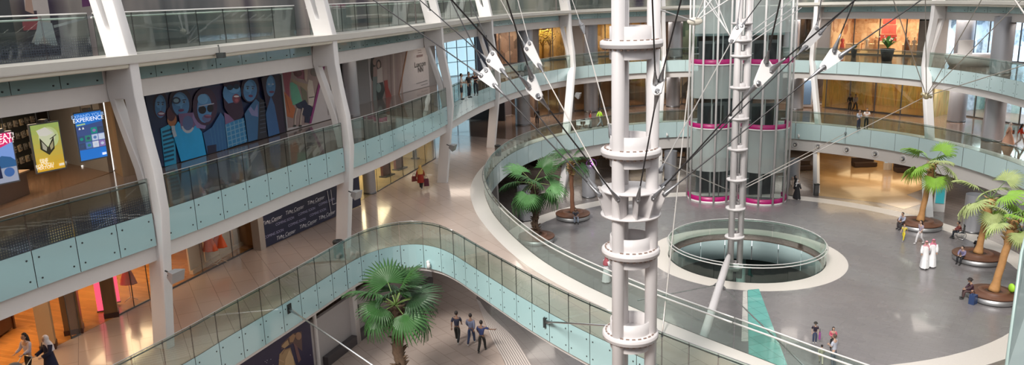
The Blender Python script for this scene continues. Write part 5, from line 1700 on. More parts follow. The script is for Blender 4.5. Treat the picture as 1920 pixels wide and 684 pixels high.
MY = 21.0
m0 = V(1183, 300, MY); MX = m0.x
zr = lambda py: V(1185, py, MY).z
mast_rings = [zr(-150), zr(74), zr(276), zr(462), zr(618), zr(618) - 2.5]
mroot = make_mast(MX, MY, 0, 24, 0.58, 0.175, (-15, 105, 225), mast_rings, 0.86, 'big white three-tube cable mast in the foreground', taper=0.10)
# hub with fins
zu, zl = zr(352), zr(398)
mb = MB()
for z in (zu, zl):
    mb.lathe([(0, z), (0.83, z), (0.84, z - 0.02), (0.83, z - 0.05), (0, z - 0.05)], (MX, MY, 0), 48)
mb.build('hub_disc', MASTW, mroot)
FINA = [200, 160, 240, 272, 300, 332, 130, 20, 60]
mb = MB()
def fin_pt(a, r, z): return Vector((MX + r * math.cos(R(a)), MY + r * math.sin(R(a)), z))
for a in FINA:
    t = Vector((-math.sin(R(a)), math.cos(R(a)), 0)) * 0.02
    P_ = [fin_pt(a, 0.35, zl), fin_pt(a, 0.80, zl), fin_pt(a, 0.97, zu - 0.22), fin_pt(a, 1.0, zu - 0.08), fin_pt(a, 0.92, zu - 0.0), fin_pt(a, 0.80, zu - 0.02), fin_pt(a, 0.35, zu)]
    n = len(P_); vs = [p + t for p in P_] + [p - t for p in P_]
    mb.add(vs, [list(range(n)), list(range(n, 2 * n))[::-1]] + [(i, n + i, n + (i + 1) % n, (i + 1) % n) for i in range(n)])
mb.build('hub_fins', MASTW, mroot)

b2 = G(1377, 523)
M2X, M2Y = b2.x, b2.y + 0.3
z2 = lambda py: V(1380, py, M2Y).z
make_mast(M2X, M2Y, 0.0, 21.5, 0.36, 0.185, (-10, 110, 222), [z2(v) for v in (-60, 42, 74, 103, 162, 220, 277, 334, 388, 441, 497)], 0.60, 'slim white cable mast standing at the round floor opening', band=(0.22, 0.18), holes=False, thick=0.12)

# ------------------------------------------------------------------ cables
def fork(mb, p, d, L=0.45, r=0.05):
    """forged end fitting: starts at pin p, points along d"""
    d = d.normalized()
    mb.tube([p - d * 0.06, p, p + d * L * 0.35, p + d * L * 0.7, p + d * L], [r * 0.8, r * 1.35, r * 1.05, r * 0.6, r * 0.45], 10)
    s = d.cross(Vector((0, 1, 0.2))).normalized(); n = d.cross(s)
    mb.tube([p - n * r * 1.6, p + n * r * 1.6], r * 0.75, 10)


def cable(p0, p1, label, r=0.02, m=None, f0=True, f1=True, fs=1.0, sag=0.0):
    p0, p1 = Vector(p0), Vector(p1)
    root = thing('steel_cable', label, 'cable', p0)
    pts = [p0.lerp(p1, k / 8) - Vector((0, 0, sag * 4 * (k / 8) * (1 - k / 8))) for k in range(9)]
    mb = MB(); mb.tube(pts, r, 8); mb.build('strand', m or CABLE, root)
    if f0:
        mb = MB(); fork(mb, p0, p1 - p0, 0.5 * fs, 0.055 * fs); mb.build('end_fitting', MSTEEL, root)
    if f1:
        mb = MB(); fork(mb, p1, p0 - p1, 0.5 * fs, 0.055 * fs); mb.build('end_fitting', MSTEEL, root)
    return root


def hull(P):
    P = sorted(set((round(p[0], 5), round(p[1], 5)) for p in P))
    def half(Q):
        h = []
        for p in Q:
            while len(h) > 1 and (h[-1][0] - h[-2][0]) * (p[1] - h[-2][1]) - (h[-1][1] - h[-2][1]) * (p[0] - h[-2][0]) <= 0: h.pop()
            h.append(p)
        return h
    a, b = half(P), half(P[::-1])
    return a[:-1] + b[:-1]


def node_plate(pins, label, r=0.11, th=0.05):
    """flat plate joining three cable pins, with a concave star outline"""
    c = sum(pins, Vector()) / len(pins)
    x = (pins[1] - pins[0]).normalized()
    nrm = x.cross(pins[2] - pins[0]).normalized(); yv = nrm.cross(x)
    flat = [((p - c).dot(x), (p - c).dot(yv)) for p in pins]
    hp = hull([(f[0] + r * math.cos(k * 0.7854), f[1] + r * math.sin(k * 0.7854)) for f in flat for k in range(8)])
    root = thing('cable_node_plate', label, 'bracket', c)
    M = Matrix((x, yv, nrm)).transposed()
    mb = MB(); n = len(hp)
    vs = [c + M @ Vector((p[0], p[1], s * th / 2)) for s in (-1, 1) for p in hp]
    mb.add(vs, [list(range(n))[::-1], list(range(n, 2 * n))] + [(i, (i + 1) % n, n + (i + 1) % n, n + i) for i in range(n)])
    for p in pins: mb.tube([p - nrm * 0.07, p + nrm * 0.07], 0.045, 12, 1)
    mb.build('plate', [WHITE, MSTEEL], root)
    return root


def far_end(a, px, py, k=1.6, yd=None):
    """continue from point a through the pixel (px,py at depth yd) and on past the frame"""
    q = V(px, py, yd)
    return a + (q - a) * k


def hubpin(a): return fin_pt(a, 0.96, zu - 0.10)


nodes = [
    # hub angle, lower-pin px, depth, upper pins [(px, py, exit px, exit py, depth)], label
    (200, (927, 159), 22.5, [((903, 142), (700, 0), 25.5), ((912, 133), (843, -4), 25)], 'leftmost'),
    (160, (941, 131), 26, [((917, 114), (787, 0), 30), ((924, 101), (880, -2), 30)], 'second from the left'),
    (240, (1010, 180), 18.2, [((993, 164), (847, 0), 16.5), ((997, 147), (947, -10), 16.5)], 'lower one before the far left gallery'),
    (130, (1011, 122), 27, [((988, 92), (923, -30), 31), ((993, 82), (968, -10), 31)], 'light one above the leftmost far column'),
    (272, (1233, 172), 18.5, [((1229, 158), (1223, -5), 16.8), ((1238, 152), (1277, 0), 16.8)], 'just right of the big mast'),
    (300, (1421, 156), 18.5, [((1436, 118), (1464, -4), 17), ((1446, 132), (1600, 3), 17)], 'before the glass lift'),
    (332, (1544, 126), 21, [((1563, 97), (1602, 0), 21), ((1574, 106), (1727, 0), 21)], 'largest, before the orange shop'),
    (20, (1510, 88), 25, [((1530, 54), (1540, 0), 27), ((1536, 63), (1612, -10), 27)], 'upper one right of the lift'),
]
for (ha, lp, yd, ups, lab) in nodes:
    L = V(lp[0], lp[1], yd)
    H = hubpin(ha)
    light = ha in (130,)
    cable(H, L, ('black' if not light else 'light') + ' cable, mast hub to plate ' + lab, 0.020, CABLE if not light else CABLEL)
    pins = [L]
    for i, (up, ex, yd2) in enumerate(ups):
        U = V(up[0], up[1], yd + 0.2)
        pins.append(U)
        E_ = far_end(U, ex[0], ex[1], 1.45, yd2)
        cable(U, E_, ('black' if not light else 'pale') + ' cable rising from plate %s, %s branch' % (lab, 'left' if i == 0 else 'right'), 0.019 if not light else 0.016, CABLE if not light else CABLEL, f1=False)
    node_plate(pins, 'white pinned cable node plate, ' + lab)
# extra left ties and light rods
A = V(1148, 256, 21.0); B_ = V(1103, 100, 26)
cable(A, V(1092, 50, 28), 'light rod rising left from the mast beside the second silver column', 0.02, CABLEL, fs=1.3)
cable(V(1090, 48, 28), far_end(V(1090, 48, 28), 1073, 0, 1.6, 30), 'thin light cable above the rod left of the mast', 0.013, CABLEL, f0=True, f1=False)
# second fan of cables from the slim mast top-left node
N1 = V(1303, 40, 44)
for (px, py, y_, lab) in ((1340, -8, 44.5, 'upper right'), (1374, -6, 45, 'far right'), (1322, -8, 43, 'short upper'), (1233, 17, 35, 'left')):
    cable(N1, far_end(N1, px, py, 1.0, y_), 'white tie rod from the node by the lift, %s one' % lab, 0.035, WHITE, f0=False, f1=False)
mb = MB(); mb.sphere(N1, 0.28, 0, 12, 8, (1.6, 0.5, 0.8)); tag(mb.build('cable_node', mat('cream_cast_node', (0.75, 0.70, 0.60), 0.4), origin=N1), 'cream cast cable node left of the glass lift top', 'bracket')
for (a, b, lab) in (((1312, 0), (1371, 72), 'steeper'), ((1300, -2), (1369, 66), 'flatter'), ((1330, 0), (1372, 76), 'rightmost')):
    cable(V(a[0], a[1] - 30, 52), V(b[0], b[1], M2Y), 'white crossing rod left of the slim mast, %s one' % lab, 0.03, WHITE, f0=False, f1=False)
for (a, b, lab) in (((1398, 68), (1470, 12), 'upper'), ((1396, 78), (1474, 24), 'middle'), ((1398, 86), (1480, 30), 'lower')):
    cable(V(a[0], a[1], M2Y), far_end(V(a[0], a[1], M2Y), b[0], b[1], 1.3, 50), 'white tie rod right of the slim mast, %s one' % lab, 0.03, WHITE, f0=False, f1=False)
cable(N1 - Vector((0, 0, 0.2)), V(1240, 640, 26.5), 'long pale hanging rod between the two masts', 0.028, CABLEL, f0=False, f1=True)
# diagonal from plate before slim mast down left to the big mast
PL = V(1372, 76, 33); cable(PL, V(1237, 321, 21.3), 'light diagonal cable from the slim mast down to the big mast', 0.02, CABLEL)
pA_, pB_ = V(1382, 54, 33.2), V(1390, 50, 33.2)
node_plate([PL, pA_, pB_], 'grey elongated node plate in front of the slim mast', 0.14)
cable(pA_, far_end(pA_, 1388, 0, 1.8, 34), 'dark cable rising from the grey plate, left one', 0.022, MSTEEL, f1=False); cable(pB_, far_end(pB_, 1427, 0, 1.8, 34), 'dark cable rising from the grey plate, right one', 0.022, CABLE, f1=False)
# right-hand thin ties meeting at a brass knob on the L2 beam
K = V(1737, 180, 60.0)
for (px, py, yd, lab) in ((1673, -6, 52, 'leftmost'), (1735, -8, 55, 'upright'), (1840, 0, 48, 'third'), (1895, 20, 46, 'fourth'), (1930, 119, 46, 'lowest, running right')):
    cable(K, far_end(K, px, py, 1.15, yd), 'thin pale cable from the brass knob by the orange shop rib, ' + lab, 0.03 if yd < 50 else 0.032, CABLEL, f0=False, f1=False)
cable(K, V(1388, 357, M2Y), 'long pale cable from the brass knob down to the slim mast', 0.028, CABLEL, f0=False)
mb = MB(); mb.sphere(K, 0.26, 0, 12, 8); mb.tube([K + Vector((-0.4, 0, 0.2)), K + Vector((0.4, 0, -0.1))], 0.12, 8); tag(mb.build('cable_connector', mat('pale_brass', (0.70, 0.60, 0.38), 0.35, 0.4), origin=K), 'pale brass cable knob where five thin cables meet', 'bracket')
F1_ = on_path(1586, 249, E1, True); cable(F1_, V(1388, 352, M2Y), 'pale cable from the right ring fascia down to the slim mast', 0.028, CABLEL, f0=True, f1=True, fs=1.3)
cable(V(1237, 300, 34), V(1366, 356, M2Y), 'pale cable from behind the big mast down to the slim mast', 0.025, CABLEL, f0=False)
cable(V(1900, -4, 30), V(1928, 36, 29), 'short dark rod at the top right corner', 0.03, CABLEL, f0=False, f1=False)
# struts at the foot of the slim mast
p0 = Vector((M2X - 0.35, M2Y - 0.2, 1.6)); p1 = V(1316, 642, 27.4)
root = thing('raking_strut', 'thick white raking strut from the slim mast foot towards the walkway', 'strut', p0)
mb = MB(); mb.tube([p0, p0.lerp(p1, 0.06), p0.lerp(p1, 0.2), p1], [0.08, 0.15, 0.2, 0.17], 20); mb.build('strut_tube', MASTW, root)
mb = MB(); mb.sphere(p0, 0.16, 0, 12, 8); mb.build('joint', MSTEEL, root)
q0 = p0.lerp(p1, 0.22)
cable(V(1357, 540, 41), V(1512, 690, 23.5), 'chrome tie rod from the strut down right over the walkway glass', 0.03, STEEL, fs=1.4, f1=False)
cable(V(1344, 534, 41.5), V(1196, 563, 33), 'chrome tie rod from the strut leftwards behind the big mast', 0.03, STEEL, fs=1.4, f1=False)
# outrigger rods from the S fascia
def outrigger(px, py, ex, ey, yd, label):
    a = on_path(px, py, ES)
    root = thing('tie_rod', label, 'rod', a)
    b = V(ex, ey, yd)
    mb = MB(); d = (b - a).normalized(); mb.tube([a, a + d * 0.5, a + d * 1.1, b], [0.07, 0.075, 0.035, 0.03], 12); mb.build('rod', STEEL, root)
    mb = MB(); mb.box(a, (0.26, 0.12, 0.42), 0, Matrix.Rotation(R(65), 3, 'Z')); mb.build('socket', DARK, root)
outrigger(541, 578, 745, 716, 24.5, 'steel outrigger rod from the fascia at lower left'); outrigger(1023, 603, 1152, 611, 21.5, 'steel outrigger rod from the fascia to the big mast')

# ------------------------------------------------------------------ lift tower
LGL = glass('lift_glass', (0.80, 0.88, 0.87), 0.7)
LFR = glass('lift_frosted_glass', (0.66, 0.76, 0.75), 0.6, frost=0.45, frostcol=(0.68, 0.74, 0.72))
def lift(cx, cy, r, a0, a1, label):
    root = thing('glass_lift', label, 'lift', (cx, cy, 0))
    arc = lambda rr, z0, z1, m, name, n=24, t=0.03: (lambda b: b.build(name, m, root))((lambda mb: (mb.lathe([(rr, z0), (rr, z1), (rr - t, z1), (rr - t, z0), (rr, z0)], (cx, cy, 0), n, a0=R(a0), a1=R(a1)), mb)[1])(MB()))
    lv = [0.0, H1 + 0.15, H2 + 0.15, 16.2]
    k = 6
    for i, z in enumerate(lv):
        top = lv[i + 1] if i + 1 < 4 else 21.5
        base = z + 0.25 if i == 0 else z + 1.15
        arc(r + 0.05, base - 0.2 if i else 0.12, base + 0.17 if i else 0.5, MAG, 'magenta_ring', t=0.10)
        arc(r + 0.06, (base - 0.3) if i else 0.0, (base - 0.21) if i else 0.12, WHITE, 'white_ring', t=0.14)
        zs = (z + 0.45, z + 2.7) if i == 0 else (z + 1.35, z + 3.4)
        for q in range(k):
            b0, b1 = a0 + (a1 - a0) * q / k + 0.6, a0 + (a1 - a0) * (q + 1) / k - 0.6
            mb = MB(); mb.lathe([(r, zs[0]), (r, zs[1])], (cx, cy, 0), 5, a0=R(b0), a1=R(b1)); mb.build('clear_panel', LGL, root)
            mb = MB(); mb.lathe([(r, zs[1] + 0.02), (r, top + (0.9 if i < 3 else 0))], (cx, cy, 0), 5, a0=R(b0), a1=R(b1)); mb.build('frosted_panel', LFR, root)
    for q in range(7):
        a = R(a0 + (a1 - a0) * q / 6)
        mb = MB(); mb.tube([(cx + (r + 0.13) * math.cos(a), cy + (r + 0.13) * math.sin(a), 0.1), (cx + (r + 0.13) * math.cos(a), cy + (r + 0.13) * math.sin(a), 21.5)], 0.085, 10); mb.build('post', WHITE, root)
    for a in (-110, -70):
        a = R(a); rr = r - 0.75
        mb = MB(); mb.tube([(cx + rr * math.cos(a), cy + rr * math.sin(a), 0.1), (cx + rr * math.cos(a), cy + rr * math.sin(a), 21.5)], 0.05, 8); mb.build('guide_rail', WHITE, root)
    mb = MB()
    for z in (2.0, 4.2, 7.0, 9.5, 12.5, 14.5, 17.5):
        for a in (a0 + 15, a1 - 15):
            a = R(a); mb.bar((cx + r * math.cos(a), cy + r * math.sin(a), z), (cx + (r - 0.6) * math.cos(a), cy + (r - 0.6) * math.sin(a), z), 0.06, 0.06)
    mb.build('bracket', WHITE, root)
    # back wall with doors on each level
    DM = mat('lift_door_dark', (0.085, 0.085, 0.09), 0.3, 0.5)
    for z in (0, H1 + 0.15, H2 + 0.15, 16.2):
        mb = MB(); mb.box((cx + 0.3, cy + r * 0.75, z + 1.4), (r * 1.35, 0.1, 2.5)); ds_ = mb.build('door_surround', mat('lift_surround', (0.15, 0.15, 0.155), 0.4), root)
        for s in (-1, 1):
            mb = MB(); mb.box((cx + 0.3 + s * 0.5, cy + r * 0.75 - 0.07, z + 1.25), (0.96, 0.05, 2.3)); mb.build('door_leaf', DM, ds_)
        mb = MB(); mb.box((cx + 0.3, cy + r * 0.75 - 0.1, z + 1.3), (0.06, 0.04, 2.5)); mb.build('door_jamb', WHITE, ds_)
    return root


la, lb = Vector((17.35, 66.1)), Vector((21.4, 64.8))
lift(la.x, la.y, 1.9, -195, 0, 'left lobe of the glass lift with magenta rings')
lift(lb.x, lb.y, 1.95, -180, 15, 'right lobe of the glass lift with magenta rings')
root = thing('lift_core', 'grey core wall behind the two glass lift lobes', 'wall', (19.8, 67.6, 0))
mb = MB(); M = Matrix.Rotation(R(-17), 3, 'Z')
for z in (4.3, 9.6, 15.0): mb.box((19.8, 67.9, z), (7.6, 0.4, 2.4), 0, M)
mb.build('wall_panel', mat('lift_core_panel', (0.25, 0.31, 0.31), 0.4), root)
mb = MB(); mb.box((19.8, 68.2, 10.5), (3.0, 0.5, 21), 0, M); mb.build('wall_spine', mat('lift_core_dark', (0.10, 0.11, 0.12), 0.4), root)
# bridges from lift to galleries
for z, nm_ in ((H1, 'level_one'), (H2, 'level_two'), (H3, 'level_three')):
    slab('floor_lift_bridge_' + nm_, [Vector((18.6, 68.2)), Vector((22.4, 67.0)), Vector((24.5, 80.0)), Vector((20.5, 82.6))], [], z - 0.004, 0.3, L1B)
# ------------------------------------------------------------------ palms and planters
LEAFG = mat('fan_leaf_green', (0.03, 0.10, 0.022), 0.5, var=0.35, scale=1.5)
LEAFD = mat('fan_leaf_dark', (0.02, 0.06, 0.02), 0.5, var=0.35, scale=1.5)
LEAFY = mat('fan_leaf_bright', (0.27, 0.50, 0.06), 0.5, var=0.35, scale=1.5)
LEAFO = mat('fan_leaf_olive', (0.42, 0.50, 0.20), 0.55, var=0.35, scale=1.5)
BARKD = mat('shaggy_brown_bark', (0.11, 0.07, 0.045), 0.9, var=0.5, scale=9, bump=0.6)
BARKO = mat('smooth_orange_bark', (0.50, 0.26, 0.10), 0.7, var=0.25, scale=5, bump=0.3)


def fan_leaf(mb, mi_leaf, mi_stem, R0, pet, droop, nseg=26, span=230, rnd=random):
    """returns vertices in local coords: petiole leaves the origin along +x"""
    pts = []
    for k in range(7):
        t = k / 6
        pts.append(Vector((pet * t, 0, -droop * pet * t * t * 0.5)))
    mb.tube(pts, [0.035 * (1 - 0.5 * k / 6) for k in range(7)], 6, mi_stem)
    tip = pts[-1]
    dirv = (pts[-1] - pts[-2]).normalized()
    ang0 = math.atan2(dirv.z, dirv.x)
    vs = []; fs = []
    rings = [0.0, 0.3, 0.58, 0.8, 1.0]
    for s in range(nseg):
        a = R(-span / 2 + span * (s + 0.5) / nseg); da = R(span / nseg) / 2
        Rl = R0 * (0.72 + 0.28 * math.cos(a * 0.7)) * rnd.uniform(0.92, 1.05)
        dr = rnd.uniform(0.10, 0.35) * R0
        base = len(vs)
        for k, t in enumerate(rings):
            wd = da if t <= 0.58 else da * (1 - (t - 0.58) / 0.42) * 0.95 + 0.001
            z = -droop * 0.5 * R0 * t * t - dr * max(0, t - 0.55) ** 2 * 3 + 0.22 * R0 * t * (abs(a) / 2) * 0.6
            rr = Rl * t
            for q, ph in ((-1, 0.0), (0, 0.035 * R0 * t), (1, 0.0)):
                an = a + q * wd
                vs.append(Vector((rr * math.cos(an), rr * math.sin(an), z + ph)))
        for k in range(len(rings) - 1):
            for q in (0, 1):
                fs.append((base + 3 * k + q, base + 3 * k + q + 1, base + 3 * k + 4 + q, base + 3 * k + 3 + q))
    ca, sa = math.cos(ang0), math.sin(ang0)
    out = [Vector((tip.x + v.x * ca - v.z * sa, v.y, tip.z + v.x * sa + v.z * ca)) for v in vs]
    mb.add(out, fs, mi_leaf, False)


def palm(base, crown, tr, nleaf, LR, pet, label, leafm, bark, seed=1, shag=True, elev=(-50, 80), petm=None, cat_='palm', skirt=True):
    rnd = random.Random(seed)
    root = thing('fan_palm', label, cat_, base)
    base, crown = Vector(base), Vector(crown)
    mb = MB()
    k = 26
    pts = [base.lerp(crown, i / k) + Vector(((0.05 if shag else 0.015) * math.sin(i * 0.8), (0.03 if shag else 0.01) * math.cos(i * 0.6), 0)) * (0 if i == 0 else 1) for i in range(k + 1)]
    if shag:
        rads = [tr * (1.1 - 0.15 * i / k + (0.10 if i % 2 else -0.04)) for i in range(k + 1)]
    else:
        rads = [tr * (1.6 - 0.9 * min(1, i / 4) * 0.6 - 0.10 * i / k) * (1 if i < k * 0.68 else 1.25 - 0.1 * (i % 2)) for i in range(k + 1)]
    mb.tube(pts, rads, 14)
    mb.build('trunk', bark, root)
    # old leaf bases
    mb = MB()
    nb = 90 if shag else 46
    for i in range(nb):
        t = rnd.uniform(0.05, 1.0) if shag else rnd.uniform(0.70, 1.0)
        a = rnd.uniform(0, 6.28); p = base.lerp(crown, t)
        d = Vector((math.cos(a), math.sin(a), 0.9)).normalized()
        q = p + Vector((math.cos(a), math.sin(a), 0)) * tr * (0.85 if shag else 1.0)
        mb.tube([q, q + d * 0.16, q + d * 0.24 + Vector((math.cos(a), math.sin(a), 0)) * 0.07], [0.07, 0.05, 0.012], 5)
    mb.build('leaf_bases', BARKD if shag else mat('straw_fibre', (0.42, 0.28, 0.13), 0.9, var=0.4, scale=8), root)
    for i in range(nleaf):
        u = (i + 0.5) / nleaf
        el = elev[1] + (elev[0] - elev[1]) * u ** 0.85
        az = i * 137.5 + rnd.uniform(-15, 15)
        mb = MB()
        fan_leaf(mb, 0, 1, LR * rnd.uniform(0.85, 1.1), pet * rnd.uniform(0.8, 1.15), 0.35 + 0.5 * u, rnd=rnd)
        Rm = Matrix.Rotation(R(az), 3, 'Z') @ Matrix.Rotation(-R(el), 3, 'Y') @ Matrix.Rotation(R(rnd.uniform(-35, 35)), 3, 'X')
        mb.v = [tuple(crown + Rm @ Vector(v)) for v in mb.v]
        mb.build('leaf', [leafm[i % len(leafm)], petm or mat('petiole_green', (0.16, 0.25, 0.07), 0.5)], root)
    return root


nb_ = V(746, 652, 32.5)
palm((nb_.x, 32.6, 0.0), V(742, 572, 32.5), 0.24, 15, 1.25, 1.0, 'large dark green fan palm in the void below the walkway bulge', [LEAFG, LEAFG, LEAFD], BARKD, 4, True, (-14, 84))


PLW = mat('umber_planter_wood', (0.13, 0.055, 0.03), 0.55, var=0.25, scale=2.5, coat=0.08)
def planter(c, r, label, hole=0.62):
    root = thing('round_bench_planter', label, 'planter bench', c)
    mb = MB(); mb.lathe([(r * 0.97, 0.06), (r * 0.97, 0.36), (0, 0.36)], c, 48); mb.build('steel_drum', mat('matt_steel', (0.42, 0.42, 0.43), 0.45, 0.85), root)
    mb = MB(); mb.lathe([(r * 0.93, 0.0), (r * 0.93, 0.07)], c, 48); mb.build('shadow_gap', DARK, root)
    mb = MB(); mb.lathe([(r * 0.97, 0.36), (r, 0.38), (r, 0.45), (r * 0.985, 0.47), (r * hole, 0.47), (r * hole, 0.58), (r * hole * 0.9, 0.6), (r * hole * 0.62, 0.6), (r * hole * 0.58, 0.5), (0.0, 0.5)], c, 48); sr_ = mb.build('seat_ring', PLW, root)
    mb = MB(); mb.lathe([(r * hole * 0.57, 0.505), (0, 0.53)], c, 24); mb.build('soil', mat('dark_soil', (0.05, 0.03, 0.02), 0.95, bump=0.5, scale=10), sr_)
    return root


PL1 = G(1724, 426); PL2 = G(1832, 488); PL3 = G(1861, 561); PL0 = G(1074, 409); PLm = G(1006, 452)
planter(PL1, 1.52, 'round brown bench planter furthest along the right side'); planter(PL2, 1.48, 'round brown bench planter, middle one on the right'); planter(PL3, 1.30, 'round brown bench planter nearest at the lower right')
planter(PL0, 1.40, 'lone round brown bench planter left of the big mast'); planter(PLm, 1.35, 'round bench planter in the shade behind the ring glass on the left')
palm(PL1 + Vector((0, 0, 0.5)), V(1750, 306, PL1.y), 0.19, 9, 1.2, 1.15, 'fan palm with orange trunk, leftmost on the right side', [LEAFY, LEAFY, LEAFO], BARKO, 11, False, (-35, 72))
palm(PL2 + Vector((0, 0, 0.5)), V(1858, 372, PL2.y), 0.19, 9, 1.2, 1.25, 'fan palm with orange trunk, middle one on the right side', [LEAFO, LEAFO, LEAFY], BARKO, 23, False, (-35, 72))
palm(PL3 + Vector((0, 0, 0.5)), V(1903, 412, PL3.y), 0.19, 9, 1.0, 1.0, 'fan palm with orange trunk at the right picture edge', [LEAFY, LEAFO, LEAFY], BARKO, 31, False, (-35, 72))
palm(PL0 + Vector((0, 0, 0.5)), V(1070, 300, PL0.y), 0.16, 7, 1.0, 0.9, 'young fan palm on a slender brown trunk in the lone planter', [LEAFG], mat('slender_brown_bark', (0.20, 0.09, 0.05), 0.8, var=0.2), 41, False, (-20, 75))
palm(PLm + Vector((0, 0, 0.5)), V(1000, 345, PLm.y), 0.2, 11, 1.35, 1.2, 'fan palm seen through the ring glass on the left', [LEAFG, mat('fan_leaf_fresh', (0.10, 0.26, 0.08), 0.5, var=0.3)], BARKD, 52, True, (-40, 75))
# ------------------------------------------------------------------ small fittings
def bin_(p, label, dark=False):
    root = thing('litter_bin', label, 'bin', p)
    mb = MB(); mb.lathe([(0, 0), (0.24, 0), (0.25, 0.05), (0.25, 0.78)], p, 24); mb.build('body', DSTEEL if dark else mat('bin_grey_green', (0.20, 0.22, 0.21), 0.35, 0.5), root)
    mb = MB(); mb.lathe([(0.26, 0.76), (0.27, 0.82), (0.24, 0.88), (0.12, 0.9), (0.12, 0.84), (0, 0.84)], p, 24); mb.build('lid', DARK, root)
bin_(G(636, 482, H1), 'grey cylindrical litter bin beside the second rib'); bin_(G(934, 292, H1), 'dark litter bin beside the rib at the corridor end', True)
p = G(1526, 364); root = thing('litter_bin', 'slim dark litter bin against the post right of the lift', 'bin', p)
mb = MB(); mb.box(p + Vector((0, -0.5, 0.5)), (0.35, 0.3, 1.0)); mb.build('body', DSTEEL, root); mb = MB(); mb.box(p + Vector((0, -0.5, 1.02)), (0.4, 0.35, 0.08)); mb.build('lid', DARK, root)
def floodlight(p, d, label, sc=1.0):
    d = Vector(d).normalized(); root = thing('floodlight', label, 'lamp', p)
    s = d.cross(Vector((0, 0, 1))).normalized(); u = s.cross(d); M = Matrix((s, d, u)).transposed()
    mb = MB(); w_ = 0.30 * sc
    f = [p + M @ Vector((x * w_, 0.30 * sc, z * w_ * 0.7)) for x, z in ((-1, -1), (1, -1), (1, 1), (-1, 1))]; b = [p + M @ Vector((x * w_ * 0.55, -0.05, z * w_ * 0.4)) for x, z in ((-1, -1), (1, -1), (1, 1), (-1, 1))]
    mb.add(f + b, [(0, 1, 2, 3), (7, 6, 5, 4), (0, 4, 5, 1), (1, 5, 6, 2), (2, 6, 7, 3), (3, 7, 4, 0)]); mb.build('housing', mat('floodlight_grey', (0.33, 0.33, 0.34), 0.4, 0.5), root)
    mb = MB(); mb.tube([p, p - d * 0.3 * sc], 0.03, 8); mb.tube([p - s * 0.2 * sc, p + s * 0.2 * sc], 0.02, 6); mb.build('arm', DARK, root)
for px, py, yd, d, lab in ((322, 513, 26.3, (1, -0.4, -0.3), 'on the nearest rib'), (663, 362, 37.6, (1, -0.4, -0.3), 'on the second rib'), (845, 274, 49.5, (1, -0.3, -0.4), 'on the third rib'), (1080, 177, 75, (1, -0.3, -0.4), 'on the far rib left of the big mast')):
    floodlight(V(px, py, yd), d, 'grey box floodlight ' + lab, 1.0 if yd < 60 else 1.4)
def camera_dome(p, n, label):
    root = thing('security_camera', label, 'camera', p)
    mb = MB(); mb.sphere(p, 0.07 if p.y > 45 else 0.1, 0, 14, 10); mb.build('mount', WHITE, root)
    mb = MB(); q = p + Vector((n[0], n[1], 0)) * 0.14 - Vector((0, 0, 0.10)); k_ = 0.75; mb.lathe([(0, 0.15 * k_), (0.12 * k_, 0.12 * k_), (0.13 * k_, -0.15 * k_), (0.08 * k_, -0.22 * k_), (0, -0.24 * k_)], q, 16); mb.build('body', WHITE, root)
a = on_path(803, 490, ES); camera_dome(a + Vector((0, -0.1, 0)), (0.2, -1), 'white camera on the teal fascia at the walkway bulge')
for px, py, lab in ((1250, 250, 'left of the lift'), (1496, 252, 'right of the lift')):
    a = on_path(px, py, E1, True); camera_dome(a + Vector((0, -0.1, 0)), (0, -1), 'white camera on the pale ring fascia ' + lab)
a = on_path(411, 101, E2); root = thing('security_camera', 'small black camera under the topmost ledge at upper left', 'camera', a)
mb = MB(); mb.box(a + Vector((0.1, -0.1, -0.05)), (0.28, 0.28, 0.2)); mb.build('body', DARK, root); mb = MB(); mb.tube([a, a + Vector((0, 0, 0.35))], 0.03, 8); mb.build('arm', DARK, root)
lampm = emis('eyeball_glow', (0.5, 0.48, 0.42), 0.2)
first = None
for i, (px, py) in enumerate(((1490, 269), (1539, 273), (1589, 279), (1638, 286), (1690, 293), (1737, 303))):
    s = P1.nearest(on_path(px, py, E1, True)[:2]); t = P1.tan(s); q = P1.at(s) + Vector((-t.y, t.x)) * 0.13; p = Vector((q.x, q.y, 3.25))
    M = Matrix(((t.x, 0, t.y), (t.y, 0, -t.x), (0, 1, 0)))
    M = Matrix((Vector((t.x, t.y, 0)), Vector((0, 0, 1)), Vector((t.y, -t.x, 0)))).transposed()
    root = thing('eyeball_spotlight', 'round spotlight in the white ring beam, ' + ['nearest the lift', 'second from the lift', 'third from the lift', 'fourth from the lift', 'fifth from the lift, behind the palm', 'sixth from the lift, right of the palm crown'][i], 'spotlight', p)
    mb = MB(); mb.lathe([(0.34, -0.05), (0.34, 0.02), (0.25, 0.03), (0.22, -0.04)], p, 24, M=M); mb.build('trim_ring', WHITE, root)
    mb = MB(); mb.sphere(p, 0.17, 0, 12, 8); mb.build('eyeball', DSTEEL, root)
    mb = MB(); mb.lathe([(0, 0.17), (0.09, 0.15)], p, 12, M=M); mb.build('lens', lampm, root)
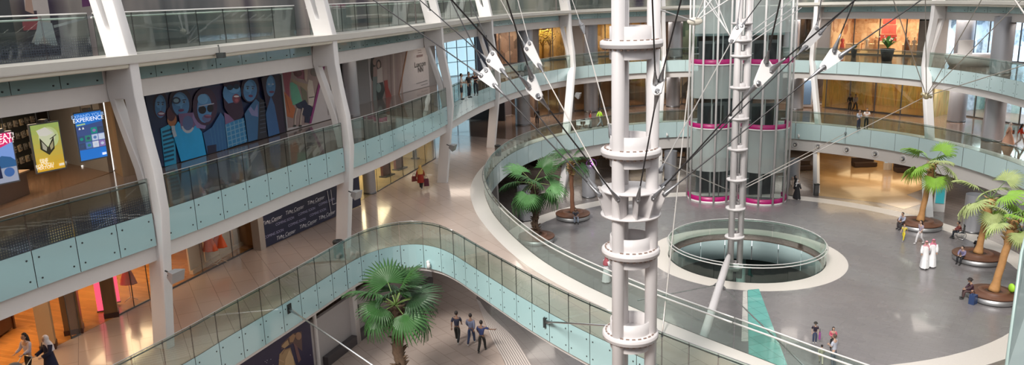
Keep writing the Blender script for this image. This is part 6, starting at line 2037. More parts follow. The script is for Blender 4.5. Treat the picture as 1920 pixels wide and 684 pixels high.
# poster of a woman and dark shop behind the L3 glass, top left
W3 = Wall((-22.4, 22.5), (-18.7, 30.3))
root = thing('poster_hoarding', 'tall fashion picture with a pink bag behind the topmost glass, upper left', 'hoarding', W3.pt(5, H3))
board(W3, 0, W3.L, H3, H3 + 4.5, mat('charcoal_board', (0.05, 0.055, 0.06), 0.4), root)
pc = Picture(W3, lambda x, y: (x / 3, y / 3))
pc.poly([(130, -30), (260, -30), (275, 60), (290, 180), (330, 260), (175, 240), (210, 150), (205, 60), (140, 60)], (0.55, 0.50, 0.48))
pc.poly([(120, 110), (210, 95), (215, 165), (130, 172)], (0.42, 0.08, 0.10)); pc.poly([(140, -10), (170, -30), (190, 80), (140, 60)], (0.45, 0.30, 0.24)); pc.poly([(210, 120), (290, 130), (320, 250), (290, 255), (240, 200), (215, 255), (190, 250)], (0.50, 0.52, 0.55))
pc.line([(300, 150), (520, 90)], 0.1, (0.4, 0.4, 0.42)); pc.poly([(455, -20), (530, -20), (540, 30), (460, 40)], (0.12, 0.02, 0.12))
pc.build(root)
# white cafe chairs on the level-one far gallery
def cafe_chair(p, rz, label):
    root = thing('cafe_chair', label, 'chair', p, rz, 'white cafe chairs on the far gallery')
    def loc(mb, n, m):
        o = mb.build(n, m); o.parent = root; return o
    WP = mat('white_plastic', (0.8, 0.8, 0.8), 0.35)
    mb = MB(); mb.box((0, 0, 0.45), (0.42, 0.42, 0.04)); loc(mb, 'seat', WP)
    mb = MB(); mb.box((0, 0.2, 0.7), (0.42, 0.03, 0.45)); loc(mb, 'backrest', WP)
    for x in (-.18, .18):
        for y in (-.18, .18):
            mb = MB(); mb.tube([(x, y, 0), (x * 0.9, y * 0.9, 0.44)], 0.015, 6); loc(mb, 'leg', STEEL)
    return root
c0 = at_off(1084, 232, 0.9)
c0 = G(1086, 243, H1)
ch = cafe_chair(c0, 0.3, 'white cafe chair by the rail left of the person in lime')
copy_tree(ch, Vector((c0.x + 0.75, c0.y + 0.2, H1)), -0.4); copy_tree(ch, Vector((c0.x + 2.9, c0.y - 0.1, H1)), 1.2, 'white cafe chair by the rail right of the person in lime')
root = thing('cafe_table', 'round white cafe table by the rail on the far gallery', 'table', (c0.x + 0.4, c0.y + 0.8, H1))
q = Vector((c0.x + 0.4, c0.y + 0.8, H1)); mb = MB(); mb.lathe([(0, 0.74), (0.4, 0.74), (0.4, 0.71), (0, 0.71)], q, 24); mb.build('table_top', MATS['white_plastic'], root); mb = MB(); mb.lathe([(0.25, 0), (0.25, 0.02), (0.03, 0.04), (0.03, 0.72)], q, 16); mb.build('pedestal', STEEL, root)
# foreground glass fin at the lower right corner
a, b = V(1916, 475, 7.0), V(1886, 700, 6.2)
c_, d_ = V(1990, 470, 6.6), V(1990, 700, 5.9)
root = thing('glass_fin', 'out-of-focus grey green glass fin at the lower right corner', 'glass panel', b)
mb = MB(); top = V(1940, 380, 7.2); off = Vector((0.02, 0.05, 0))
vs = [a, b, d_, V(1990, 380, 6.8), top]; n = 5
mb.add(vs + [v + off for v in vs], [list(range(n)), list(range(n, 2 * n))[::-1]] + [(i, n + i, n + (i + 1) % n, (i + 1) % n) for i in range(n)]); mb.build('pane', glass('milky_near_glass', (0.55, 0.62, 0.60), 0.6, frost=0.6, frostcol=(0.30, 0.36, 0.36)), root)
mb = MB(); mb.tube([top, a, b], 0.018, 8); mb.build('edge_trim', mat('pale_green_edge', (0.35, 0.45, 0.43), 0.3), root)
# ------------------------------------------------------------------ people
DG = bpy.context.evaluated_depsgraph_get
def skin_mesh(verts, edges, radii, root=0, sub=1):
    me = bpy.data.meshes.new('tmp'); me.from_pydata(verts, edges, [])
    o = bpy.data.objects.new('tmp', me); COL.objects.link(o)
    md = o.modifiers.new('skin', 'SKIN'); md.use_smooth_shade = True; md.branch_smoothing = 0.5
    lay = me.skin_vertices[0].data if me.skin_vertices else None
    if lay is None:
        me.update()
    for i, r in enumerate(radii):
        v = me.skin_vertices[0].data[i]
        v.radius = (r, r) if not isinstance(r, tuple) else r
        v.use_root = (i == root)
    s = o.modifiers.new('sub', 'SUBSURF'); s.levels = sub; s.render_levels = sub
    m = bpy.data.meshes.new_from_object(o.evaluated_get(DG()))
    bpy.data.objects.remove(o); bpy.data.meshes.remove(me)
    return m


def mb_add_mesh(mb, me, mi):
    mb.add([v.co.copy() for v in me.vertices], [list(p.vertices) for p in me.polygons], mi, True)
    bpy.data.meshes.remove(me)


def joints(pose):
    J = dict(pelvis=(0, 0, 0.95), waist=(0, 0, 1.10), chest=(0, 0.01, 1.32), neck=(0, 0.015, 1.50), head=(0, 0.03, 1.60), top=(0, 0.03, 1.70))
    for s, k in ((-1, 'l'), (1, 'r')):
        J['sh' + k] = (s * 0.175, 0, 1.42); J['el' + k] = (s * 0.235, -0.03, 1.14); J['wr' + k] = (s * 0.235, 0.06, 0.90)
        J['hip' + k] = (s * 0.09, 0, 0.92); J['kn' + k] = (s * 0.10, 0.02, 0.50); J['an' + k] = (s * 0.10, -0.02, 0.09)
    if pose == 'walk':
        J.update(knl=(-0.10, 0.20, 0.52), anl=(-0.10, 0.30, 0.10), knr=(0.10, -0.02, 0.50), anr=(0.10, -0.34, 0.17), ell=(-0.23, -0.14, 1.16), wrl=(-0.22, -0.22, 0.94), elr=(0.23, 0.06, 1.15), wrr=(0.21, 0.24, 0.97))
    if pose == 'walk2':
        J.update(knr=(0.10, 0.18, 0.52), anr=(0.10, 0.26, 0.10), knl=(-0.10, -0.02, 0.50), anl=(-0.10, -0.30, 0.15), elr=(0.23, -0.12, 1.16), wrr=(0.22, -0.18, 0.94), ell=(-0.23, 0.06, 1.15), wrl=(-0.21, 0.22, 0.97))
    if pose == 'point':
        J = joints('walk2'); J.update(elr=(0.42, 0.08, 1.28), wrr=(0.62, 0.20, 1.24)); return J
    if pose == 'lean':
        J.update(chest=(0, 0.12, 1.28), neck=(0, 0.18, 1.45), head=(0, 0.22, 1.55), top=(0, 0.23, 1.65), shl=(-0.17, 0.13, 1.37), shr=(0.17, 0.13, 1.37), ell=(-0.24, 0.24, 1.16), wrl=(-0.12, 0.42, 1.14), elr=(0.24, 0.24, 1.16), wrr=(0.12, 0.42, 1.14), waist=(0, 0.04, 1.10))
    if pose == 'push':
        J.update(ell=(-0.22, 0.08, 1.16), wrl=(-0.18, 0.34, 1.08), elr=(0.22, 0.08, 1.16), wrr=(0.18, 0.34, 1.08), knl=(-0.10, 0.14, 0.52), anl=(-0.10, 0.18, 0.09), anr=(0.10, -0.22, 0.14))
    if pose == 'hold':
        J.update(ell=(-0.23, 0.04, 1.16), wrl=(-0.05, 0.24, 1.16), elr=(0.23, 0.04, 1.16), wrr=(0.07, 0.25, 1.12))
    if pose == 'sit':
        d = -0.47
        for k in list(J): J[k] = (J[k][0], J[k][1], J[k][2] + d)
        J.update(chest=(0, 0.06, 0.84), neck=(0, 0.10, 1.01), head=(0, 0.15, 1.10), top=(0, 0.16, 1.20), shl=(-0.17, 0.07, 0.93), shr=(0.17, 0.07, 0.93), hipl=(-0.09, 0.0, 0.50), hipr=(0.09, 0, 0.50), pelvis=(0, -0.02, 0.54), waist=(0, 0.0, 0.66),
                 knl=(-0.13, 0.42, 0.50), knr=(0.13, 0.42, 0.50), anl=(-0.13, 0.48, 0.09), anr=(0.13, 0.40, 0.09), ell=(-0.22, 0.18, 0.70), wrl=(-0.10, 0.38, 0.62), elr=(0.22, 0.18, 0.70), wrr=(0.10, 0.38, 0.62))
    return J


def person(p, heading, label, pose='stand', h=1.75, skin=(0.42, 0.24, 0.16), top=(0.1, 0.1, 0.15), legs=(0.03, 0.03, 0.04), hair=(0.015, 0.012, 0.012), shoes=(0.03, 0.03, 0.03), sleeves=0.45,
           robe=None, scarf=None, longhair=False, hat=None, dress=None, group=None, shorts=False, glasses=False):
    """heading: plan direction (dx, dy) the person faces"""
    k = h / 1.75
    hd = Vector((heading[0], heading[1])).normalized(); rz = math.atan2(-hd.x, hd.y)
    root = thing('person', label, 'person', p, rz, group)
    J = {n: Vector(c) * k for n, c in joints(pose).items()}
    sm = mat('skin_%02d%02d' % (int(skin[0] * 99), int(skin[1] * 99)), skin, 0.55)
    def fin(mb, name, m):
        o = mb.build(name, m); o.parent = root; return o
    order = ['pelvis', 'waist', 'chest', 'neck', 'shl', 'ell', 'wrl', 'shr', 'elr', 'wrr', 'hipl', 'knl', 'anl', 'hipr', 'knr', 'anr']
    idx = {n: i for i, n in enumerate(order)}
    rad = dict(pelvis=(0.12, 0.10), waist=(0.105, 0.085), chest=(0.13, 0.095), neck=0.05, shl=0.055, shr=0.055, ell=0.042, elr=0.042, wrl=0.027, wrr=0.027, hipl=0.085, hipr=0.085, knl=0.055, knr=0.055, anl=0.038, anr=0.038)
    edges = [('pelvis', 'waist'), ('waist', 'chest'), ('chest', 'neck'), ('chest', 'shl'), ('shl', 'ell'), ('ell', 'wrl'), ('chest', 'shr'), ('shr', 'elr'), ('elr', 'wrr'), ('pelvis', 'hipl'), ('hipl', 'knl'), ('knl', 'anl'), ('pelvis', 'hipr'), ('hipr', 'knr'), ('knr', 'anr')]
    vs = [J[n] for n in order]; es = [(idx[a], idx[b]) for a, b in edges]; rs = [tuple(x * k for x in rad[n]) if isinstance(rad[n], tuple) else rad[n] * k for n in order]
    # head column, feet
    hd_ = J['head']
    vs.append(J['neck'].lerp(hd_, 0.5)); es.append((idx['neck'], len(vs) - 1)); rs.append(0.05 * k)
    body = MB()
    mb_add_mesh(body, skin_mesh(vs, es, rs), 0)
    hc = hd_ + Vector((0, 0.01, 0.03)) * k
    body.sphere(hc, 0.095 * k, 0, 14, 10, (0.82, 0.98, 1.22))
    body.sphere(hc + Vector((0, 0.05, -0.06)) * k, 0.055 * k, 0, 10, 8, (0.9, 0.8, 0.9))       # jaw
    body.sphere(hc + Vector((0, 0.10, -0.015)) * k, 0.018 * k, 0, 6, 6, (0.8, 1.1, 1.5))        # nose
    for s in (-1, 1):
        body.sphere(hc + Vector((s * 0.078, 0, -0.01)) * k, 0.025 * k, 0, 6, 6, (0.4, 0.8, 1.3))  # ear
        body.sphere(hc + Vector((s * 0.033, 0.085, 0.008)) * k, 0.011 * k, 1, 6, 4)               # eye
    body.sphere(hc + Vector((0, 0.092, -0.055)) * k, 0.02 * k, 2, 6, 4, (1.2, 0.4, 0.3))          # mouth
    # hands
    for s, sd in ((-1, 'l'), (1, 'r')):
        w_ = J['wr' + sd]; d = (w_ - J['el' + sd]).normalized()
        side = d.cross(Vector((0, 1, 0.3))).normalized(); pn = side.cross(d)
        c = w_ + d * 0.045 * k
        M = Matrix((side, pn, d)).transposed()
        body.sphere(c, 0.045 * k, 0, 8, 6, (0.85, 0.42, 1.15), M)
        for f in range(4):
            b0 = w_ + d * 0.08 * k + side * (f - 1.5) * 0.019 * k; L = (0.06, 0.07, 0.065, 0.05)[f] * k
            body.tube([b0, b0 + d * L * 0.5 + pn * 0.008 * k, b0 + d * L * 0.85 + pn * 0.03 * k], [0.009 * k, 0.008 * k, 0.006 * k], 5)
        b0 = w_ + d * 0.03 * k - side * 0.03 * k * s
        body.tube([b0, b0 + (d * 0.6 - side * s * 0.8) * 0.04 * k, b0 + (d * 0.95 - side * s * 0.6) * 0.065 * k], [0.011 * k, 0.009 * k, 0.007 * k], 5)
    fin(body, 'body', [sm, mat('eye_dark', (0.02, 0.015, 0.015), 0.3), mat('lip', (0.35, 0.14, 0.11), 0.5)])
    # shoes
    for sd in ('l', 'r'):
        a = J['an' + sd]
        mb = MB(); mb.sphere(Vector((a.x, a.y + 0.07 * k, a.z - 0.045 * k)), 0.075 * k, 0, 10, 6, (0.58, 1.75, 0.6)); fin(mb, 'shoe', mat('shoe_%02d' % int(shoes[0] * 99), shoes, 0.5))
    cm = lambda c, n: mat(n + '_%02d%02d%02d' % tuple(int(x * 99) for x in c), c, 0.75, var=0.12, scale=6)
    if robe is None:
        if legs is not None:
            o2 = ['pelvis', 'waist', 'hipl', 'knl', 'anl', 'hipr', 'knr', 'anr']; i2 = {n: i for i, n in enumerate(o2)}
            r2 = [(0.150, 0.125), (0.13, 0.105), 0.105, 0.078, 0.062, 0.105, 0.078, 0.062]
            v2 = [J[n].copy() for n in o2]; v2[1] = J['pelvis'].lerp(J['waist'], 0.5)
            if shorts:
                for n, kn, an in (('knl', 'hipl', 'knl'), ('knr', 'hipr', 'knr')):
                    pass
                v2[4] = J['knl'].lerp(J['anl'], 0.02); v2[7] = J['knr'].lerp(J['anr'], 0.02)
            mb = MB(); mb_add_mesh(mb, skin_mesh(v2, [(0, 1), (0, 2), (2, 3), (3, 4), (0, 5), (5, 6), (6, 7)], [tuple(x * k for x in r) if isinstance(r, tuple) else r * k for r in r2]), 0)
            fin(mb, 'trousers', cm(legs, 'trouser'))
        if top is not None:
            o3 = ['waist', 'chest', 'shl', 'shr']; v3 = [J['pelvis'].lerp(J['waist'], 0.15), J['waist'], J['chest'], J['shl'], J['shl'].lerp(J['ell'], 0.9 if sleeves < 0.5 else 1.0), J['shr'], J['shr'].lerp(J['elr'], 0.9 if sleeves < 0.5 else 1.0), J['chest'].lerp(J['neck'], 0.6)]
            e3 = [(0, 1), (1, 2), (2, 3), (3, 4), (2, 5), (5, 6), (2, 7)]; r3 = [(0.155, 0.13), (0.15, 0.12), (0.165, 0.12), 0.08, 0.07, 0.08, 0.07, 0.07]
            if sleeves >= 0.5:
                v3 += [J['wrl'] + (J['ell'] - J['wrl']) * 0.08, J['wrr'] + (J['elr'] - J['wrr']) * 0.08]; e3 += [(4, 8), (6, 9)]; r3 += [0.045, 0.045]
            mb = MB(); mb_add_mesh(mb, skin_mesh(v3, e3, [tuple(x * k for x in r) if isinstance(r, tuple) else r * k for r in r3], root=1), 0)
            fin(mb, 'shirt', cm(top, 'shirt'))
        if dress is not None:
            c, zb = dress
            mb = MB(); n = 20; vs_ = []
            prof = [(0.10, 0.06, J['neck'] * 0.15 + J['chest'] * 0.85), (0.20, 0.15, J['chest']), (0.17, 0.14, J['waist']), (0.21, 0.18, J['pelvis']), (0.25, 0.24, Vector((0, J['pelvis'].y, zb * k)))]
            for rx, ry, c0_ in prof:
                for j in range(n):
                    a = 2 * math.pi * j / n; f = 1 + 0.05 * math.cos(6 * a)
                    vs_.append(Vector((c0_.x + rx * k * f * math.cos(a), c0_.y + ry * k * f * math.sin(a), c0_.z)))
            mb.add(vs_, [(i * n + j, i * n + (j + 1) % n, (i + 1) * n + (j + 1) % n, (i + 1) * n + j) for i in range(4) for j in range(n)], 0, True)
            fin(mb, 'coat', cm(c, 'coat'))
    else:
        mb = MB(); n = 22; vs_ = []
        fy = (J['anl'].y + J['anr'].y) / 2
        prof = [(0.07, 0.06, J['neck']), (0.19, 0.12, (J['shl'] + J['shr']) / 2), (0.19, 0.14, J['chest']), (0.17, 0.14, J['waist']), (0.19, 0.17, J['pelvis']), (0.23, 0.33 if pose.startswith('walk') else 0.24, Vector((0, fy * 0.5, 0.5 * k))), (0.27, 0.44 if pose.startswith('walk') else 0.27, Vector((0, fy, 0.07 * k)))]
        for rx, ry, c0_ in prof:
            for j in range(n):
                a = 2 * math.pi * j / n; f = 1 + (0.06 * math.cos(7 * a) if rx > 0.2 else 0)
                vs_.append(Vector((c0_.x + rx * k * f * math.cos(a), c0_.y + ry * k * f * math.sin(a), c0_.z)))
        mb.add(vs_, [(i * n + j, i * n + (j + 1) % n, (i + 1) * n + (j + 1) % n, (i + 1) * n + j) for i in range(6) for j in range(n)], 0, True)
        for sd in ('l', 'r'): mb.tube([J['sh' + sd], J['el' + sd], J['wr' + sd]], [0.085 * k, 0.075 * k, 0.07 * k], 10)
        fin(mb, 'robe', cm(robe, 'robe'))
    if scarf is not None:
        mb = MB(); mb.sphere(hc + Vector((0, -0.015, 0.01)) * k, 0.118 * k, 0, 16, 10, (0.92, 1.0, 1.15))
        # keep the face free: the scarf shell sits behind the face plane
        mb.v = [(x, min(y, hc.y + 0.055 * k), z) for x, y, z in mb.v]
        n = 16; vs_ = []
        for rx, ry, c0_ in ((0.10, 0.10, hc + Vector((0, -0.02, -0.02)) * k), (0.11, 0.11, hc + Vector((0, -0.03, -0.10)) * k), (0.19, 0.14, (J['shl'] + J['shr']) / 2 + Vector((0, -0.01, 0.02)) * k), (0.22, 0.17, J['chest'] + Vector((0, -0.03, 0.0)) * k), (0.20, 0.17, J['chest'] + Vector((0, -0.05, -0.16)) * k)):
            for j in range(n):
                a = 2 * math.pi * j / n; vs_.append(Vector((c0_.x + rx * k * math.cos(a), c0_.y + min(ry * k * math.sin(a), 0.12 * k), c0_.z)))
        mb.add(vs_, [(i * n + j, i * n + (j + 1) % n, (i + 1) * n + (j + 1) % n, (i + 1) * n + j) for i in range(4) for j in range(n)], 0, True)
        sc_ = fin(mb, 'headscarf', cm(scarf, 'scarf'))
        if hat == 'cord':
            mb = MB()
            for z in (0.055, 0.075): mb.lathe([(0.098 * k, z * k - 0.008), (0.108 * k, z * k), (0.098 * k, z * k + 0.008)], hc + Vector((0, -0.015, 0)) * k, 16)
            fin(mb, 'head_cord', DARK).parent = sc_
    elif hair is not None:
        mb = MB(); mb.sphere(hc + Vector((0, -0.018, 0.022)) * k, 0.106 * k, 0, 14, 10, (0.86, 0.98, 1.15))
        mb.v = [(x, y if z > hc.z + 0.06 * k else min(y, hc.y + 0.02 * k), max(z, hc.z - 0.04 * k)) for x, y, z in mb.v]
        if longhair:
            mb.tube([hc + Vector((0, -0.06, 0)) * k, hc + Vector((0, -0.09, -0.12)) * k, J['chest'] + Vector((0, -0.13, -0.02)) * k], [0.09 * k, 0.085 * k, 0.05 * k], 10)
        fin(mb, 'hair', mat('hair_%02d' % int(hair[0] * 99), hair, 0.6))
    if hat and hat != 'cord':
        mb = MB(); mb.lathe([(0.17 * k, 0.06 * k), (0.16 * k, 0.075 * k), (0.11 * k, 0.08 * k), (0.10 * k, 0.16 * k), (0, 0.18 * k)], hc, 18); fin(mb, 'hat', cm(hat, 'hat'))
    return root


def bag(p, c, label, w=0.32, h=0.36, d=0.12, rz=0.0):
    root = thing('handbag', label, 'bag', p, rz)
    def fin(mb, n, m): o = mb.build(n, m); o.parent = root
    mb = MB(); mb.prism([(-w / 2, 0), (w / 2, 0), (w / 2 * 0.85, h), (-w / 2 * 0.85, h)], -d / 2, d / 2, 0, Matrix.Rotation(R(90), 3, 'X')); fin(mb, 'bag_body', mat('bag_%02d%02d%02d' % tuple(int(99 * x) for x in c), c, 0.5))
    mb = MB(); mb.tube([(-w * 0.25, 0, h), (-w * 0.2, 0, h + 0.14), (0, 0, h + 0.2), (w * 0.2, 0, h + 0.14), (w * 0.25, 0, h)], 0.012, 6); fin(mb, 'handle', DARK)


def at_feet(px, py, z=0): return G(px, py, z)
def at_head(px, py, z, h=1.62):
    g = G(px, py, z + h); return Vector((g.x, g.y, z))


TAN = (0.45, 0.27, 0.18); PALE = (0.55, 0.36, 0.27); DK = (0.22, 0.12, 0.08)
# level one, lower left
pA_ = at_head(46, 629, H1, 1.58); pB_ = at_head(86, 634, H1, 1.55)
person(pA_, (-0.35, -1), 'person with dark glasses in a lilac white top beside the pushchair', 'push', 1.68, PALE, top=(0.62, 0.58, 0.66), legs=(0.02, 0.02, 0.025), sleeves=1, longhair=True)
person(pB_, (-0.55, -1), 'person in a white headscarf and navy cloak pushing the pushchair', 'push', 1.66, PALE, robe=(0.012, 0.014, 0.045), scarf=(0.78, 0.74, 0.75))
def stroller(p, rz):
    root = thing('pushchair', 'grey hooded pushchair pushed by the two women at lower left', 'pushchair', p, rz)
    def fin(mb, n, m): o = mb.build(n, m); o.parent = root; return o
    GR = mat('stroller_grey', (0.16, 0.17, 0.19), 0.8)
    mb = MB(); mb.sphere((0, 0.1, 0.72), 0.32, 0, 16, 10, (0.8, 1.0, 0.9)); mb.v = [(x, y, max(z, 0.62)) for x, y, z in mb.v]; fin(mb, 'hood', GR)
    mb = MB(); mb.prism([(-0.25, 0.3), (-0.3, 0.62), (0.25, 0.62), (0.5, 0.45), (0.45, 0.3)], -0.22, 0.22, 0, Matrix.Rotation(R(90), 3, 'Z') @ Matrix.Rotation(R(90), 3, 'X')); fin(mb, 'seat', mat('stroller_black', (0.02, 0.02, 0.03), 0.7))
    mb = MB()
    for s in (-0.24, 0.24): mb.tube([(s, 0.5, 0.12), (s, 0.1, 0.5), (s, -0.35, 0.95), (s, -0.45, 1.02)], 0.014, 8)
    mb.tube([(-0.24, -0.45, 1.02), (0.24, -0.45, 1.02)], 0.018, 8)
    for s in (-0.24, 0.24): mb.tube([(s, -0.3, 0.12), (s, 0.1, 0.5)], 0.014, 8)
    fin(mb, 'chassis', STEEL)
    for x in (-0.26, 0.26):
        for y in (-0.3, 0.5):
            mb = MB(); mb.lathe([(0.05, -0.02), (0.11, -0.02), (0.12, 0), (0.11, 0.02), (0.05, 0.02)], (x, y, 0.12), 18, M=Matrix.Rotation(R(90), 3, 'Y')); fin(mb, 'wheel', DARK)
ps = (pA_ + pB_) / 2 + Vector((-0.35, -0.72, 0)); stroller(ps, math.atan2(0.45, -1))
# woman in red
p = at_feet(790, 356, H1)
person(p, (0.1, 1), 'person in a long red coat and yellow headscarf walking away past the sand shop', 'walk', 1.68, TAN, top=(0.30, 0.025, 0.012), legs=(0.02, 0.02, 0.02), sleeves=1, scarf=(0.62, 0.40, 0.12), dress=((0.30, 0.025, 0.012), 0.55), shoes=(0.6, 0.6, 0.6))
bag(p + Vector((-0.42, -0.02, 0.62)), (0.16, 0.02, 0.02), 'dark red handbag on the left arm of the woman in red', 0.36, 0.34, 0.14, 0.4); bag(p + Vector((0.36, 0.05, 0.25)), (0.10, 0.012, 0.03), 'maroon shopping bag in the right hand of the woman in red', 0.34, 0.5, 0.14, 0.3)
# three at the L2 rail
for (px, py, c, hd, ps_, lab) in ((866, 187, (0.62, 0.60, 0.57), (1, -0.1), 'hold', 'person in a white T-shirt, leftmost of the three at the upper rail'), (880, 183, (0.02, 0.02, 0.02), (1, -0.6), 'stand', 'person in a black T-shirt, middle of the three at the upper rail'), (893, 179, (0.05, 0.02, 0.03), (-0.3, -1), 'lean', 'person in a dark patterned shirt, rightmost of the three at the upper rail')):
    person(at_feet(px, py, H2), hd, lab, ps_, 1.86, TAN, top=c, legs=(0.025, 0.03, 0.04), shorts=(px == 866))
# two on L1 far
g1 = at_feet(1107, 240, H1)
person(Vector((g1.x, g1.y, H1)), (1, 0.2), 'person in a rust red top on the far level-one gallery', 'stand', 1.68, PALE, top=(0.30, 0.05, 0.03), legs=(0.5, 0.5, 0.5), sleeves=1, longhair=True, hair=(0.05, 0.015, 0.01))
person(Vector((g1.x + 0.95, g1.y + 0.3, H1)), (1, 0.4), 'person in a lime green top on the far level-one gallery', 'walk', 1.80, TAN, top=(0.50, 0.85, 0.05), legs=(0.45, 0.45, 0.5), sleeves=1)
gq = at_off(1007, 222, 1.6)
person(Vector((gq.x, gq.y, H1)), (0, -1), 'person in black standing by the leftmost far silver column', 'stand', 1.7, DK, top=(0.02, 0.02, 0.02), legs=(0.02, 0.02, 0.02), sleeves=1)
# two on L1 right
g2 = at_feet(1609, 242, H1)
person(g2, (0.3, -1), 'person in a grey shirt talking at the level-one rail below the orange shop', 'hold', 1.72, TAN, top=(0.42, 0.45, 0.52), legs=(0.03, 0.04, 0.07), sleeves=1)
person(Vector((g2.x + 0.72, g2.y + 0.1, H1)), (-0.3, -1), 'person in a white shirt talking at the level-one rail below the orange shop', 'hold', 1.82, TAN, top=(0.75, 0.68, 0.65), legs=(0.015, 0.015, 0.02), sleeves=0.4)
for (px, lab, c) in ((1594, 'left', (0.02, 0.02, 0.025)), (1604, 'right', (0.25, 0.22, 0.18))):
    q = at_off(px, 190, 4.0); person(Vector((q.x, q.y, H1)), (0, -1), 'distant person in dark clothes before the golden shop front, %s one' % lab, 'stand' if lab == 'left' else 'walk', 1.75, DK, top=c, legs=(0.02, 0.02, 0.02), sleeves=1)
# two strollers at right
g3 = Vector((36.9, 57.3, H1)); g4 = Vector((37.5, 56.55, H1))
g3 = at_feet(1890, 272, H1); g4 = at_feet(1912, 274, H1)
person(g3, (0.9, -0.6), 'person in a long peach coat and white headscarf, right gallery', 'walk2', 1.74, PALE, robe=(0.62, 0.36, 0.25), scarf=(0.78, 0.72, 0.66), shoes=(0.7, 0.7, 0.7))
person(g4, (0.9, -0.6), 'person in a red jacket and white trousers, right gallery', 'walk', 1.72, TAN, top=(0.65, 0.05, 0.02), legs=(0.65, 0.60, 0.56), sleeves=1, longhair=True, shoes=(0.7, 0.7, 0.7))
bag(g3 + Vector((0.38, 0.1, 0.85)), (0.12, 0.06, 0.05), 'small dark shoulder bag of the person in the peach coat', 0.24, 0.3, 0.1, 0.8)
# three men walking away on the ground floor
dirm = (0.75, 0.65)
person(at_feet(858, 643), (0.15, 1), 'person in a navy shirt and black trousers, left of three walking together', 'walk', 1.80, DK, top=(0.02, 0.022, 0.045), legs=(0.012, 0.012, 0.018), shoes=(0.55, 0.55, 0.55))
person(at_feet(884, 646), (0.25, 1), 'person in a slate blue long-sleeved shirt, middle of three walking together', 'walk2', 1.74, DK, top=(0.14, 0.16, 0.25), legs=(0.03, 0.05, 0.12), sleeves=1, shoes=(0.5, 0.5, 0.5))
person(at_feet(904, 660), (0.3, 1), 'person in a dark blue shirt pointing right, last of three walking together', 'point', 1.74, DK, top=(0.025, 0.04, 0.13), legs=(0.012, 0.012, 0.02))
# men in white robes
person(at_feet(1137, 529), (0.8, 0.5), 'person in a white robe and red headcloth alone beside the big mast', 'hold', 1.76, TAN, robe=(0.80, 0.80, 0.82), scarf=(0.42, 0.10, 0.12), hat='cord')
person(at_feet(1733, 502), (-0.55, -1), 'person in a white robe and pink headcloth, left of the robed pair', 'walk', 1.80, TAN, robe=(0.86, 0.86, 0.88), scarf=(0.72, 0.33, 0.37), hat='cord')
person(at_feet(1746, 499), (-0.4, -1), 'person in a white robe and rose headcloth, right of the robed pair', 'walk2', 1.82, TAN, robe=(0.86, 0.86, 0.88), scarf=(0.70, 0.22, 0.32), hat='cord')
person(at_feet(1694, 451), (-0.8, -0.6), 'child in bright yellow clothes running beside the first right planter', 'walk', 1.22, PALE, top=(0.72, 0.60, 0.10), legs=(0.70, 0.58, 0.04), hair=(0.12, 0.06, 0.03), shoes=(0.5, 0.3, 0.02))
person(at_feet(1724, 457), (-0.9, -0.3), 'person in a lilac top and white leggings walking before the first planter', 'walk2', 1.70, PALE, top=(0.40, 0.34, 0.42), legs=(0.72, 0.70, 0.72), longhair=True, shoes=(0.7, 0.7, 0.7))
def sit_on(c, r, ang, rr=0.88):
    a = R(ang); return Vector((c.x + rr * r * math.cos(a), c.y + rr * r * math.sin(a), 0)), (math.cos(a), math.sin(a))
q, d = sit_on(PL1, 1.52, 188); person(q, (d[0], d[1] - 0.3), 'person in a grey blue shirt seated on the furthest right planter', 'sit', 1.78, TAN, top=(0.36, 0.38, 0.48), legs=(0.05, 0.04, 0.045), sleeves=1)
q, d = sit_on(PL2, 1.48, 200); person(q, (d[0], d[1] - 0.2), 'person in a violet top seated on the middle right planter', 'sit', 1.68, PALE, top=(0.22, 0.20, 0.34), legs=(0.02, 0.015, 0.025), sleeves=1)
q, d = sit_on(PL2, 1.48, 60); person(q, d, 'person in black seated behind the middle palm trunk', 'sit', 1.7, DK, top=(0.02, 0.02, 0.022), legs=(0.02, 0.02, 0.02), sleeves=1)
q, d = sit_on(PL3, 1.30, 172); person(q, (d[0], d[1] + 0.1), 'person in a maroon top and black hat seated left on the nearest planter', 'sit', 1.72, TAN, top=(0.06, 0.025, 0.04), legs=(0.09, 0.05, 0.05), sleeves=1, hat=(0.02, 0.015, 0.015))
q, d = sit_on(PL3, 1.30, 200, 0.95); bag(q + Vector((-0.28, -0.1, 0)), (0.03, 0.06, 0.16), 'denim blue bag standing beside the person in the black hat', 0.42, 0.55, 0.3, 0.6)
q, d = sit_on(PL3, 1.30, -18); person(q, d, 'person in black with white trousers seated right on the nearest planter', 'sit', 1.72, TAN, top=(0.02, 0.02, 0.02), legs=(0.72, 0.70, 0.68), sleeves=1)
root = thing('backpack', 'lime green round backpack on the right seated person', 'bag', q + Vector((-0.22, 0.12, 0.5)))
c = root.location.copy(); mb = MB(); mb.sphere(c + Vector((0, 0, 0.25)), 0.24, 0, 14, 10, (0.6, 1, 1.1)); mb.build('bag_body', mat('lime_fabric', (0.42, 0.80, 0.06), 0.5), root); mb = MB(); mb.tube([c + Vector((0.1, 0, 0.5)), c + Vector((0.22, 0, 0.45)), c + Vector((0.2, 0, 0.1))], 0.02, 6); mb.build('strap', DARK, root)
q, d = sit_on(PL0, 1.40, -85); person(q, d, 'person in pale jeans seated on the lone planter left of the mast', 'sit', 1.74, TAN, top=(0.10, 0.10, 0.12), legs=(0.38, 0.44, 0.55), longhair=True)
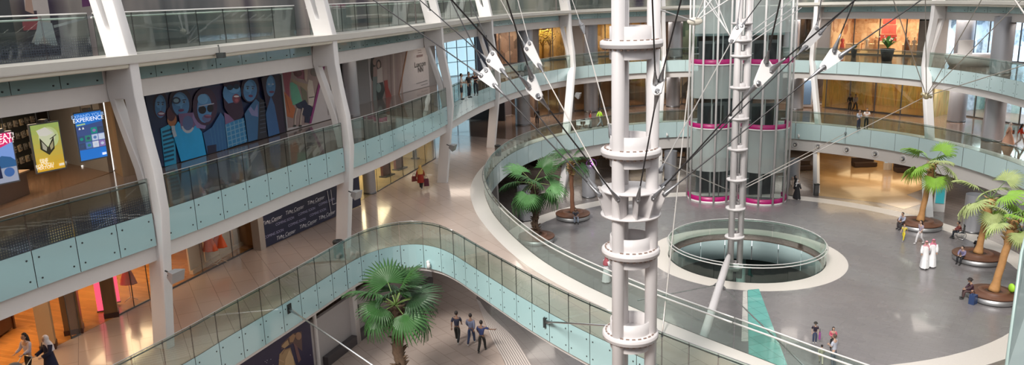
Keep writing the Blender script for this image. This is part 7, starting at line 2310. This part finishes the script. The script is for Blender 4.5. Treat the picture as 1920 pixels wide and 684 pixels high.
# wheelchair
p = at_feet(1799, 447)
root = thing('wheelchair', 'wheelchair beside the silver column on the right', 'wheelchair', p, 1.2)
def fin_(mb, n, m): o = mb.build(n, m); o.parent = root
mb = MB(); mb.box((0, 0, 0.48), (0.46, 0.45, 0.06)); fin_(mb, 'seat', DARK)
mb = MB(); mb.box((0, -0.24, 0.78), (0.46, 0.05, 0.5)); fin_(mb, 'backrest', DARK)
for s in (-0.3, 0.3):
    mb = MB(); mb.lathe([(0.28, -0.015), (0.31, 0), (0.28, 0.015)], (s, -0.05, 0.31), 28, M=Matrix.Rotation(R(90), 3, 'Y'))
    for k_ in range(8): mb.bar((s, -0.05, 0.31), (s, -0.05 + 0.29 * math.cos(k_ * 0.785), 0.31 + 0.29 * math.sin(k_ * 0.785)), 0.008, 0.008)
    fin_(mb, 'wheel', STEEL)
    mb = MB(); mb.lathe([(0.03, -0.02), (0.08, 0), (0.03, 0.02)], (s * 0.8, 0.42, 0.08), 14, M=Matrix.Rotation(R(90), 3, 'Y')); fin_(mb, 'caster', DARK)
mb = MB()
for s in (-0.24, 0.24):
    mb.tube([(s, -0.3, 1.0), (s, -0.24, 0.9), (s, -0.24, 0.45), (s, 0.25, 0.45), (s, 0.42, 0.12)], 0.014, 8); mb.tube([(s, -0.24, 0.7), (s, 0.2, 0.7), (s, 0.2, 0.45)], 0.014, 8)
fin_(mb, 'chassis', STEEL)
person(p + Vector((0, 0, 0.03)), (math.cos(1.2 + math.pi / 2), math.sin(1.2 + math.pi / 2)), 'person in a dark red shirt sitting in the wheelchair', 'sit', 1.7, TAN, top=(0.26, 0.06, 0.05), legs=(0.03, 0.03, 0.04), sleeves=1)
# group at the bottom
p1_ = at_feet(1527, 643)
person(p1_, (-0.2, -1), 'child in a black T-shirt and dark cap with blue jeans, near bottom', 'stand', 1.15, PALE, top=(0.03, 0.02, 0.04), legs=(0.05, 0.07, 0.14), hat=(0.04, 0.035, 0.03), shoes=(0.6, 0.6, 0.6))
bag(p1_ + Vector((0.24, -0.02, 0.25)), (0.30, 0.08, 0.28), 'magenta bag on the arm of the child in the dark cap', 0.24, 0.34, 0.1, 1.2)
p2_ = at_feet(1562, 690)
person(p2_, (-0.5, 0.6), 'person in a pale blue shirt and slate trousers, near bottom', 'hold', 1.74, PALE, top=(0.50, 0.53, 0.62), legs=(0.10, 0.12, 0.16), hair=(0.10, 0.06, 0.045), sleeves=0.4)
p3_ = at_feet(1560, 656)
person(p3_, (-0.2, -1), 'child in a pink and red top with black hair behind the pale blue shirt', 'hold', 1.25, PALE, top=(0.58, 0.12, 0.18), legs=(0.02, 0.02, 0.025), sleeves=1, longhair=True)
p4_ = at_feet(1539, 683)
person(p4_, (0.3, 0.9), 'child in a cream and black striped outfit, near bottom', 'walk', 1.02, PALE, top=(0.42, 0.40, 0.30), legs=(0.55, 0.52, 0.42), sleeves=1)
# by the lift
person(at_feet(1484, 366), (0.5, -1), 'person in a beige coat beside the lift', 'walk', 1.66, PALE, robe=(0.38, 0.30, 0.25), scarf=(0.30, 0.22, 0.18))
person(at_feet(1489, 364), (0.6, -1), 'person in a black cloak beside the lift', 'stand', 1.70, PALE, robe=(0.012, 0.012, 0.014), scarf=(0.012, 0.012, 0.014))
person(at_feet(1494, 373), (0.3, -1), 'person in a black dress and white headscarf beside the lift', 'walk2', 1.68, PALE, robe=(0.02, 0.02, 0.024), scarf=(0.66, 0.64, 0.64), shoes=(0.7, 0.7, 0.7))
person(at_feet(1913, 447), (-1, 0.2), 'person in a pale top behind the rightmost palm', 'walk', 1.7, TAN, top=(0.6, 0.58, 0.6), legs=(0.05, 0.05, 0.06))
